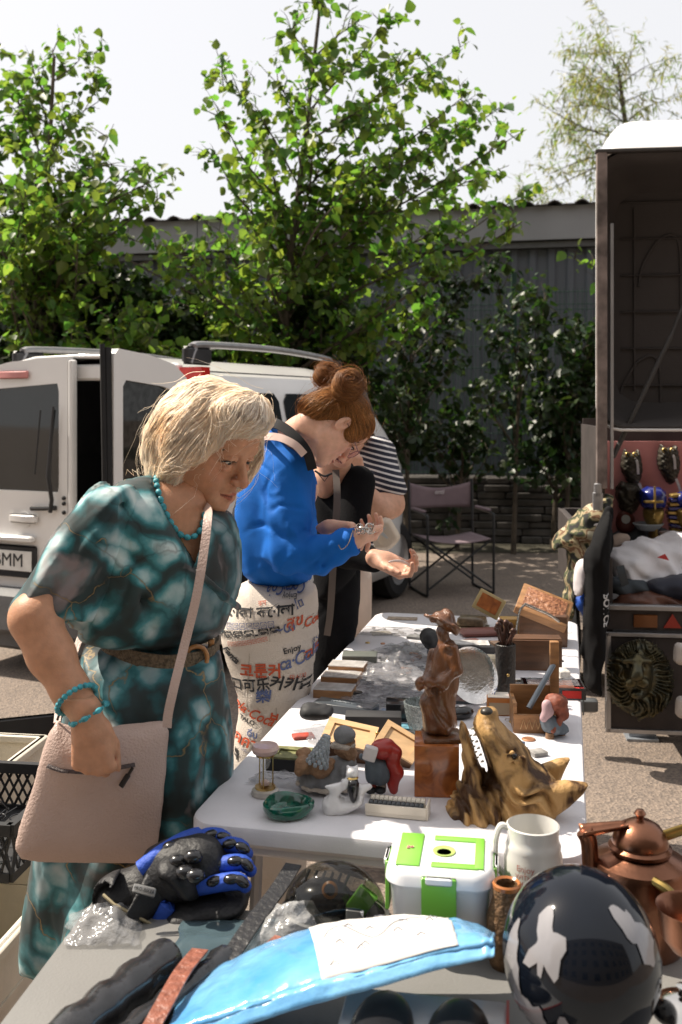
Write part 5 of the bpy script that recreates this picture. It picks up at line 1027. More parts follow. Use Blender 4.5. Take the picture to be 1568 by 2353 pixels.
m_ = MB(); m_.box((.62, -.012, 2.628), (1.32, .04, .016), bev=.004); m_.build('top_frame', mat('frame_dark', (.05,.045,.042), .6), lid)
m_ = MB(); m_.box((.62,.80,1.15),(1.24,.02,.62)); m_.box((-.0,.42,1.15),(.012,.8,.56)); m_.build('added_dark_backdrop', MATS['brown_board'], tr); m_ = MB(); m_.tube([(.04, .02, 1.30), (.30, .10, 1.83)], .011, 8); m_.tube([(.30, .10, 1.83), (.46, .2, 2.2)], .008, 8); m_.build('gas_strut', MATS['frame_dark'], lid)  # dark panels added behind the display board so the interior reads dark
# board with carved masks inside
d_ = 4.78
bd = MB(); bd.box((.46, .62, 1.09), (.86, .012, .52)); tag(bd.build('display_board', mat('pink_board', (.70,.30,.29), .8, var=.06)), 'dull pink display board leaning inside the open trailer', 'board'); bd_o = bpy.data.objects['display_board']; bd_o.location = tr.location; bd_o.rotation_euler = tr.rotation_euler
brz = mat('dark_bronze', (.05,.045,.035), .45, .5, var=.5, vs=30, bump=.3, bs=60); gld = mat('old_gold', (.36,.25,.08), .38, .7, var=.35, vs=25); nvy = mat('glossy_blue', (.012,.02,.16), .2, coat=.5)
ribbon = mat('white_ribbon', (.55,.54,.55), .7)
def fb(u0, v0, u1, v1, d, T_, res): return Fld(P(u0, v1, d)-Vector((.01, T_+.02, .01)), P(u1, v0, d)+Vector((.01, T_+.02, .01)), res)
for (u, v, s_, lb) in ((1451, 1072, 1, 'dark carved owl mask with a white ribbon hanging at the left of the pink board'), (1536, 1062, 1.05, 'dark carved owl mask with a longer white ribbon over the blue-crowned head')):
    o = thing('owl_mask', lb, 'mask', tuple(P(u, v+40, 4.92))); f = fb(u-40, v-55, u+40, v+60, 4.92, .05, .005)
    q = lambda pts: [(u+a*s_, v+b_*s_) for a, b_ in pts]
    f.infl(q([(-16,-45),(-10,-32),(8,-32),(16,-42),(22,-20),(26,5),(22,28),(12,46),(0,50),(-12,30),(-24,10),(-24,-15)]), 4.92, .045, .035); f.disp(lambda x, y, z: .004*np.sin(x*210+z*60)*np.sin(z*260), .03); np_obj('carving', f.mesh(0), brz, o)
    for sx in (-8, 9): m = MB(); m.lathe([(.006,0),(.012,.004),(.014,.0),(.012,-.004)], 14, P(u+sx*s_, v-27, 4.885), Matrix.Rotation(R(90), 3, 'X'), cap=False); m.build('eye_ring', gld, o, world=True)
    strap([P(u+8, v-20, 4.88), P(u+14, v-8, 4.87), P(u+16, v+18, 4.875)], .012, .002, ribbon, o, 'ribbon'); strap([P(u+18, v+38, 4.88), P(u+26, v+60, 4.87), P(u+30, v+84 if s_ > 1 else v+80, 4.875)], .013, .002, ribbon, o, 'ribbon')
o = thing('bear_mask', 'dark animal head mask above a small wall clock at the left of the board', 'mask', tuple(P(1443, 1190, 4.9))); f = fb(1405, 1105, 1480, 1200, 4.9, .06, .005)
f.infl([(1420,1112),(1430,1106),(1444,1110),(1458,1106),(1470,1118),(1474,1140),(1466,1165),(1452,1185),(1438,1185),(1422,1165),(1414,1140)], 4.9, .06, .05); f.disp(folds(.010, 60, 60, 60, 3), .03); np_obj('carving', f.mesh(0), brz, o)
o = thing('wall_clock', 'small dark red clock with a pale round dial under the animal mask', 'clock', tuple(P(1437, 1215, 4.86))); f = fb(1410, 1165, 1470, 1235, 4.88, .04, .005); f.infl([(1425,1172),(1450,1172),(1462,1195),(1455,1225),(1420,1225),(1413,1195)], 4.88, .03, .03); np_obj('case', f.mesh(1), mat('case_red', (.09,.018,.012), .5), o)
m = MB(); m.lathe([(0,0),(.021,0),(.021,.006),(0,.006)], 20, P(1438,1193,4.848), Matrix.Rotation(R(90), 3, 'X')); m.build('dial', mat('dial', (.35,.38,.38), .5), o, world=True)
def egypt(u, v, kind, lb):
    o = thing('pharaoh_bust', lb, 'bust', tuple(P(u, v+62, 4.8))); d = 4.8; f = fb(u-55, v-80, u+55, v+70, d, .1, .005)
    f.infl([(u-22,v-16),(u+22,v-16),(u+24,v+4),(u+16,v+26),(u+8,v+36),(u+12,v+60),(u-12,v+60),(u-8,v+36),(u-16,v+26),(u-24,v+4)], d, .06, .05, sm=1)
    f.cap(P(u,v,d-.062), P(u,v+11,d-.075), .004, .007, k=.01); f.cap(P(u-6,v+18,d-.060), P(u+6,v+18,d-.060), .003, k=.006)
    for s_ in (-9, 9): f.ell(P(u+s_, v-1, d-.064), (.010,.006,.006), k=.008, op='-')
    np_obj('face', f.mesh(1), gld, o)
    if kind: 
        f = fb(u-35, v-75, u+35, v-5, d, .1, .005); f.infl([(u-29,v-64),(u+28,v-60),(u+28,v-20),(u+22,v-10),(u-22,v-10),(u-30,v-20)], d, .075, .06, sm=1); np_obj('crown', f.mesh(1), nvy, o)
        m = MB(); m.box(P(u+3, v-36, d-.078), (.009,.012,.11), bev=.003); m.box(P(u, v-27, d-.07), (.09,.03,.012), bev=.004); m.build('crown_band', gld, o, world=True)
    else:
        for k in range(11):
            m = MB(); vv = v-42+k*10; wd_ = 34-abs(k-4)*2; m.box(P(u-wd_/2-6, vv, d), (wd_*d/F, .05, .017), Matrix.Rotation(R(-8+k*2.5), 3, 'Y'), bev=.005); m.box(P(u+wd_/2+6, vv, d), (wd_*d/F, .05, .017), Matrix.Rotation(R(8-k*2.5), 3, 'Y'), bev=.005); m.build('headcloth_stripe', nvy if k % 2 else gld, o, world=True)
        m = MB(); m.ball(P(u, v-32, d), (.05,.05,.04)); m.build('headcloth', nvy, o, world=True)
egypt(1502, 1180, 1, 'gold face bust with a tall blue crown inside the trailer'); egypt(1572, 1180, 0, 'gold pharaoh bust with a blue and gold striped headcloth at the right edge')
# things lying on the trailer bed
def cloth(name, lb, cat, poly, d, T_, Rr, m, gz=0, gx=0, res=.006, am=.008, fs=(14,10,16), seed=1, cre=None, parent=None, k=.01):
    us = [p[0] for p in poly]; vs_ = [p[1] for p in poly]; e = T_+abs(gz)*(max(vs_)-min(vs_))/F*d+abs(gx)*(max(us)-min(us))/F*d
    f = fb(min(us)-6, min(vs_)-6, max(us)+6, max(vs_)+6, d, e, res); f.infl(poly, d, T_, Rr, gx=gx, gz=gz, k=k); f.disp(folds(am, *fs, seed), .05)
    if cre: f.disp(cre, .05)
    V, Fc = f.mesh(1)
    if parent is not None: return np_obj(name, (V, Fc), m, parent)
    o = np_obj(name, (V, Fc), m, None, world=False); return tag(o, lb, cat)
wsh = mat('white_cotton', (.82,.82,.86), .85, var=.04, vs=4, bump=.2, bs=60)
cre = lambda x, y, z: .006*np.sin(x*55+z*70+5*N3(x*9, y*9, z*9))
cloth('shirt_pile', 'crumpled pile of white shirts on the trailer bed', 'clothes', [(1396,1262),(1440,1252),(1480,1232),(1520,1240),(1570,1225),(1640,1230),(1660,1330),(1560,1345),(1480,1350),(1420,1345),(1398,1310)], 4.62, .13, .10, wsh, gz=.6, am=.02, fs=(12,9,14), cre=cre, res=.006)
cloth('folded_trousers', 'dark grey folded trousers with a belt loop beside the white shirts', 'clothes', [(1398,1330),(1440,1325),(1490,1330),(1500,1362),(1440,1372),(1400,1362)], 4.50, .08, .05, mat('grey_wool', (.07,.085,.10), .9), am=.01, cre=cre)
cloth('dark_jacket', 'folded black and navy jacket heaped over the front of the white shirts', 'clothes', [(1480,1340),(1510,1325),(1560,1318),(1600,1322),(1660,1330),(1660,1400),(1560,1392),(1500,1375)], 4.46, .08, .06, mat('navy_cloth', (.018,.022,.04), .6, sheen=.2), am=.012, seed=4)
cloth('leather_coat', 'brown leather coat folded at the trailer edge', 'clothes', [(1396,1390),(1430,1365),(1500,1352),(1560,1372),(1660,1375),(1660,1412),(1500,1408),(1400,1406)], 4.44, .07, .04, mat('brown_leather', (.12,.05,.032), .35, var=.4, vs=12, bump=.4, bs=50), am=.010, cre=cre)
strap([P(1425,1300,4.42), P(1430,1320,4.41), P(1437,1345,4.42)], .035, .006, blk_ if False else mat('patch_grey', (.05,.06,.07), .6), None, 'dark_label'); tag(bpy.data.objects['dark_label'], 'dark grey woven tab lying on the white shirts', 'tab')
m = MB(); m.prism([(0,0),(.055,.0),(.03,.024)], Matrix.Translation(P(1510,1281,4.46))@Matrix.Rotation(R(90), 4, 'X')@Matrix.Rotation(R(-14), 4, 'Z'), .004); tag(m.build('red_pennant', mat('red_flag', (.5,.05,.05), .7)), 'small red triangle of cloth on the white shirts', 'cloth')
for (u, v, w_, c, lb) in ((1490,1200,70,(.30,.34,.37),'pale grey dish among the goods behind the white shirts'), (1555,1222,80,(.55,.52,.48),'cream round dish at the back of the trailer bed')):
    m = MB(); r_ = w_/2/F*4.8; m.lathe([(0,0),(r_*.6,0),(r_,.03),(r_*.96,.034),(r_*.6,.008),(0,.006)], 28, P(u, v+18, 4.8)); tag(m.build('dish', mat('dish%d' % u, c, .35)), lb, 'dish')
cloth('dark_bundle', 'dark bundle of bags at the back of the trailer bed', 'bundle', [(1400,1235),(1440,1205),(1500,1208),(1560,1225),(1560,1250),(1400,1262)], 4.95, .1, .05, mat('grey_wool', (.07,.085,.10)), am=.015)
cloth('beige_rag', 'crumpled beige cloth beside the corner post behind the shirts', 'cloth', [(1396,1240),(1425,1222),(1450,1228),(1445,1255),(1400,1262)], 4.78, .05, .03, mat('beige_cloth', (.62,.50,.42)), am=.012)
# lion mask on the tail flap
lbz = mat('lion_bronze', (.055,.06,.05), .33, .75, var=.5, vs=22, col2=(.10,.08,.035), bump=.15, bs=60); lo = thing('lion_mask', 'large bronze lion head mask hung on the trailer flap', 'mask', tuple(P(1466, 1650, 4.25)))
d = 4.28; f = fb(1380, 1455, 1560, 1665, d, .16, .0042)
f.infl([(1466,1468),(1500,1475),(1530,1505),(1548,1550),(1545,1600),(1520,1635),(1480,1655),(1440,1640),(1405,1610),(1392,1560),(1398,1515),(1425,1482)], d, .06, .10, k=.01)
cx, cz = P(1464, 1550, d).x, P(1464, 1550, d).z
f.disp(lambda x, y, z: -(.009*np.sin(np.arctan2(x-cx, z-cz)*30+16*N3(x*16, y*5, z*16))+.006*N3(x*70,y*20,z*70))*np.clip((np.hypot(x-cx, (z-cz)*.9)-.055)/.03, 0, 1)*(y < d), .06)
f.infl([(1464,1496),(1492,1505),(1500,1540),(1490,1590),(1464,1608),(1438,1590),(1428,1540),(1438,1505)], d-.03, .075, .06, k=.015)
f.cap(P(1464,1512,d-.09), P(1464,1548,d-.125), .020, .026, k=.02); f.ell(P(1464,1556,d-.135), (.026,.018,.016), k=.01); f.ell(P(1450,1570,d-.115), (.026,.024,.022), k=.012); f.ell(P(1478,1570,d-.115), (.026,.024,.022), k=.012); f.ell(P(1464,1596,d-.10), (.026,.022,.018), k=.012)
for s_ in (-1, 1): f.ell(P(1464+s_*20,1530,d-.105), (.014,.014,.010), k=.012, op='-'); f.ell(P(1464+s_*20,1531,d-.092), (.009,.009,.008), k=.003); f.cap(P(1464+s_*8,1518,d-.105), P(1464+s_*30,1520,d-.088), .010, k=.012)
f.cap(P(1445,1583,d-.125), P(1483,1583,d-.125), .006, k=.006, op='-'); np_obj('carving', f.mesh(1), lbz, lo)
for (u, v, n) in ((1562,1502,'upper'), (1566,1625,'lower')):
    f = fb(u-22, v-32, u+26, v+34, 4.22, .05, .005); f.infl([(u-10,v-26),(u+14,v-24),(u+16,v+20),(u+4,v+28),(u-14,v+20),(u-14,v)], 4.22, .035, .025); tag(np_obj('plaster_foot', f.mesh(1), mat('plaster', (.55,.50,.46), .7), None, world=False), f'{n} pale plaster ornament at the right edge of the trailer flap', 'ornament')
# clothes hung at the corner
camo = bpy.data.materials.new('camouflage'); camo.use_nodes = True; n = camo.node_tree; bs = n.nodes['Principled BSDF']; bs.inputs['Roughness'].default_value = .85; tc = n.nodes.new('ShaderNodeTexCoord'); nz = n.nodes.new('ShaderNodeTexNoise'); nz.inputs['Scale'].default_value = 14; nz.inputs['Detail'].default_value = 3; nz.inputs['Distortion'].default_value = .8
cr = n.nodes.new('ShaderNodeValToRGB'); cr.color_ramp.interpolation = 'CONSTANT'; e = cr.color_ramp.elements; e[0].color = (.015,.015,.012,1); e[1].position = .44; e[1].color = (.06,.07,.03,1)
for p_, c in ((.5,(.30,.24,.14,1)), (.57,(.14,.07,.035,1)), (.63,(.38,.34,.24,1))): x = e.new(p_); x.color = c
n.links.new(tc.outputs['Object'], nz.inputs[0]); n.links.new(nz.outputs[0], cr.inputs[0]); n.links.new(cr.outputs[0], bs.inputs[0])
cloth('camouflage_jacket', 'camouflage jacket hung over the corner of the trailer', 'jacket', [(1390,1138),(1408,1150),(1400,1200),(1380,1260),(1350,1300),(1325,1330),(1318,1420),(1296,1420),(1295,1340),(1308,1270),(1288,1255),(1270,1268),(1272,1240),(1300,1205),(1345,1165)], 4.42, .10, .06, camo, am=.012, cre=cre)
cloth('baseball_cap', 'off-white cap with a long peak hanging below the camouflage jacket', 'cap', [(1326,1288),(1352,1280),(1356,1310),(1350,1345),(1335,1372),(1318,1368),(1318,1320)], 4.28, .05, .04, mat('cap_white', (.62,.58,.60), .8), am=.003)
cloth('blue_shirt', 'bright blue shirt hanging beside the white cap', 'shirt', [(1348,1320),(1368,1315),(1372,1400),(1352,1422),(1322,1395),(1326,1372),(1340,1360)], 4.33, .04, .03, mat('royal_blue', (.012,.07,.36), .7), am=.008, cre=cre)
cloth('black_jacket', 'black jacket with white lettering hanging from the trailer corner post', 'jacket', [(1396,1165),(1402,1200),(1398,1290),(1394,1420),(1396,1500),(1384,1560),(1390,1598),(1374,1606),(1352,1590),(1342,1560),(1346,1480),(1340,1410),(1346,1330),(1338,1290),(1356,1235),(1378,1195)], 4.24, .075, .05, mat('black_nylon', (.008,.008,.009), .85, spec=.2), am=.022, fs=(16,9,7), gz=-.05)
bj = bpy.data.objects['black_jacket']; bvJ2 = bvh_of(np.array([tuple(v.co) for v in bj.data.vertices]), np.array([tuple(p.vertices) for p in bj.data.polygons]))
def jl(co): return onto(bvJ2, 1385-co.y*F/4.2, 1395-co.x*F/4.2*-1, 4.24, .003)
text_mesh('lettering', 'POLICE', .042, mat('letter_white', (.55,.55,.55), .8), bj, None, bold=.001, fn=jl)
# ================================================================ TABLES
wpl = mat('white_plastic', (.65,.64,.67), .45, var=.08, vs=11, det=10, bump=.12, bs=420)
def rrect(w, l, r, z, ins=0):
    o = []; x, y = w/2-ins, l/2-ins; r = max(r-ins, .002)
    for cx, cy, a0 in ((x-r, -y+r, -90), (x-r, y-r, 0), (-x+r, y-r, 90), (-x+r, -y+r, 180)):
        for k in range(8): a = R(a0+k*90/7); o.append((cx+r*math.cos(a), cy+r*math.sin(a), z))
    return o
def slab(mb, w, l, r, z0, z1, e=.008):
    rg = [rrect(w, l, r, z0, e+.02), rrect(w, l, r, z0, e), rrect(w, l, r, z0+e, 0), rrect(w, l, r, z1-e, 0), rrect(w, l, r, z1-e*.3, e*.3), rrect(w, l, r, z1, e)]; n = 32; vs = [p for q in rg for p in q]
    mb.add(vs, [(j*n+i, j*n+(i+1)%n, (j+1)*n+(i+1)%n, (j+1)*n+i) for j in range(5) for i in range(n)]+[tuple(5*n+i for i in range(n)), tuple(reversed(range(n)))])
TA = R(-12.7); tb1 = thing('folding_table', 'long white plastic folding table covered with flea market goods', 'table', (.284, 2.795, 0), TA)
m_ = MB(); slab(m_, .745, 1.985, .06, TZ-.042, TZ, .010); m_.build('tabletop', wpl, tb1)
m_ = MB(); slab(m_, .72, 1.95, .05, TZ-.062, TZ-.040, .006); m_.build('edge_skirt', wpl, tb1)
m_ = MB(); m_.box((.0, -.72, TZ-.0012), (.05,.10,.003), bev=.001) if False else None
tub = mat('grey_tube', (.35,.35,.37), .35, .6)
for y in (-.78, .78):
    for x in (-.29, .29): m_ = MB(); m_.tube([(x, y, .69), (x*1.05, y, .35), (x*1.1, y, .01)], .0125, 8); m_.build('leg', tub, tb1)
    m_ = MB(); m_.tube([(-.31, y, .10), (.31, y, .10)], .011, 8); m_.tube([(-.29, y, .62), (.29, y, .62)], .011, 8); m_.build('leg_brace', tub, tb1)
pp = T(1345, 1500); m_ = MB(); m_.box((.28, .86, TZ+.0008), (.14,.16,.0016)); m_.build('moulded_panel', mat('panel_grey', (.62,.61,.62), .6, bump=.3, bs=500), tb1)
# near table
f0, f1 = Vector((-.445, 1.80, FZ)), Vector((.95, 1.66, FZ)); tb2 = thing('market_table', 'low grey plastic table in the foreground heaped with goods', 'table', (0, 0, 0))
m_ = MB(); n0 = Vector((-.54, 1.05, FZ)); n1 = Vector((1.0, .85, FZ)); cor = [n0, n1, f1, f0]; m_.add(cor+[c-Vector((0,0,.04)) for c in cor], [(0,1,2,3),(7,6,5,4),(0,4,5,1),(1,5,6,2),(2,6,7,3),(3,7,4,0)]); m_.build('tabletop', mat('grey_table', (.20,.197,.19), .4, var=.06, vs=6, bump=.1, bs=200), tb2, smooth=False)
for c in cor: q = lerp(c, Vector((.24,1.3,FZ)), .1); m_ = MB(); m_.tube([(q.x, q.y, FZ-.04), (q.x, q.y, .0)], .014, 8); m_.build('leg', tub, tb2)
# ================================================================ GOODS ON THE FAR TABLE
wood_d = mat('dark_wood', (.10,.045,.02), .4, var=.35, vs=10, stretch=(1,6,6), coat=.15, bump=.1); wood_m = mat('mid_wood', (.30,.15,.06), .45, var=.35, vs=12, stretch=(1,5,5), bump=.1)
wood_l = mat('light_wood', (.58,.38,.20), .5, var=.15, vs=14, stretch=(1,5,5)); burl = mat('burl_wood', (.20,.055,.015), .2, var=.4, vs=26, col2=(.50,.16,.035), coat=.6, dist=1.5, det=8)
blkp = mat('glossy_black', (.012,.012,.014), .22, coat=.4); blkm = mat('matt_black', (.02,.02,.022), .65); glass = mat('crystal', (.9,.94,.95), .03, trans=1, spec=.6)
bagm = glassy('plastic_film', (.93,.93,.93), .10, .70, bump=1.0, bs=40, gloss_col=(.28,.28,.30)); ivory = mat('ivory', (.70,.64,.54), .35, var=.06, coat=.3); brass = mat('brass', (.55,.38,.14), .3, 1, var=.2)
def on(name, lb, cat, u, v, rz=0, z=TZ, group=None): p = OnZ(u, v, z); return thing(name, lb, cat, tuple(p), R(rz), group)
def fw(u0, v0, u1, v1, d, T_, res): return fb(u0, v0, u1, v1, d, T_, res)
def sdf(name, m, parent, f, it=1, label=None): return np_obj(name, f.mesh(it), m, parent, label=label)
# hourglass
o = on('hourglass', 'small hourglass with pink marble ends and brass rods at the near left corner', 'hourglass', 610, 1826)
mar = mat('pink_marble', (.55,.36,.33), .25, var=.2, vs=30, coat=.5, col2=(.66,.50,.44)); mar2 = mat('grey_marble', (.45,.42,.38), .3, var=.2, vs=30, coat=.4)
m = MB(); m.lathe([(0,0),(.027,0),(.029,.004),(.027,.011),(.021,.014),(0,.014)], 28); m.build('base', mar2, o); m = MB(); m.lathe([(0,.082),(.018,.082),(.025,.086),(.0285,.094),(.025,.101),(0,.103)], 28); m.build('top_plate', mar, o)
m = MB(); m.lathe([(.0,.014),(.021,.014),(.021,.018),(0,.018)], 24); m.build('brass_ring', brass, o); m = MB(); m.lathe([(0,.079),(.019,.079),(.019,.082),(0,.082)], 24); m.build('brass_ring', brass, o)
for a in (20, 140, 260): m = MB(); m.tube([(.016*math.cos(R(a)), .016*math.sin(R(a)), .016), (.016*math.cos(R(a)), .016*math.sin(R(a)), .082)], .0013, 6); m.build('rod', brass, o)
m = MB(); m.lathe([(.002,.019),(.010,.021),(.0115,.030),(.008,.041),(.0016,.049),(.008,.057),(.0115,.068),(.010,.077),(.002,.079)], 20); m.build('glass_bulb', glassy('clear_glass', (.97,.98,.98), .02, .86), o); m = MB(); m.lathe([(0,.020),(.009,.021),(.009,.027),(0,.032)], 16); m.build('sand', mar, o)
# green dish
o = on('ashtray', 'green malachite dish with a scalloped rim beside the hourglass', 'dish', 660, 1872, 0)
m = MB(); wob = lambda a, z: 1+(.10*math.cos(3*a+.5)+.05*math.cos(2*a))*min(z/.02, 1); m.lathe([(0,0),(.034,0),(.043,.006),(.047,.018),(.0465,.026),(.043,.029),(.039,.026),(.033,.012),(.02,.008),(0,.007)], 48, wob=wob); m.build('bowl', mat('malachite', (.004,.045,.03), .12, var=.7, vs=16, col2=(.01,.14,.09), dist=3, coat=.8), o)
# rummy tile case
o = on('tile_case', 'ivory case holding a row of white and a row of black game pieces', 'game set', 913, 1872, -12.7)
m = MB(); m.box((0,-.002,.009), (.118,.036,.018), bev=.003); m.box((0,-.019,.016),(.118,.004,.016), bev=.001); m.build('case', ivory, o); blkc = mat('piece_black', (.02,.025,.03), .25, coat=.4)
for k in range(12):
    x = -.049+k*.0089; m = MB(); m.lathe([(0,-.004),(.0085,-.004),(.0092,-.0025),(.0092,.0025),(.0085,.004),(0,.004)], 16, (x, .010, .022), Matrix.Rotation(R(90), 3, 'Y')); m.build('white_piece', ivory, o)
    m = MB(); m.lathe([(0,-.004),(.0085,-.004),(.0092,-.0025),(.0092,.0025),(.0085,.004),(0,.004)], 16, (x, -.0085, .020), Matrix.Rotation(R(90), 3, 'Y')); m.build('black_piece', blkc, o)
m = MB(); m.box((.060,.002,.014), (.004,.040,.028), bev=.001); m.build('end_plate', ivory, o)
# white goats figurine
d = 1.955; o = thing('goat_figurine', 'white porcelain figurine of goats, one in a black waistcoat', 'figurine', tuple(P(795, 1875, d))); porc = mat('porcelain', (.72,.71,.72), .18, coat=.6, var=.04)
f = fw(735, 1765, 865, 1885, d, .04, .0022); f.infl([(738,1848),(745,1832),(775,1822),(800,1835),(835,1818),(838,1848),(790,1872),(755,1876),(742,1868)], d, .026, .022)
f.chain([P(765,1835,d-.01), P(775,1812,d-.01), P(790,1805,d-.012)], [.010,.008,.007]); f.ell(P(798,1799,d-.014), (.009,.007,.008)); f.chain([P(790,1800,d), P(788,1790,d)], .002); f.cap(P(765,1812,d-.01), P(750,1808,d-.014), .006, .003); f.chain([P(812,1800,d), P(812,1782,d)], [.009,.008]); f.ell(P(810,1776,d-.006), (.011,.010,.012)); f.cap(P(803,1766,d), P(799,1760,d), .003, .002); f.cap(P(817,1766,d), P(821,1760,d), .003, .002); f.cap(P(828,1815,d), P(848,1808,d+.01), .012, .006)
f.disp(folds(.0012, 90, 90, 90, 1)); sdf('porcelain', porc, o, f)
f = fw(790, 1775, 830, 1852, d-.012, .03, .0022); f.infl([(798,1788),(822,1786),(828,1808),(820,1842),(808,1846),(796,1815)], d-.012, .016, .012); sdf('waistcoat', blkp, o, f); m = MB(); m.lathe([(.010,-.003),(.0125,0),(.010,.003)], 14, P(810,1787,d-.008), cap=False); m.build('gold_collar', brass, o, world=True)
# mother-and-tree figurine
d = 2.06; o = thing('christmas_figurine', 'grey and brown resin figurine carrying a snowy fir tree', 'figurine', tuple(P(745, 1820, d))); gres = mat('resin_grey', (.20,.205,.215), .7, var=.3, vs=30, bump=.3); bres = mat('resin_brown', (.27,.155,.085), .7, var=.35, vs=30, bump=.5, bs=120); wres = mat('resin_cream', (.48,.42,.36), .7, var=.15, bump=.6, bs=160)
f = fw(672, 1700, 830, 1830, d, .055, .003); f.infl([(690,1760),(720,1750),(770,1740),(815,1720),(822,1770),(808,1818),(740,1822),(690,1808),(678,1795),(688,1780)], d, .042, .035); f.disp(lambda x, y, z: .002*np.sin(x*260+z*60)); sdf('robe', gres, o, f)
f = fw(675, 1790, 820, 1832, d, .05, .0028); f.chain([P(684,1800,d-.02), P(710,1815,d-.035), P(750,1820,d-.04), P(800,1815,d-.03)], .005, k=.004); f.disp(folds(.002, 120, 120, 120, 1)); sdf('hem', wres, o, f)
f = fw(665, 1680, 830, 1800, d, .07, .003); f.infl([(678,1745),(700,1735),(735,1752),(770,1740),(765,1775),(735,1792),(705,1775),(685,1785),(674,1770)], d-.03, .022, .02); f.infl([(770,1700),(815,1690),(822,1730),(815,1760),(785,1740),(765,1725)], d, .03, .02); f.ell(P(700,1730,d-.01), (.018,.012,.012)); f.disp(folds(.004, 70, 70, 70, 3)); sdf('fur', bres, o, f)
f = fw(760, 1665, 835, 1720, d, .05, .0026); f.ell(P(790,1690,d-.005), (.021,.021,.020)); f.ell(P(806,1688,d-.012), (.010,.010,.010)); sdf('hood', gres, o, f); f = fw(755, 1695, 835, 1730, d, .05, .0026); f.ell(P(790,1712,d-.005), (.026,.024,.010)); f.disp(folds(.003, 90, 90, 90, 3)); sdf('collar', wres, o, f)
m = MB(); ft_, fb_ = P(752,1690,d-.05), P(728,1758,d-.055); ax = (fb_-ft_); fr = frame(ax); rn = random.Random(2)
for k in range(9):
    for i in range(10):
        t = (k+.5)/9; a = i*.628+k*.3; r_ = .004+.017*t; p = ft_+ax*t+fr@Vector((math.cos(a)*r_, math.sin(a)*r_, 0)); m.ball(p, (.0045,.0035,.0055), 6, 4)
m.build('fir_tree', mat('snowy_fir', (.30,.33,.36), .8, var=.3, vs=60), o, world=True)
# gnome with red hat
d = 2.04; o = thing('gnome_figurine', 'gnome figurine with a big red cap holding a white parcel', 'figurine', tuple(P(875, 1822, d))); red = mat('resin_red', (.33,.022,.015), .4, var=.3, vs=20, coat=.3)
f = fw(825, 1695, 920, 1825, d, .05, .0026); f.infl([(838,1745),(850,1735),(885,1740),(898,1760),(900,1790),(880,1805),(842,1798),(836,1775)], d, .03, .025); f.cap(P(845,1745,d-.02), P(833,1738,d-.03), .008, .006); f.disp(lambda x, y, z: .0015*np.sin(x*300)); sdf('coat', mat('resin_slate', (.10,.125,.15), .7, var=.2, vs=30), o, f)
f = fw(845, 1690, 930, 1825, d, .05, .0026); f.ell(P(878,1722,d-.005), (.024,.024,.020), k=.01); f.chain([P(892,1716,d), P(908,1730,d-.005), P(903,1755,d-.01), P(912,1775,d-.01), P(903,1800,d-.01), P(905,1815,d-.01)], [.016,.013,.012,.013,.010,.009], k=.008); sdf('cap', red, o, f)
m = MB(); m.box(P(851,1731,d-.035), (.026,.018,.028), Matrix.Rotation(.3, 3, 'Y'), bev=.003); m.build('parcel', mat('parcel_white', (.62,.58,.58), .5), o, world=True)
for u_ in (856, 878): m = MB(); m.tube([P(u_,1795,d), P(u_,1812,d-.005)], .009, 8); m.build('leg', wres if u_ > 860 else red, o, world=True); m = MB(); m.ball(P(u_-4,1815,d-.01), (.012,.015,.007)); m.build('shoe', blkm, o, world=True)
# gnome woman at the right
d = 2.40; o = thing('gnome_figurine', 'red-haired gnome figurine in a blue-grey skirt and brown boots near the right table edge', 'figurine', tuple(P(1275, 1713, d)))
f = fw(1235, 1625, 1315, 1692, d, .05, .003); f.infl([(1242,1640),(1258,1632),(1285,1650),(1305,1668),(1308,1684),(1270,1690),(1248,1680),(1240,1660)], d, .035, .03); f.disp(lambda x, y, z: .002*np.sin(x*320+y*100)); sdf('skirt', mat('resin_slate', (.10,.125,.15)), o, f)
f = fw(1245, 1590, 1300, 1670, d, .05, .003); f.ell(P(1276,1614,d-.005), (.025,.026,.022)); f.chain([P(1290,1615,d), P(1292,1640,d), P(1272,1680,d-.03)], [.016,.012,.006], k=.01); f.disp(folds(.004, 80, 80, 80, 4)); sdf('hair', mat('resin_rust', (.20,.055,.03), .6, var=.4, vs=60), o, f)
f = fw(1235, 1595, 1280, 1660, d, .05, .003); f.ell(P(1257,1620,d-.02), (.012,.012,.013)); f.cap(P(1260,1635,d-.02), P(1250,1650,d-.02), .014, .010); sdf('face', mat('resin_pink', (.45,.30,.32), .6, var=.2), o, f)
for u_, dy in ((1264, -.015), (1290, .01)): m = MB(); m.tube([P(u_,1683,d+dy), P(u_,1706,d+dy)], [.010,.012], 10); m.ball(P(u_-6,1709,d+dy-.01), (.016,.013,.008)); m.build('boot', bres, o, world=True)
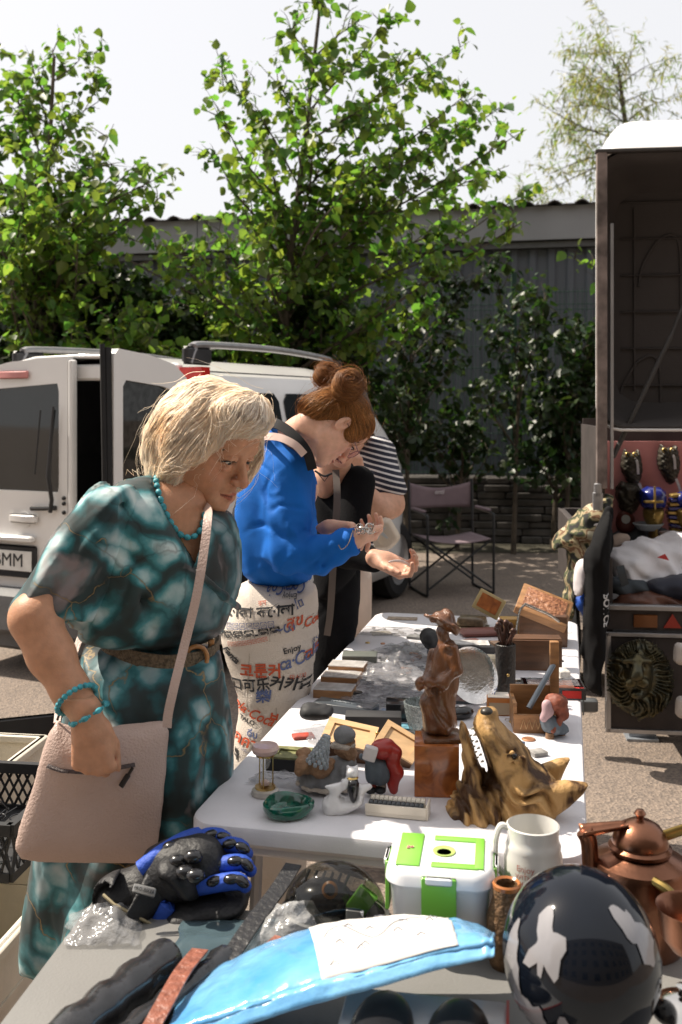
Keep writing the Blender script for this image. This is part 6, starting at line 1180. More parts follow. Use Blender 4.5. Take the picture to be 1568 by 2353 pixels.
# open wooden box, two halves
def tray(mb, w, l, h, t, fl=.004):
    mb.box((0,0,fl/2), (w,l,fl)); mb.box((-w/2+t/2,0,h/2+fl/2), (t,l,h-fl)); mb.box((w/2-t/2,0,h/2+fl/2), (t,l,h-fl)); mb.box((0,-l/2+t/2,h/2+fl/2), (w-2*t,t,h-fl)); mb.box((0,l/2-t/2,h/2+fl/2), (w-2*t,t,h-fl))
o = on('wooden_box', 'open light wooden box lying on its back behind the figurines', 'box', 840, 1745, 0)
ob = bpy.data.objects.new('half', None)
for nm, x, y, ry, rzz, z in (('box_half', -.035, .0, 8, -14, .055), ('lid_half', .075, -.02, 26, -17, .045)):
    Mx = Matrix.Translation((x, y, z))@Matrix.Rotation(R(rzz), 4, 'Z')@Matrix.Rotation(R(ry), 4, 'Y')@Matrix.Rotation(R(22), 4, 'X')
    for (m_w, h0, h1, mm, part) in ((1, -.02, .0, wood_d, nm), (0, 0, .004, wood_l, 'rim')):
        m = MB(); W0, L0, t = (.112, .075, .016) if nm == 'box_half' else (.092, .075, .014)
        if part != 'rim': tray(m, W0, L0, .045, .012); m.v = [tuple(Mx@Vector((a, b_, c-.045))) for a, b_, c in m.v]; hb = m.build(part, wood_d, o)
        else:
            tray(m, W0+.003, L0+.003, .004, t, 0.0001); m.v = [tuple(Mx@Vector((a, b_, c))) for a, b_, c in m.v]; m.build(part, wood_l, hb)
m = MB(); m.ball((.026,-.005,.06), .004); m.build('hinge', brass, o)
bpy.data.objects.remove(ob)
# burl cube + statue
o = on('burl_cube', 'polished orange burl wood cube carrying the carved cowboy', 'box', 1004, 1832, -5); m = MB(); m.box((0,.045,.052), (.090,.095,.104), bev=.0015); m.build('cube', burl, o)
d = 2.07; ZC = .846; o = thing('cowboy_statue', 'carved brown wooden statue of a man in a wide hat and coat on the cube', 'statue', tuple(P(1010, 1692, d))); carv = mat('carved_wood', (.13,.048,.016), .28, var=.35, vs=12, stretch=(4,4,1), coat=.35, bump=.3, bs=60)
f = fw(950, 1400, 1075, 1700, d, .06, .0026)
f.infl([(985,1418),(1002,1414),(1012,1405),(1030,1408),(1040,1420),(1052,1440),(1052,1462),(1036,1455),(1015,1440),(1000,1432),(988,1430)], d, .034, .022); f.ell(P(1022,1416,d), (.019,.022,.014)); f.ell(P(1018,1430,d), (.040,.036,.006), Matrix.Rotation(R(24), 3, 'Y')@Matrix.Rotation(R(-12), 3, 'X'), k=.006); f.infl([(1003,1440),(1030,1435),(1035,1470),(1015,1478),(1006,1466),(1000,1455)], d, .022, .018)
f.infl([(1015,1465),(1040,1465),(1052,1490),(1056,1530),(1054,1580),(1048,1600),(1050,1690),(975,1688),(972,1650),(960,1605),(978,1590),(975,1560),(990,1525),(1000,1490)], d, .036, .035, k=.012)
f.chain([P(1036,1492,d-.028), P(1046,1540,d-.034), P(1020,1572,d-.042), P(982,1568,d-.046)], [.014,.013,.011,.010], k=.006); f.chain([P(1000,1500,d+.02), P(985,1550,d+.01), P(968,1575,d-.02)], [.012,.011,.010], k=.006); f.ell(P(972,1572,d-.03), (.014,.012,.010)); f.ell(P(962,1568,d-.03), (.008,.008,.008))
f.cap(P(980,1590,d-.04), P(1005,1600,d-.045), .006, k=.01); f.cap(P(970,1600,d-.045), P(990,1680,d-.04), .007, .006, k=.01, op='-'); f.cap(P(1010,1590,d-.05), P(1030,1670,d-.045), .006, .006, k=.012, op='-'); f.cap(P(1000,1490,d-.035), P(1030,1500,d-.04), .004, k=.01, op='-')
f.disp(lambda x, y, z: .0022*np.sin(x*190+z*40+5*N3(x*20, y*20, z*14)), .03); sdf('figure', carv, o, f); m = MB(); m.box(P(1015,1691,d), (.078,.07,.012), bev=.003); m.build('base', carv, o, world=True)
# wolf head
d = 1.96; o = thing('wolf_head', 'carved wooden wolf head howling upwards with open jaws', 'carving', tuple(P(1150, 1905, d)))
wf = mat('wolf_wood', (.05,.022,.008), .5, var=.3, vs=16, thr=(.42,.56), spec=.3, col2=(.46,.28,.115), stretch=(1,1,.6), bump=.5, bs=70, coat=0, dist=1.0, det=6); f = fw(1005, 1625, 1360, 1925, d, .13, .0032)
f.infl([(1065,1690),(1080,1720),(1092,1765),(1120,1800),(1165,1700),(1200,1700),(1225,1745),(1255,1765),(1275,1800),(1290,1840),(1270,1870),(1180,1900),(1120,1915),(1070,1912),(1018,1900),(1025,1860),(1055,1810),(1072,1760),(1060,1720)], d, .075, .055, k=.012)
f.infl([(1098,1640),(1115,1633),(1135,1640),(1165,1675),(1200,1700),(1215,1735),(1190,1790),(1140,1800),(1125,1770),(1112,1730),(1100,1700),(1085,1668)], d-.005, .060, .045, k=.02)
f.infl([(1056,1662),(1068,1657),(1080,1690),(1098,1740),(1112,1780),(1100,1810),(1075,1790),(1065,1740),(1058,1700)], d-.005, .045, .025, k=.012)
f.ell(P(1122,1640,d-.01), (.020,.026,.014)); f.infl([(1084,1672),(1092,1672),(1112,1740),(1120,1775),(1110,1778),(1094,1735)], d-.03, .07, .01, k=.006, op='-', sm=0)
f.ell(P(1182,1737,d-.062), (.014,.014,.010), k=.010, op='-'); f.ell(P(1182,1738,d-.050), (.010,.009,.008), k=.002); f.chain([P(1160,1736,d-.062), P(1180,1728,d-.068), P(1205,1745,d-.058)], .004, k=.006); f.chain([P(1162,1740,d-.060), P(1184,1750,d-.064), P(1205,1748,d-.056)], .0035, k=.006)
f.chain([P(1292,1812,d-.068), P(1330,1812,d-.066)], [.010,.006], k=.01, op='-')
def fur(x, y, z):
    s_ = (x-P(1060,1700,d).x); u_ = x*.75+z*.65; v_ = -x*.65+z*.75; return .0075*np.sin(u_*210+7*N3(u_*14, y*9, v_*26))*np.clip((P(1060,1770,d).z-z)/.03+.15, .15, 1)
f.disp(fur, .03); f.disp(folds(.0025, 45, 45, 45, 7)); f.infl([(1240,1758),(1285,1742),(1312,1741),(1300,1765),(1285,1800),(1255,1800)], d+.05, .016, .014, k=.012, sm=0); f.infl([(1255,1800),(1300,1793),(1354,1799),(1340,1822),(1308,1852),(1268,1880)], d-.045, .022, .018, k=.012, sm=0)
sdf('carving', wf, o, f)
m = MB(); 
for k in range(6): t = k/5; p = lerp(P(1090,1672,d-.045), P(1112,1748,d-.055), t); m.tube([p, p+Vector((-.006,0,-.003))], [.003,.001], 6)
for k in range(5): t = k/5; p = lerp(P(1078,1692,d-.045), P(1098,1755,d-.050), t); m.tube([p, p+Vector((.006,0,.003))], [.003,.001], 6)
m.build('teeth', mat('teeth', (.20,.17,.13), .4), o, world=True); m = MB(); m.ball(P(1182,1738,d-.056), (.006,.005,.006)); m.build('eye', blkp, o, world=True); m = MB(); m.ball(P(1119,1636,d-.022), (.013,.013,.009)); m.build('nose', mat('nose_dark', (.03,.025,.02), .4), o, world=True)
# crystal bowl
o = on('crystal_bowl', 'cut crystal bowl half hidden behind the cowboy statue', 'bowl', 972, 1688); m = MB(); wob = lambda a, z: 1+.035*math.cos(24*a+z*260); m.lathe([(0,0),(.026,0),(.034,.02),(.041,.05),(.046,.078),(.043,.079),(.038,.052),(.030,.022),(.02,.008),(0,.007)], 72, wob=wob); m.build('bowl', glassy('cut_glass', (.80,.85,.86), .04, .55, bump=1, bs=90, gloss_col=(.25,.28,.28)), o)
# generic small boxes
def sbox(name, lb, cat, u, v, w, l, h, rz, m, bev=.002, group=None, rx=0): o = on(name, lb, cat, u, v, rz, group=group); k = MB(); k.box((0, l/2, h/2), (w, l, h), bev=bev); k.build('case' if cat != 'book' else 'cover', m, o); return o
fm = mat('gilt_frame', (.20,.20,.09), .45, var=.4, vs=60); o = sbox('photo_frame_box', 'black box with a speckled green-gold framed lid behind the hourglass', 'box', 675, 1775, .125, .075, .026, -10, blkm); m = MB(); tray(m, .123, .073, .004, .020, .0002); [m.v.__setitem__(i, (a, b_+.0375, c+.0262)) for i, (a, b_, c) in enumerate(m.v)]; m.build('frame', fm, o); m = MB(); m.box((.012,.012,.0285), (.06,.012,.002)); m.build('label_plate', fm, o)
for (u, v, lb) in ((770,1598,'nearest of the three flat glass-topped wooden cases'), (785,1568,'middle one of the three flat glass-topped wooden cases'), (800,1543,'farthest of the three flat glass-topped wooden cases')):
    o = on('glass_case', lb, 'case', u, v, -12, group='flat glass-topped cases at the table edge'); m = MB(); tray(m, .105, .07, .022, .004); m.build('tray', wood_m, o); m = MB(); m.box((0,0,.009), (.095,.06,.008)); m.build('lining', mat('lining', (.08,.05,.04), .8, var=.5, vs=60), o); m = MB(); m.box((0,0,.0235), (.105,.07,.0025)); m.build('glass_lid', glassy('pane', (.8,.75,.7), .03, .7), o)
sbox('grey_case', 'small grey lidded case at the left table edge beyond the glass-topped ones', 'case', 826, 1533, .105, .065, .034, -4, mat('grey_green', (.12,.13,.115), .4, coat=.3), .003)
o = sbox('harmonica_box', 'long black and clear presentation box with pale lettering', 'box', 785, 1642, .165, .055, .022, -24, mat('box_slate', (.045,.055,.065), .3, coat=.3)); text_mesh('lettering', 'HARMONICA', .014, mat('print_grey', (.35,.38,.4), .6), o, Matrix.Translation((0,.03,.0225)), bold=.0); m = MB(); m.box((.06,.0275,.024), (.04,.05,.003), bev=.001); m.build('clear_end', bagm, o)
f = fw(685, 1612, 770, 1655, 2.34, .05, .004); f.infl([(688,1628),(700,1615),(740,1618),(768,1625),(766,1648),(730,1655),(695,1650),(686,1640)], 2.34, .035, .02); f.disp(folds(.003, 40, 40, 40)); tag(np_obj('pouch', f.mesh(1), blkm, None, world=False), 'soft black pouch in front of the long black box', 'pouch')
sbox('card_box', 'black cardboard box lying behind the open wooden box', 'box', 858, 1690, .135, .05, .045, -3, blkm); sbox('jewel_box', 'square black box with a faint oval logo beside the crystal bowl', 'box', 922, 1660, .075, .06, .045, -3, blkp)
o = on('sunglasses_case', 'shiny black oval compact case with a pale rim', 'case', 765, 1618, 20); 
o = thing('compact_mirror', 'oval black compact with a silver rim beside the glass-topped cases', 'mirror', tuple(T(812, 1598)), R(15)) if False else o
m = MB(); m.lathe([(0,0),(.022,0),(.025,.006),(.022,.012),(0,.014)], 24, sq=.55); m.build('shell', blkp, o); m = MB(); m.lathe([(.025,.005),(.0265,.0065),(.025,.008)], 24, cap=False, sq=.55); m.build('rim', mat('silver', (.55,.52,.48)), o); o.location = tuple(T(815, 1600))
# clear bags with small metal goods, printed cards
rb = random.Random(8)
def bag_film(lb, u, v, w, l, h, rz, seed, fill=True):
    o = on('plastic_bag', lb, 'bag', u, v, rz, group='small clear plastic bags heaped on the table'); r_ = random.Random(seed); ox, oy = r_.uniform(0,50), r_.uniform(0,50)
    def fn(a, b_): 
        e = (math.sin(a*math.pi)*math.sin(b_*math.pi))**.5 if 0 < a < 1 and 0 < b_ < 1 else 0; q = mnoise.noise(Vector((a*5+ox, b_*5+oy, 0))); return ((a-.5)*w*(1+.15*q), (b_-.5)*l, .003+h*e*(.55+.6*q)+.004*abs(mnoise.noise(Vector((a*14+ox, b_*14, 1)))))
    m = MB(); m.grid(fn, 18, 14); m.build('film', bagm, o)
    if fill:
        m = MB()
        for _ in range(9): p = (r_.uniform(-w*.36, w*.36), r_.uniform(-l*.36, l*.36), .006); m.box(p, (r_.uniform(.01,.03), r_.uniform(.006,.014), .004), Matrix.Rotation(r_.uniform(0,3), 3, 'Z'), bev=.0015)
        m.build('contents', r_.choice([MATS['silver'], mat('paper_white', (.8,.78,.76)), mat('copper_bits', (.45,.22,.12), .4, .6), MATS['matt_black'], mat('grey_metal', (.25,.25,.27), .35, .8)]), o)
cnt = [(760,1690,'empty crumpled clear bag behind the black box with the framed lid'), (905,1520,'clear bag with a label beside the grey lidded case'), (850,1570,'clear bag right of the middle glass-topped case'), (890,1580,'clear bag holding a black strap in the middle of the heap'), (930,1560,'clear bag leaning at the centre of the heap'), (870,1600,'clear bag near the oval compact'), (940,1515,'clear bag next to the statue hat'), (910,1545,'crinkled clear bag with small cards'), (955,1590,'clear bag behind the crystal bowl'), (900,1500,'clear bag at the lit edge of the heap'), (860,1545,'clear bag against the grey lidded case'), (975,1540,'clear bag under the statue shoulder'), (930,1610,'clear bag above the square black box'), (845,1620,'flat clear bag behind the long black box'), (950,1490,'clear bag below the black cap')]
for k, (u, v, lb) in enumerate(cnt): bag_film(lb, u, v, rb.uniform(.12,.18), rb.uniform(.10,.15), rb.uniform(.016,.036), rb.uniform(-60,60), k, k > 0)
bag_film('clear plastic film lying behind the green dish and the hourglass', 655, 1800, .15, .07, .022, -20, 91, False)
clut = [(1010,1470,'keyring'),(1040,1520,'keyring'),(1105,1500,'medal'),(1130,1490,'medal'),(1060,1448,'brooch'),(1015,1450,'brooch'),(880,1480,'coin'),(960,1450,'coin'),(1010,1440,'coin'),(845,1478,'coin'),(935,1640,'badge'),(890,1655,'badge'),(1100,1690,'badge'),(1180,1660,'keyring'),(1215,1700,'medal'),(1290,1520,'coin')]
for k, (u, v, nm) in enumerate(clut):
    o = on(nm, 'small scattered metal trinket lying on the table', nm, u, v, k*37, group='small metal trinkets strewn on the table'); m = MB(); r_ = .008+.004*((k*7)%3); m.lathe([(0,0),(r_,0),(r_*1.05,.002),(r_*.8,.004),(r_*.6,.003),(0,.0045)], 16, sq=.7+.1*(k%4)); m.build('disc', [MATS['silver'], brass, mat('copper_bits', (.45,.22,.12), .4, .6), MATS['glossy_black']][k%4], o)
    if nm == 'keyring': m = MB(); m.tube([(.018+.009*math.cos(a), .009*math.sin(a), .002) for a in [q*.628 for q in range(10)]], .0011, 5, closed=True); m.build('ring', MATS['silver'], o)
for (u, v, w_, l_, h_, rz_, c, lb) in [(700,1700,.05,.03,.008,15,(.35,.05,.03),'small flat red matchbox near the left table edge'), (905,1715,.03,.03,.02,30,(.30,.16,.07),'tiny brown wooden cube in front of the square black box'), (1120,1600,.05,.035,.02,-10,(.45,.42,.36),'small beige carton between plate and black cylinder'), (1010,1505,.06,.03,.012,20,(.08,.10,.14),'narrow navy box beside the statue shoulder'), (950,1470,.05,.04,.01,-25,(.14,.14,.14),'thin grey plastic box in the sun at the far end'), (1150,1500,.04,.04,.03,12,(.10,.06,.04),'small dark brown tin behind the black cylinder'), (1300,1560,.03,.05,.02,5,(.5,.48,.45),'pale little carton at the right table edge'), (1090,1440,.06,.02,.012,-8,(.30,.26,.10),'olive pen box behind the trinket box'), (1180,1720,.04,.025,.012,-30,(.04,.08,.16),'small blue tin right of the wolf muzzle'), (1245,1740,.035,.03,.010,22,(.25,.24,.23),'grey metal lighter in front of the tool box'), (880,1460,.07,.05,.004,10,(.55,.5,.42),'cream paper slip left of the yellowish bag')]:
    sbox('packet', lb, 'packet', u, v, w_, l_, h_, rz_, mat('pk%d' % u, c, .5, var=.4, vs=70), .0015)
bag_film('large yellowish clear bag lying in the sun at the far left of the table', 915, 1455, .26, .12, .025, -8, 77)
o = on('banknote', 'old brownish banknote at the far end of the table', 'banknote', 925, 1422, -8); m = MB(); m.grid(lambda a, b_: ((a-.5)*.11, (b_-.5)*.055, .0015), 4, 2); m.build('note', mat('note_brown', (.30,.24,.18), .7, var=.5, vs=70), o, thick=.0006)
for k, (u, v, c, lb) in enumerate([(900,1640,(.10,.2,.35),'blue printed leaflet by the crystal bowl'), (945,1672,(.12,.28,.35),'blue and green postcard in front of the crystal bowl'), (830,1672,(.5,.5,.5),'white leaflet with red print behind the open box'), (940,1500,(.6,.58,.55),'white card among the clear bags'), (855,1502,(.7,.7,.68),'white envelope in a clear sleeve left of the heap'), (880,1555,(.35,.33,.3),'grey printed card in the heap'), (1090,1475,(.35,.15,.12),'brown card in the black tray')]):
    o = on('card', lb, 'card', u, v, -30+k*23); m = MB(); m.box((0,0,.0025), (.07,.045,.002)); m.build('sheet', mat('card%d' % k, c, .5, var=.6, vs=50), o)
# cap, trinket box, carved box and the other things at the far end
f = fw(955, 1430, 1020, 1500, 3.15, .07, .005); f.infl([(962,1465),(970,1448),(990,1442),(1010,1455),(1012,1480),(990,1492),(970,1480)], 3.15, .05, .03); f.disp(folds(.008, 30, 30, 30)); tag(np_obj('cap', f.mesh(1), blkm, None, world=False), 'crumpled black and silver cloth cap left of the statue hat', 'cap')
o = on('trinket_box', 'small open trinket box with an orange lining at the far end', 'box', 1082, 1448, -20); m = MB(); m.box((0,.02,.028), (.10,.07,.03), bev=.006, taper=.92); m.box((0,.02,.006), (.11,.08,.012), bev=.004); m.build('body', mat('trinket', (.12,.085,.05), .35, var=.5, vs=80), o)
lid_ = Matrix.Translation((.035,.065,.05))@Matrix.Rotation(R(25), 4, 'Y')@Matrix.Rotation(R(72), 4, 'X'); m = MB(); m.box((0,.035,0), (.10,.075,.014), bev=.003); m.v = [tuple(lid_@Vector(q)) for q in m.v]; l_ = m.build('lid', mat('pale_gold', (.42,.33,.16), .4), o); m = MB(); m.box((0,.036,.0085), (.075,.052,.002)); m.v = [tuple(lid_@Vector(q)) for q in m.v]; m.build('lining', burl, l_)
sbox('purse', 'reddish brown flat purse behind the black tray', 'purse', 1112, 1465, .14, .08, .018, 8, mat('purse_brown', (.20,.075,.06), .5, bump=.2), .008)
o = sbox('black_tray', 'open black tray of papers behind the silver plate', 'tray', 1065, 1502, .20, .09, .022, -3, blkm); m = MB(); m.box((0,.045,.024), (.17,.065,.003)); m.build('papers', mat('papers', (.45,.44,.43), .5, var=.5, vs=40), o)
o = sbox('yellow_box', 'small yellow wooden box with pressed letters under the chain', 'box', 1172, 1465, .062, .05, .062, -4, mat('yellow_wood', (.52,.30,.075), .4, var=.15, vs=20)); text_mesh('lettering', 'BGR', .018, wood_m, o, Matrix.Translation((0,-.001,.038))@Matrix.Rotation(R(90), 4, 'X'), bold=.0005)
o = thing('carved_box', 'large carved reddish wooden box with a sloping lid at the far right', 'box', tuple(T(1248, 1485)), R(-14)); m = MB(); m.box((0,.06,.05), (.155,.12,.10), bev=.003); m.build('body', wood_d, o)
cvd = mat('carved_red', (.17,.06,.028), .4, var=.5, vs=40, col2=(.42,.19,.09), bump=1.0, bs=60, dist=2); Mx = Matrix.Translation((0,.06,.115))@Matrix.Rotation(R(20), 4, 'Y')@Matrix.Rotation(R(24), 4, 'X'); m = MB(); m.box((0,0,0), (.175,.145,.03), bev=.004); m.v = [tuple(Mx@Vector(q)) for q in m.v]; l_ = m.build('lid', wood_m, o); m = MB(); m.box((0,0,.0165), (.14,.105,.006), bev=.002); m.v = [tuple(Mx@Vector(q)) for q in m.v]; m.build('carved_panel', cvd, l_)
m = MB(); ch_ = spline([P(1208,1388,3.22), P(1196,1402,3.18), P(1190,1430,3.14), P(1186,1455,3.1), P(1178,1480,3.05)]+[P(1172,1490,3.0)], 8); [m.ball(q, .0045, 6, 4) for q in ch_]; tag(m.build('chain', MATS['silver']), 'silver chain hanging over the corner of the carved box', 'chain'); m = MB(); ch_ = spline([P(1208,1388,3.22), P(1235,1400,3.2), P(1262,1412,3.2), P(1285,1428,3.2)], 8); [m.ball(q, .0045, 6, 4) for q in ch_]; tag(m.build('chain', MATS['silver']), 'silver chain lying along the lid of the carved box', 'chain')
# plate, quiver, orange-white box
o = thing('silver_plate', 'oval silver plate with an embossed rim propped up behind the statue', 'plate', tuple(P(1088, 1600, 2.62)), 0); m = MB(); Mx = Matrix.Rotation(R(-24), 3, 'Y')@Matrix.Rotation(R(62), 3, 'X'); m.lathe([(0,.002),(.030,.002),(.045,.004),(.060,.010),(.062,.012),(.060,.008),(.045,.0),(.0,-.001)], 48, tuple(P(1088, 1553, 2.62)), Mx, sq=1.22); pm = mat('plate_silver', (.62,.6,.58), .16, 1, var=.15, vs=40, bump=.12, bs=150); m.build('plate', pm, o, world=True)
o = on('quiver', 'black leather cylinder with a snap stud holding small metal heads', 'holder', 1162, 1610, 5); m = MB(); m.lathe([(.0,0),(.024,0),(.026,.01),(.027,.15),(.024,.152),(.022,.12),(0,.11)], 28); m.build('tube', mat('black_leather', (.018,.016,.015), .4, bump=.4, bs=120), o); m = MB(); m.ball((0,-.027,.075), .0045); m.build('stud', brass, o)
m = MB(); rq = random.Random(5)
for k in range(9): a = rq.uniform(0, 6.28); p = Vector((math.cos(a)*.012, math.sin(a)*.012, .15)); q = p+Vector((rq.uniform(-.02,.02), rq.uniform(-.01,.01), rq.uniform(.02,.06))); m.tube([p, q], .0045, 6); m.ball(q, (.009,.007,.010), 8, 6)
m.build('heads', mat('rust_metal', (.06,.03,.022), .4, .5, var=.5, vs=40), o)
o = sbox('white_box', 'white and orange cardboard box right of the statue', 'box', 1146, 1645, .058, .05, .045, -6, mat('orange_card', (.58,.22,.06), .5)); m = MB(); m.box((0,.024,.0462), (.054,.048,.002)); m.build('paper_top', mat('paper_warm', (.72,.66,.58), .7), o); m = MB(); m.box((0.002,-.001,.018), (.052,.001,.03)); m.build('front_label', mat('paper_tan', (.50,.40,.28), .7), o)
o = sbox('battery_box', 'grey-blue box with a printed label behind the wolf head', 'box', 1062, 1618, .095, .07, .045, -6, mat('box_blue', (.10,.13,.15), .5)); m = MB(); m.box((0,-.001,.022), (.055,.001,.028)); m.build('label', mat('label_pink', (.35,.26,.24), .7, var=.4, vs=90), o)
for (u, v, lb) in ((1062,1650,'black computer mouse with a white sticker behind the wolf muzzle'), (1118,1668,'second black mouse partly behind the wolf muzzle')):
    o = on('mouse', lb, 'mouse', u, v, 30); m = MB(); m.ball((0,0,.014), (.034,.022,.016)); m.build('shell', blkp, o); m = MB(); m.box((0,0,.0305), (.018,.010,.001)); m.build('sticker', mat('paper_white', (.8,.78,.76)), o)
# plane and wooden tool box
o = on('tool_box', 'open wooden tool box with a carved front and an upright handle bar', 'box', 1237, 1686, -4); m = MB(); m.box((0,.005,.022), (.115,.008,.044)); m.box((-.054,.055,.035), (.008,.10,.07)); m.box((0,.10,.045), (.115,.008,.09)); m.box((.054,.055,.035), (.008,.10,.07)); m.box((0,.05,.003), (.1,.09,.006)); m.build('body', wood_m, o)
m = MB(); [m.tube([(-.042+k*.014,0,.010), (-.035+k*.014,0,.034), (-.028+k*.014,0,.010)], .0012, 4) for k in range(6)]; m.build('carved_zigzag', wood_l, o); m = MB(); m.box((.052,.10,.10), (.022,.018,.20), bev=.002); m.build('handle_bar', wood_m, o); m = MB(); m.tube([(-.02,.02,.055), (.055,.10,.15)], .007, 8, flat=.5); m.build('blade', mat('steel_dark', (.16,.18,.2), .3, .8), o)
m = MB(); [m.tube(spline([(-.03+k*.02,.03,.012), (-.02+k*.02,.04,.026), (-.01+k*.02,.05,.012)], 4), .002, 6) for k in range(4)]; m.build('brass_bits', brass, o)
o = on('gift_case', 'flat open black case lined in red holding wrapped brown rolls', 'case', 1270, 1595, -5); m = MB(); tray(m, .165, .10, .03, .004); m.build('case', blkp, o); m = MB(); m.box((0,0,.007), (.155,.09,.004)); m.build('red_lining', mat('red_velvet', (.42,.02,.015), .8), o); m = MB(); m.box((.045,-.0512,.014), (.05,.001,.02)); m.build('red_tab', mat('red_velvet', (.42,.02,.015)), o)
for k in range(3): m = MB(); m.tube([(-.065,.03-k*.024,.020), (.055,.03-k*.024,.020)], .010, 10); m.build('roll', mat('roll_brown', (.30,.13,.09), .5, var=.2), o)
m = MB(); m.grid(lambda a, b_: ((a-.5)*.14, (b_-.5)*.07, .034+.006*mnoise.noise(Vector((a*8, b_*6, 3)))), 14, 8); m.build('wrapper', bagm, o)
m = on('wood_block', 'dark wooden drawer standing behind the black case with red lining', 'box', 1225, 1540, -4); k = MB(); k.box((0,0,.045), (.17,.012,.09), bev=.001); k.box((.0,.03,.09), (.17,.06,.006)); k.build('drawer', wood_d, m)
for (u, v, lb) in ((1196,1575,'upper steel bolt clamp right of the black leather cylinder'), (1196,1605,'lower steel bolt clamp right of the black leather cylinder')):
    o = on('metal_clamp', lb, 'clamp', u, v, 0); m = MB(); m.tube([(-.03,0,.012), (.02,0,.012)], .008, 8); m.lathe([(0,0),(.012,0),(.012,.008),(0,.008)], 8, (.022,0,.012), Matrix.Rotation(R(90), 3, 'Y')); m.build('shaft', MATS['silver'], o)
o = sbox('clear_box', 'empty clear plastic box behind the silver plate', 'box', 1078, 1545, .08, .05, .035, 12, glassy('pane2', (.93,.95,.95), .05, .6))
sbox('paper_box', 'small white and yellow paper packet by the black cylinder', 'packet', 1118, 1535, .06, .05, .03, -10, mat('packet', (.62,.55,.40), .6, var=.4, vs=40))
# ================================================================ GOODS ON THE NEAR TABLE
def onq(name, lb, cat, u, v, rz=0, rot=None): return thing(name, lb, cat, tuple(Q(u, v)), R(rz), rot=rot)
# helmet
d = 1.36; hc_ = P(1335, 2195, d); o = thing('motorcycle_helmet', 'big glossy black round helmet with painted-on white reflections', 'helmet', tuple(hc_-Vector((0,0,.12)))); hm_ = mat('helmet_black', (.005,.007,.012), .06, spec=.45, coat=0, var=.2)
m = MB(); pr = [(.104*math.sin(R(a)), -.112*math.cos(R(a))+.0) for a in range(28, 181, 6)]; m.lathe([(.045,-.112)]+[(a, b_) for a, b_ in pr], 56, hc_, Matrix.Rotation(R(-8), 3, 'Y'), sq=1.12); m.build('shell', hm_, o, world=True); m = MB(); m.lathe([(.050,-.1),(.058,-.104),(.056,-.094)], 48, hc_, Matrix.Rotation(R(-8), 3, 'Y'), sq=1.12, cap=False); m.build('rim', rub, o, world=True)
# sky reflections painted on the shell as pale patches
rp_ = random.Random(4); spl = mat('reflection_paint', (.25,.245,.26), .12, coat=.6)
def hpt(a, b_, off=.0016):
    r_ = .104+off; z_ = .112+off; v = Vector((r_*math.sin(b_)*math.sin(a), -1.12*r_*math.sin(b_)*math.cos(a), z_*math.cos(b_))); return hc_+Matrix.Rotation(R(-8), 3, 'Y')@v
def reflection_patch(cs, amp, sd):
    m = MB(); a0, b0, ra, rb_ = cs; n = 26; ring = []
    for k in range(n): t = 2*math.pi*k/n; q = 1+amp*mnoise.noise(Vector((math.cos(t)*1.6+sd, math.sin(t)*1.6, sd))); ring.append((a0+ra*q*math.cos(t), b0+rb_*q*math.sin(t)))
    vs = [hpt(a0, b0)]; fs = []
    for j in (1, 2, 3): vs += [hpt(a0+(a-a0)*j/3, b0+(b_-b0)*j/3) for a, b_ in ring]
    fs = [(0, 1+k, 1+(k+1)%n) for k in range(n)]+[(1+j*n+k, 1+(j+1)*n+k, 1+(j+1)*n+(k+1)%n, 1+j*n+(k+1)%n) for j in range(2) for k in range(n)]; m.add(vs, fs); m.build('painted_reflection', spl, o, world=True)
for cs in ((-.70,1.0,.26,.40), (-1.25,1.45,.16,.42), (-.95,1.85,.18,.26), (-.5,2.05,.18,.26), (-1.2,2.15,.16,.16), (-.85,2.4,.16,.14), (.80,1.0,.20,.34), (-.45,2.45,.12,.12)): reflection_patch(cs, .9, cs[0]*7)
# copper kettle
d = 1.66; o = onq('copper_kettle', 'large old copper kettle with a curled spout and domed lid', 'kettle', 1460, 2150); o.location = (o.location.x, d, FZ); cop = mat('copper', (.25,.115,.07), .30, 1, var=.35, vs=9, bump=.15, bs=30); z0 = FZ
def px2z(v): return CH-(v-V0)/F*d-FZ
m = MB(); m.lathe([(0,0),(.066,0),(.070,.01),(.078,.075),(.079,px2z(1990)),(.075,px2z(1975)),(.045,px2z(1955)),(.040,px2z(1950))], 48); m.build('body', cop, o)
m = MB(); zt = px2z(1950); m.lathe([(.050,zt-.002),(.051,zt+.004),(.045,zt+.008),(.046,zt+.012),(.042,zt+.024),(.032,zt+.038),(.018,zt+.046),(.006,zt+.049),(.006,zt+.053),(.010,zt+.058),(.006,zt+.064),(0,zt+.065)], 40); m.build('lid', cop, o)
m = MB(); zs = px2z(1910); m.tube(spline([(-.060,0,.07), (-.078,0,.10), (-.082,0,zs-.02), (-.086,0,zs), (-.100,0,zs+.012)], 5), [.016]*12+[.014]*9, 10, flat=.8) if False else m.tube(spline([(-.060,0,.07), (-.078,0,.10), (-.084,0,zs-.02), (-.092,0,zs)], 5), .014, 10, flat=.8); m.build('spout', cop, o)
m = MB(); m.grid(lambda a, b_: (-.098+.075*a, -.02+.004*a+.035*b_*(1-.4*a), zs+.006+.010*a-.016*math.sin(b_*math.pi)*(1-a*.5)), 10, 8); m.build('spout_lip', cop, o, thick=.002)
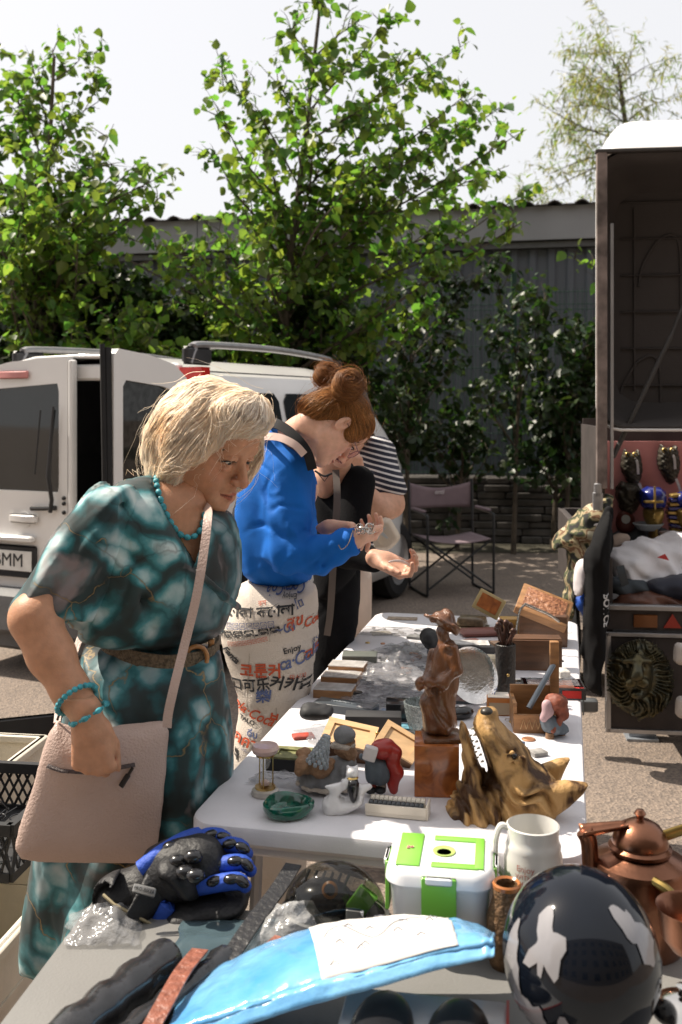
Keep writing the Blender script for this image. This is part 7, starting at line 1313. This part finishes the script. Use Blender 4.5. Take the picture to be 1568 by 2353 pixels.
m = MB(); m.tube(spline([(.03,.0,px2z(1925)), (.09,-.005,px2z(1898)), (.15,-.01,px2z(1905))], 6), .010, 10, flat=.6); m.tube(spline([(.0,-.070,px2z(1978)), (.02,-.09,px2z(1990)), (.035,-.10,px2z(2030)), (.05,-.11,px2z(2090)), (.09,-.12,px2z(2120))], 6), .0075, 8); m.build('handle', mat('old_brass', (.30,.21,.07), .35, 1, var=.3), o)
# mug
d = 1.70; o = thing('beer_mug', 'white ceramic mug with faded red lettering between the lunch box and the kettle', 'mug', (P(1225,2100,d).x, d, FZ), 0); cer = mat('ceramic', (.66,.65,.62), .22, coat=.6, var=.03); z_ = lambda v: CH-(v-V0)/F*d-FZ
m = MB(); ra = .0425; m.lathe([(0,0),(.046,0),(.049,.01),(.049,z_(1960)),(.046,z_(1945)),(.047,z_(1938)),(.044,z_(1930)),(.043,z_(1918)),(.0445,z_(1895)),(.042,z_(1893)),(.040,z_(1915)),(.042,z_(1960)),(.042,.02),(0,.015)], 40); m.build('body', cer, o)
m = MB(); m.tube(spline([(-.042,0,z_(1900)), (-.055,0,z_(1898)), (-.063,0,z_(1930)), (-.062,0,z_(1980)), (-.050,0,z_(2010))], 6), .0055, 8, flat=1.3); m.build('handle', cer, o)
def mug_t(co): a = co.x/.0495; return Vector((math.sin(a)*.0497, -math.cos(a)*.0497, co.y))
rt = mat('faded_red', (.45,.13,.10), .6)
text_mesh('lettering', 'Enjoy', .014, rt, o, None, fn=lambda c: mug_t(Vector((c.x-.022, c.y+z_(1972), 0)))); text_mesh('lettering', 'SILIVRI YOGURT', .011, rt, o, None, fn=lambda c: mug_t(Vector((c.x+.0, c.y+z_(2003)+.08*c.x*-1, 0)))) if False else text_mesh('lettering', 'WITH HEARTS', .011, rt, o, None, fn=lambda c: mug_t(Vector((c.x-.004, c.y+z_(1990), 0)))); text_mesh('lettering', 'of time', .012, rt, o, None, fn=lambda c: mug_t(Vector((c.x-.018, c.y+z_(2006), 0))))
# carved little vase
o = onq('wooden_vase', 'small carved brown wooden pot in front of the white mug', 'pot', 1165, 2140); o.location = (P(1165,2100,1.60).x, 1.60, FZ); zv = CH-(2030-V0)/F*1.6-FZ
m = MB(); m.lathe([(0,0),(.026,0),(.032,.02),(.031,zv*.6),(.022,zv*.85),(.022,zv-.003),(.020,zv),(.017,zv-.002),(.017,zv*.6),(0,zv*.5)], 32, wob=lambda a, z: 1+.03*math.sin(a*11)*math.sin(z*260)); m.build('body', mat('tooled_leather', (.13,.07,.03), .6, var=.5, vs=70, bump=1, bs=80), o); m = MB(); m.lathe([(.017,zv),(.0205,zv+.003),(.023,zv),(.0225,zv-.006)], 28, cap=False); m.build('rim', mat('rim_orange', (.38,.13,.03), .25, coat=.5), o)
# lunch box
d = 1.68; o = thing('lunch_box', 'white and bright green plastic lunch box with side clips', 'lunch box', (P(1015,2110,d).x, d, FZ), R(-9)); o.scale = (1.08, 1.15, 1.32); wp = mat('white_shiny', (.80,.80,.82), .25, coat=.3, var=.02); gp = mat('lime_plastic', (.20,.52,.06), .35, var=.05, coat=.2)
def rbox(mb, w, l, r, zs_): 
    rg = [rrect(w, l, r, z, i) for z, i in zs_]; n = 32; vs = [p for q in rg for p in q]; mb.add(vs, [(j*n+i, j*n+(i+1)%n, (j+1)*n+(i+1)%n, (j+1)*n+i) for j in range(len(rg)-1) for i in range(n)]+[tuple((len(rg)-1)*n+i for i in range(n)), tuple(reversed(range(n)))])
Lm = MB(); rbox(Lm, .155, .125, .03, [(0,.014),(.004,.010),(.085,.002),(.087,0)]); Lm.build('tub', wp, o); Lm = MB(); rbox(Lm, .162, .132, .032, [(.086,.001),(.090,-.002),(.100,0),(.106,.004),(.109,.010)]); ld = Lm.build('lid', wp, o)
Lm = MB(); Lm.box((-.048,0,.1098), (.036,.105,.003), bev=.0012); Lm.build('green_panel', gp, ld); Lm = MB(); Lm.box((.022,.043,.1096), (.07,.014,.003), bev=.001); Lm.box((.0585,.0,.1096), (.014,.10,.0032), bev=.001); Lm.box((.022,-.045,.1096), (.07,.014,.003), bev=.001); Lm.build('green_trim', gp, ld)
Lm = MB(); Lm.lathe([(.017,.109),(.0175,.1108),(.015,.1112),(.010,.1085),(0,.1085)], 28, (.004,.0,0)); Lm.build('valve_cup', mat('lime_pale', (.42,.55,.16), .3), ld)
text_mesh('badge', 'go', .012, mat('badge_pink', (.6,.3,.28), .5), ld, Matrix.Translation((-.048,.002,.1116)))
for (x, y, rz_) in ((0,-.0665,0), (.0815,0,90), (-.0815,0,90)):
    q = Matrix.Rotation(R(rz_), 3, 'Z'); Lm = MB(); Lm.box((x, y, .072), (.052,.006,.062), q, bev=.0025); c_ = Lm.build('side_clip', gp, o); Lm = MB(); Lm.box((x*1.03, y*1.03, .099), (.040,.007,.010), q, bev=.003); Lm.build('clip_bar', wp, c_)
# dome case
o = thing('dome_case', 'clear domed case over black goggles and a green item', 'case', tuple(P(770, 2110, 1.70)[:2])+(FZ,), R(-14)); m = MB(); m.lathe([(.090,0),(.097,.006),(.097,.028),(.090,.034),(0,.034)], 44, sq=.78); m.build('base', blkp, o); m = MB(); m.lathe([(.088*math.cos(R(a)), .034+.082*math.sin(R(a))) for a in range(0, 91, 9)], 44, sq=.78, cap=False); m.build('dome', glassy('dome_clear', (.62,.62,.60), .02, .72, gloss_col=(.01,.01,.01)), o)
m = MB(); m.lathe([(.086,.034),(.093,.037),(.086,.040)], 44, sq=.78, cap=False); m.build('dome_rim', mat('rim_grey', (.3,.3,.28), .25, coat=.5), o)
m = MB(); m.ball((-.02,.0,.055), (.052,.04,.03)); [m.tube([(-.06+k*.014,-.03,.06), (-.05+k*.014,.02,.09)], .0025, 6) for k in range(6)]; m.build('goggles', blkp, o); m = MB(); m.box((.050,-.018,.065), (.035,.008,.05), Matrix.Rotation(R(35), 3, 'Y'), bev=.008); m.build('green_item', mat('lime_plastic', (.20,.52,.06)), o); m = MB(); m.box((.045,-.045,.05), (.03,.006,.03), bev=.003); m.build('white_item', wp, o); m = MB(); m.lathe([(.010,0),(.014,.004),(.010,.008)], 14, (.0,-.03,.085), Matrix.Rotation(R(70), 3, 'X'), cap=False); m.build('amber_ring', mat('amber', (.4,.16,.03), .3), o)
# motorcycle glove
d = 1.80; o = thing('motorcycle_glove', 'blue and black armoured motorcycle glove lying on its twin', 'glove', tuple(P(420, 2060, d)[:2])+(FZ+.03,)); gb = mat('glove_blue', (.02,.075,.42), .6, var=.2, vs=20, bump=.3, bs=150); gk = mat('glove_black', (.012,.012,.014), .55, var=.15, bump=.25, bs=160)
def gp_(u, v, dd=0): return P(u, v, d+dd)
f = fw(225, 1905, 600, 2130, d, .12, .0036)
f.chain([gp_(290,2070), gp_(350,2040), gp_(400,2000), gp_(460,1985)], [.055,.040,.045,.050], k=.03); f.ell(gp_(420,2000), (.055,.05,.045), k=.02); f.ell(gp_(395,1975,.03), (.05,.04,.03), k=.02)
fing = [[gp_(425,1958,.06), gp_(468,1925,.05), gp_(505,1922,.04), gp_(528,1938,.03)], [gp_(462,1975,.03), gp_(510,1945,.02), gp_(548,1945,.01), gp_(568,1962,0)], [gp_(472,2005,-.01), gp_(522,1985,-.02), gp_(558,1984,-.02), gp_(576,2000,-.02)], [gp_(470,2035,-.04), gp_(515,2027,-.05), gp_(548,2025,-.05), gp_(564,2036,-.05)]]
f.chain([gp_(240,2060), gp_(262,2085)], .03, k=.01, op='-') if False else None; f.disp(folds(.0015, 50, 50, 50, 2)); V, Fc = f.mesh(1); np_obj('shell', (V, Fc), gk, o); fo = []
for q in fing:
    m = MB(); m.tube(spline([q[0]-(q[1]-q[0])*.3]+q, 4), [.0150]*13+[.0140]*2+[.012,.008], 10); m.ball(q[3], .0115, 10, 8); fo.append(m.build('finger', gb, o, world=True))
m = MB(); m.tube(spline([gp_(325,2000,-.02), gp_(370,1965,-.01), gp_(420,1935,.02), gp_(455,1922,.05)], 5), .017, 10); m.build('blue_panel', gb, o, world=True); m = MB(); m.box(gp_(375,2100,-.05), (.03,.02,.045), Matrix.Rotation(R(30), 3, 'Y'), bev=.01); m.build('blue_panel', gb, o, world=True)
m = MB()
for q in fing:
    for k in (1, 2, 3): p = lerp(q[k-1], q[k], .55)+Vector((0,-.008,.008)); m.ball(p, (.0155,.011,.0085), 12, 8, Matrix.Rotation(-math.atan2(q[k].z-q[k-1].z, q[k].x-q[k-1].x), 3, 'Y'))
m.build('finger_armour', blkp, o, world=True)
kn = [(400,1955,.02), (415,1985,-.01), (432,2010,-.04), (450,1975,-.02), (455,2018,-.05)]
for u, v, dd in kn: m = MB(); m.ball(gp_(u, v, dd)+Vector((0,-.03,.018)), (.017,.014,.012), 12, 8); m.build('knuckle_guard', blkp, o, world=True)
f = fw(225, 1960, 470, 2130, d, .12, .0036); f.infl([(360,1975),(400,1965),(440,1990),(470,2040),(455,2065),(420,2060),(390,2020),(365,2010)], d-.03, .045, .03); f.disp(folds(.002, 50, 50, 50, 5)); sdf('back_panel', gk, o, f)
f = fw(225, 1960, 420, 2140, d, .12, .0036); f.cap(gp_(372,2030,0), gp_(278,2078,-.04), .045, .056, k=.01); f.box(gp_(262,2086,-.05), (.02,.08,.08), Matrix.Rotation(R(30), 3, 'Y'), k=.004, op='-'); f.cap(gp_(300,2068,-.035), gp_(258,2090,-.055), .040, .048, k=.004, op='-'); f.disp(folds(.0012, 40, 40, 40, 6)); sdf('cuff', gk, o, f)
m = MB(); m.tube([gp_(238,2056,-.06), gp_(262,2078,-.075), gp_(300,2098,-.08), gp_(352,2126,-.07)], .0028, 6); m.build('cuff_piping', mat('piping_tan', (.30,.25,.15), .6), o, world=True)
m = MB(); m.box(gp_(332,2046,-.085), (.040,.008,.016), Matrix.Rotation(R(14), 3, 'Y')@Matrix.Rotation(R(-35), 3, 'X'), bev=.006); bd_ = m.build('badge', mat('badge_silver', (.42,.42,.42), .3, .6), o, world=True)
text_mesh('badge_text', 'PRO-BIKER', .0075, blkp, bd_, Matrix.Translation(gp_(332,2045.5,-.092)-o.location)@Matrix.Rotation(R(14), 4, 'Y')@Matrix.Rotation(R(55), 4, 'X'))
m = MB(); m.box(gp_(277,2098,-.05), (.03,.012,.022), Matrix.Rotation(R(30), 3, 'Y'), bev=.002); m.build('care_label', mat('paper_white', (.8,.78,.76)), o, world=True)
f = fw(360, 2040, 600, 2130, 1.78, .12, .004); f.infl([(370,2075),(450,2055),(560,2035),(585,2060),(560,2095),(480,2110),(400,2120)], 1.78, .06, .03); f.disp(folds(.006, 30, 30, 30, 2)); o2 = thing('motorcycle_glove', 'second blue and black glove underneath, mostly in a clear bag', 'glove', tuple(P(470, 2100, 1.78)[:2])+(FZ,)); sdf('shell', gk, o2, f)
# film around the gloves, tubes, belts, packages
def sheet(name, lb, cat, quad, z0_, h, m_, seed, nu=22, nv=16, amp=.02, group=None, thick=.0, part='film'):
    o = thing(name, lb, cat, tuple(Q(*quad[0])), group=group); c = [Q(*q) for q in quad]; L0 = Vector(o.location)
    def fn(a, b_):
        p = lerp(lerp(c[0], c[1], a), lerp(c[3], c[2], a), b_); e = math.sin(a*math.pi)*math.sin(b_*math.pi); q = mnoise.noise(Vector((a*4+seed, b_*4, seed))); q2 = mnoise.noise(Vector((a*9+seed, b_*9, seed)))*.6; p = p+Vector((q*amp*.6, q2*amp*.4, 0)); return Vector((p.x, p.y, FZ+z0_+h*(e**.6 if e > 0 else 0)+amp*(.5+q)*(.3+e)+amp*.3*q2))-L0
    k = MB(); k.grid(fn, nu, nv); k.build(part, m_, o, thick=thick); return o
bag2 = glassy('glove_film', (.95,.95,.95), .10, .68, bump=1.0, bs=40, gloss_col=(.35,.35,.36))
sheet('plastic_bag', 'torn clear plastic bag spilling from under the glove cuff', 'bag', [(150,2180),(320,2180),(330,2090),(160,2110)], .004, .02, bag2, 1, group='crumpled clear film on the near table')
sheet('plastic_bag', 'big crumpled clear plastic bag behind the blue package', 'bag', [(560,2230),(780,2190),(790,2120),(600,2130)], .02, .035, glassy('milky_film', (.93,.93,.93), .15, .6, bump=1.0, bs=40, gloss_col=(.5,.5,.5)), 5, group='crumpled clear film on the near table', amp=.02, nu=30, nv=24)
sheet('plastic_sheet', 'blue-grey plastic sheet under the dome case and glove', 'sheet', [(380,2240),(920,2200),(900,2110),(420,2125)], .004, .003, mat('teal_film', (.055,.085,.10), .25, coat=.4, var=.3, vs=10), 9, amp=.012, thick=.002, part='sheet')
tbm = mat('black_film', (.02,.02,.022), .25, coat=.5, var=.4, vs=30, bump=.5, bs=24, spec=.6)
o = thing('rolled_tube', 'black roll wrapped in shiny film lying across the left corner', 'roll', tuple(Q(300, 2300))); a_, b_ = OnZ(385,2200,FZ+.032), OnZ(130,2400,FZ+.032); k = MB(); ax = b_-a_; pts = [a_+ax*t for t in [i/14 for i in range(15)]]; k.tube(pts, [.030+.003*math.sin(i*1.7) for i in range(15)], 18); k.build('roll', tbm, o, world=True)
o = thing('rolled_tube', 'second dark film-wrapped roll beneath the brown strap', 'roll', tuple(Q(400, 2340))); a_, b_ = OnZ(520,2200,FZ+.025), OnZ(230,2430,FZ+.025); k = MB(); ax = b_-a_; pts = [a_+ax*t for t in [i/14 for i in range(15)]]; k.tube(pts, [.020+.003*math.sin(i*2.1) for i in range(15)], 16); k.build('roll', tbm, o, world=True)
def beltz(name, lb, pts, w, m_, zz): 
    o = thing(name, lb, 'belt', tuple(Q(*pts[0]))); p = spline([OnZ(*q, FZ+z) for q, z in zip(pts, zz)], 8); vs = []
    for i, q in enumerate(p): t = (p[min(i+1, len(p)-1)]-p[max(i-1, 0)]).normalized(); s_ = t.cross(Vector((0,0,1))).normalized()*w/2; vs += [q+s_, q-s_, q-s_-Vector((0,0,.003)), q+s_-Vector((0,0,.003))]
    k = MB(); k.add(vs, [(i*4+j, i*4+(j+1)%4, (i+1)*4+(j+1)%4, (i+1)*4+j) for i in range(len(p)-1) for j in range(4)]); k.build('strap', m_, o, world=True, angle=30); return o
beltz('belt', 'black stitched leather strap running up between glove and dome', [(520,2210),(580,2120),(640,2040),(675,1985)], .030, mat('strap_black', (.022,.022,.024), .4, bump=.4, bs=90), (.035,.05,.06,.07))
beltz('belt', 'reddish brown embossed leather belt at the bottom edge', [(460,2180),(420,2230),(380,2300),(330,2390)], .026, mat('belt_red', (.24,.085,.055), .45, var=.25, vs=60, bump=1.0, bs=60), (.055,.065,.07,.06))
beltz('belt', 'narrow brown serrated strap beside the black one', [(640,2150),(590,2195),(560,2235)], .012, mat('belt_red', (.24,.085,.055)), (.05,.05,.05))
# blue package
d = 1.42; bm2 = mat('blue_film', (.05,.26,.58), .22, coat=.5, var=.25, vs=7, bump=.5, bs=22, col2=(.22,.50,.78)); o = thing('blue_package', 'long flat package in pale blue plastic film with a white label', 'package', tuple(P(760, 2230, d)))
TOPL = [(430,2275),(500,2228),(600,2178),(700,2143),(820,2122),(980,2115),(1080,2130),(1138,2155)]; BOTL = [(385,2375),(480,2352),(600,2312),(700,2280),(850,2240),(1000,2197),(1090,2177),(1134,2166)]
tp = spline([P(u, v, 1.55) for u, v in TOPL], 8); bt_ = spline([P(u, v, 1.33) for u, v in BOTL], 8); L0 = Vector(o.location)
def pk(a, b_, up=0):
    i = min(int(a*(len(tp)-1)), len(tp)-2); f_ = a*(len(tp)-1)-i; p = lerp(lerp(bt_[i], bt_[i+1], f_), lerp(tp[i], tp[i+1], f_), b_); e = math.sin(min(max(b_, 0), 1)*math.pi)**.7*math.sin(min(max(a, .02), .98)*math.pi)**.5
    q = mnoise.noise(Vector((a*22, b_*3, 1)))*.003+abs(mnoise.noise(Vector((a*9+b_*5, b_*5-a*6, 4))))*.005; return p+Vector((0,-.012*e,.022*e+q*(1 if .02 < b_ < .98 else .3)+up))-L0
k = MB(); k.grid(pk, 90, 16); k.build('wrapping', bm2, o, thick=.006)
k = MB(); k.grid(lambda a, b_: pk(a, -.02+b_*.10)+Vector((0,-.010,-.012*(1-b_))), 90, 3); k.build('sealed_edge', bm2, o, thick=.002)
k = MB(); k.grid(lambda a, b_: pk(.44+a*.32+.03*(1-b_), .02+b_*.93, .0045), 20, 14); k.build('label', mat('label_white', (.70,.68,.66), .45, var=.03), o, thick=.001)
k = MB()
for i in range(12): a0, b0 = .49+(i*.071)%.24, .15+(i*.137)%.7; k.tube([pk(a0, b0, .0062), pk(a0+.01, b0+.04, .0062), pk(a0+.018, b0-.02, .0062)], .0009, 4)
k.tube([pk(.48+i*.012, .55+.18*math.sin(i*.5), .0062) for i in range(19)], .0006, 4); k.build('print', mat('print_grey2', (.22,.22,.25), .6), o)
# boxed headphones under the package
o = thing('boxed_speaker', 'glossy white and black product box with a red edge under the blue package', 'box', tuple(P(1000, 2400, 1.30)[:2])+(FZ,), R(-10)); wq = .30
k = MB(); k.box((-.02,.0,.035), (.22,.20,.07), bev=.004); k.build('box', mat('white_shiny', (.80,.80,.82)), o); k = MB(); k.box((.092,.0,.0705), (.004,.2,.003)); k.build('red_edge', mat('red_edge', (.55,.03,.02), .4), o)
for x in (-.07, .03): k = MB(); k.ball((x, .0, .074), (.042,.085,.022), 24, 14); k.build('ear_cup', mat('soft_black', (.012,.012,.014), .3, coat=.3), o)
# silver lid, copper pan handle at the right edge
o = onq('silver_lid', 'shiny silver knobbed cover at the lower right corner', 'lid', 1560, 2340); o.location = tuple(P(1572, 2310, 1.35)); k = MB(); k.lathe([(.042,-.012),(.044,-.006),(.036,.004),(.020,.012),(.008,.014),(.006,.020),(.010,.026),(0,.028)], 36); k.build('lid', mat('polished_silver', (.65,.62,.58), .15, 1), o)
o = thing('copper_pan', 'copper vessel rim cut off by the right edge of the picture', 'pan', tuple(P(1590, 2090, 1.5))); k = MB(); k.lathe([(.03,-.06),(.045,-.04),(.050,0),(.052,.004),(.048,.0),(.03,-.055)], 36); k.build('vessel', cop, o)
# ---------------------------------------------------------------- crates on the ground at the left
def crate(lb, c, w, l, h, rz, m, z=0, mesh=False, t=.01):
    o = thing('crate', lb, 'crate', (c[0], c[1], z), R(rz)); 
    for nm, cx, cy, sx, sy in (('side', -w/2, 0, t, l), ('side', w/2, 0, t, l), ('side', 0, -l/2, w-t, t), ('side', 0, l/2, w-t, t)):
        k = MB()
        if mesh:
            k.box((cx, cy, h-.015), (sx+.012, sy+.012, .03)); k.box((cx, cy, .012), (sx, sy, .024)); n = 12
            for i in range(-2, n+2):
                for s_ in (-1, 1):
                    a0, a1 = i/n-.5, (i+s_*2)/n-.5; a0, a1 = max(-.5, min(.5, a0)), max(-.5, min(.5, a1)); q = lambda a, zz: (cx, cy+a*l, zz) if sx == t else (cx+a*w, cy, zz)
                    if abs(a0-a1) > .01: k.tube([q(a0, .02), q(a1, h-.02)], .004, 4)
        else:
            k.box((cx, cy, h/2), (sx, sy, h)); k.box((cx, cy, h-.012), (sx+.02, sy+.02, .024), bev=.004); k.box((cx, cy, h*.55), (sx+.01, sy+.01, .012))
        k.build(nm, m, o)
    k = MB(); k.box((0,0,.006), (w, l, .012)); k.build('floor', m, o); return o
crm_ = mat('cream_crate', (.62,.57,.48), .5, var=.06, bump=.15); 
crate('large cream plastic crate on the ground behind the pink handbag', (-.95, 2.55), .42, .62, .30, -8, crm_)
crate('black mesh crate of spectacles stacked on the cream crate', (-.98, 2.80), .34, .42, .15, -8, blkm, z=.31, mesh=True)
crate('white crate with a slotted rim behind the black mesh crate', (-1.2, 3.15), .34, .5, .42, -8, crm_)
o = thing('spectacles', 'tangle of black spectacles lying in the mesh crate', 'spectacles', (-.98, 2.72, .325)); k = MB(); rs_ = random.Random(6)
for i in range(10):
    c_ = Vector((rs_.uniform(-.1,.1), rs_.uniform(-.1,.1), rs_.uniform(.02,.11))); fr = frame((rs_.gauss(0,1), rs_.gauss(0,1), rs_.gauss(0,.6)))
    for s_ in (-1, 1): k.tube([c_+fr@Vector((s_*.03+math.cos(a)*.024, math.sin(a)*.02, 0)) for a in [j*math.pi/6 for j in range(12)]], .002, 5, closed=True)
    k.tube([c_+fr@Vector((.055,0,0)), c_+fr@Vector((.06,0,.1))], .0022, 5)
k.build('frames', blkp, o)
o = thing('tool_case', 'open black plastic tool case beside the crates', 'case', (-1.02, 3.55, 0), R(20)); k = MB(); tray(k, .55, .34, .14, .012); k.build('tray', blkm, o); k = MB(); k.box((0,.17,.26), (.55,.02,.26), bev=.01); k.build('lid', blkm, o); k = MB(); k.ball((.1,-.05,.15), (.05,.03,.03)); k.build('red_tool', mat('tool_red', (.55,.05,.02), .4), o)
print('OBJECTS', len(bpy.data.objects), 'POLYS', sum(len(o.data.polygons) for o in bpy.data.objects if o.type == 'MESH'))
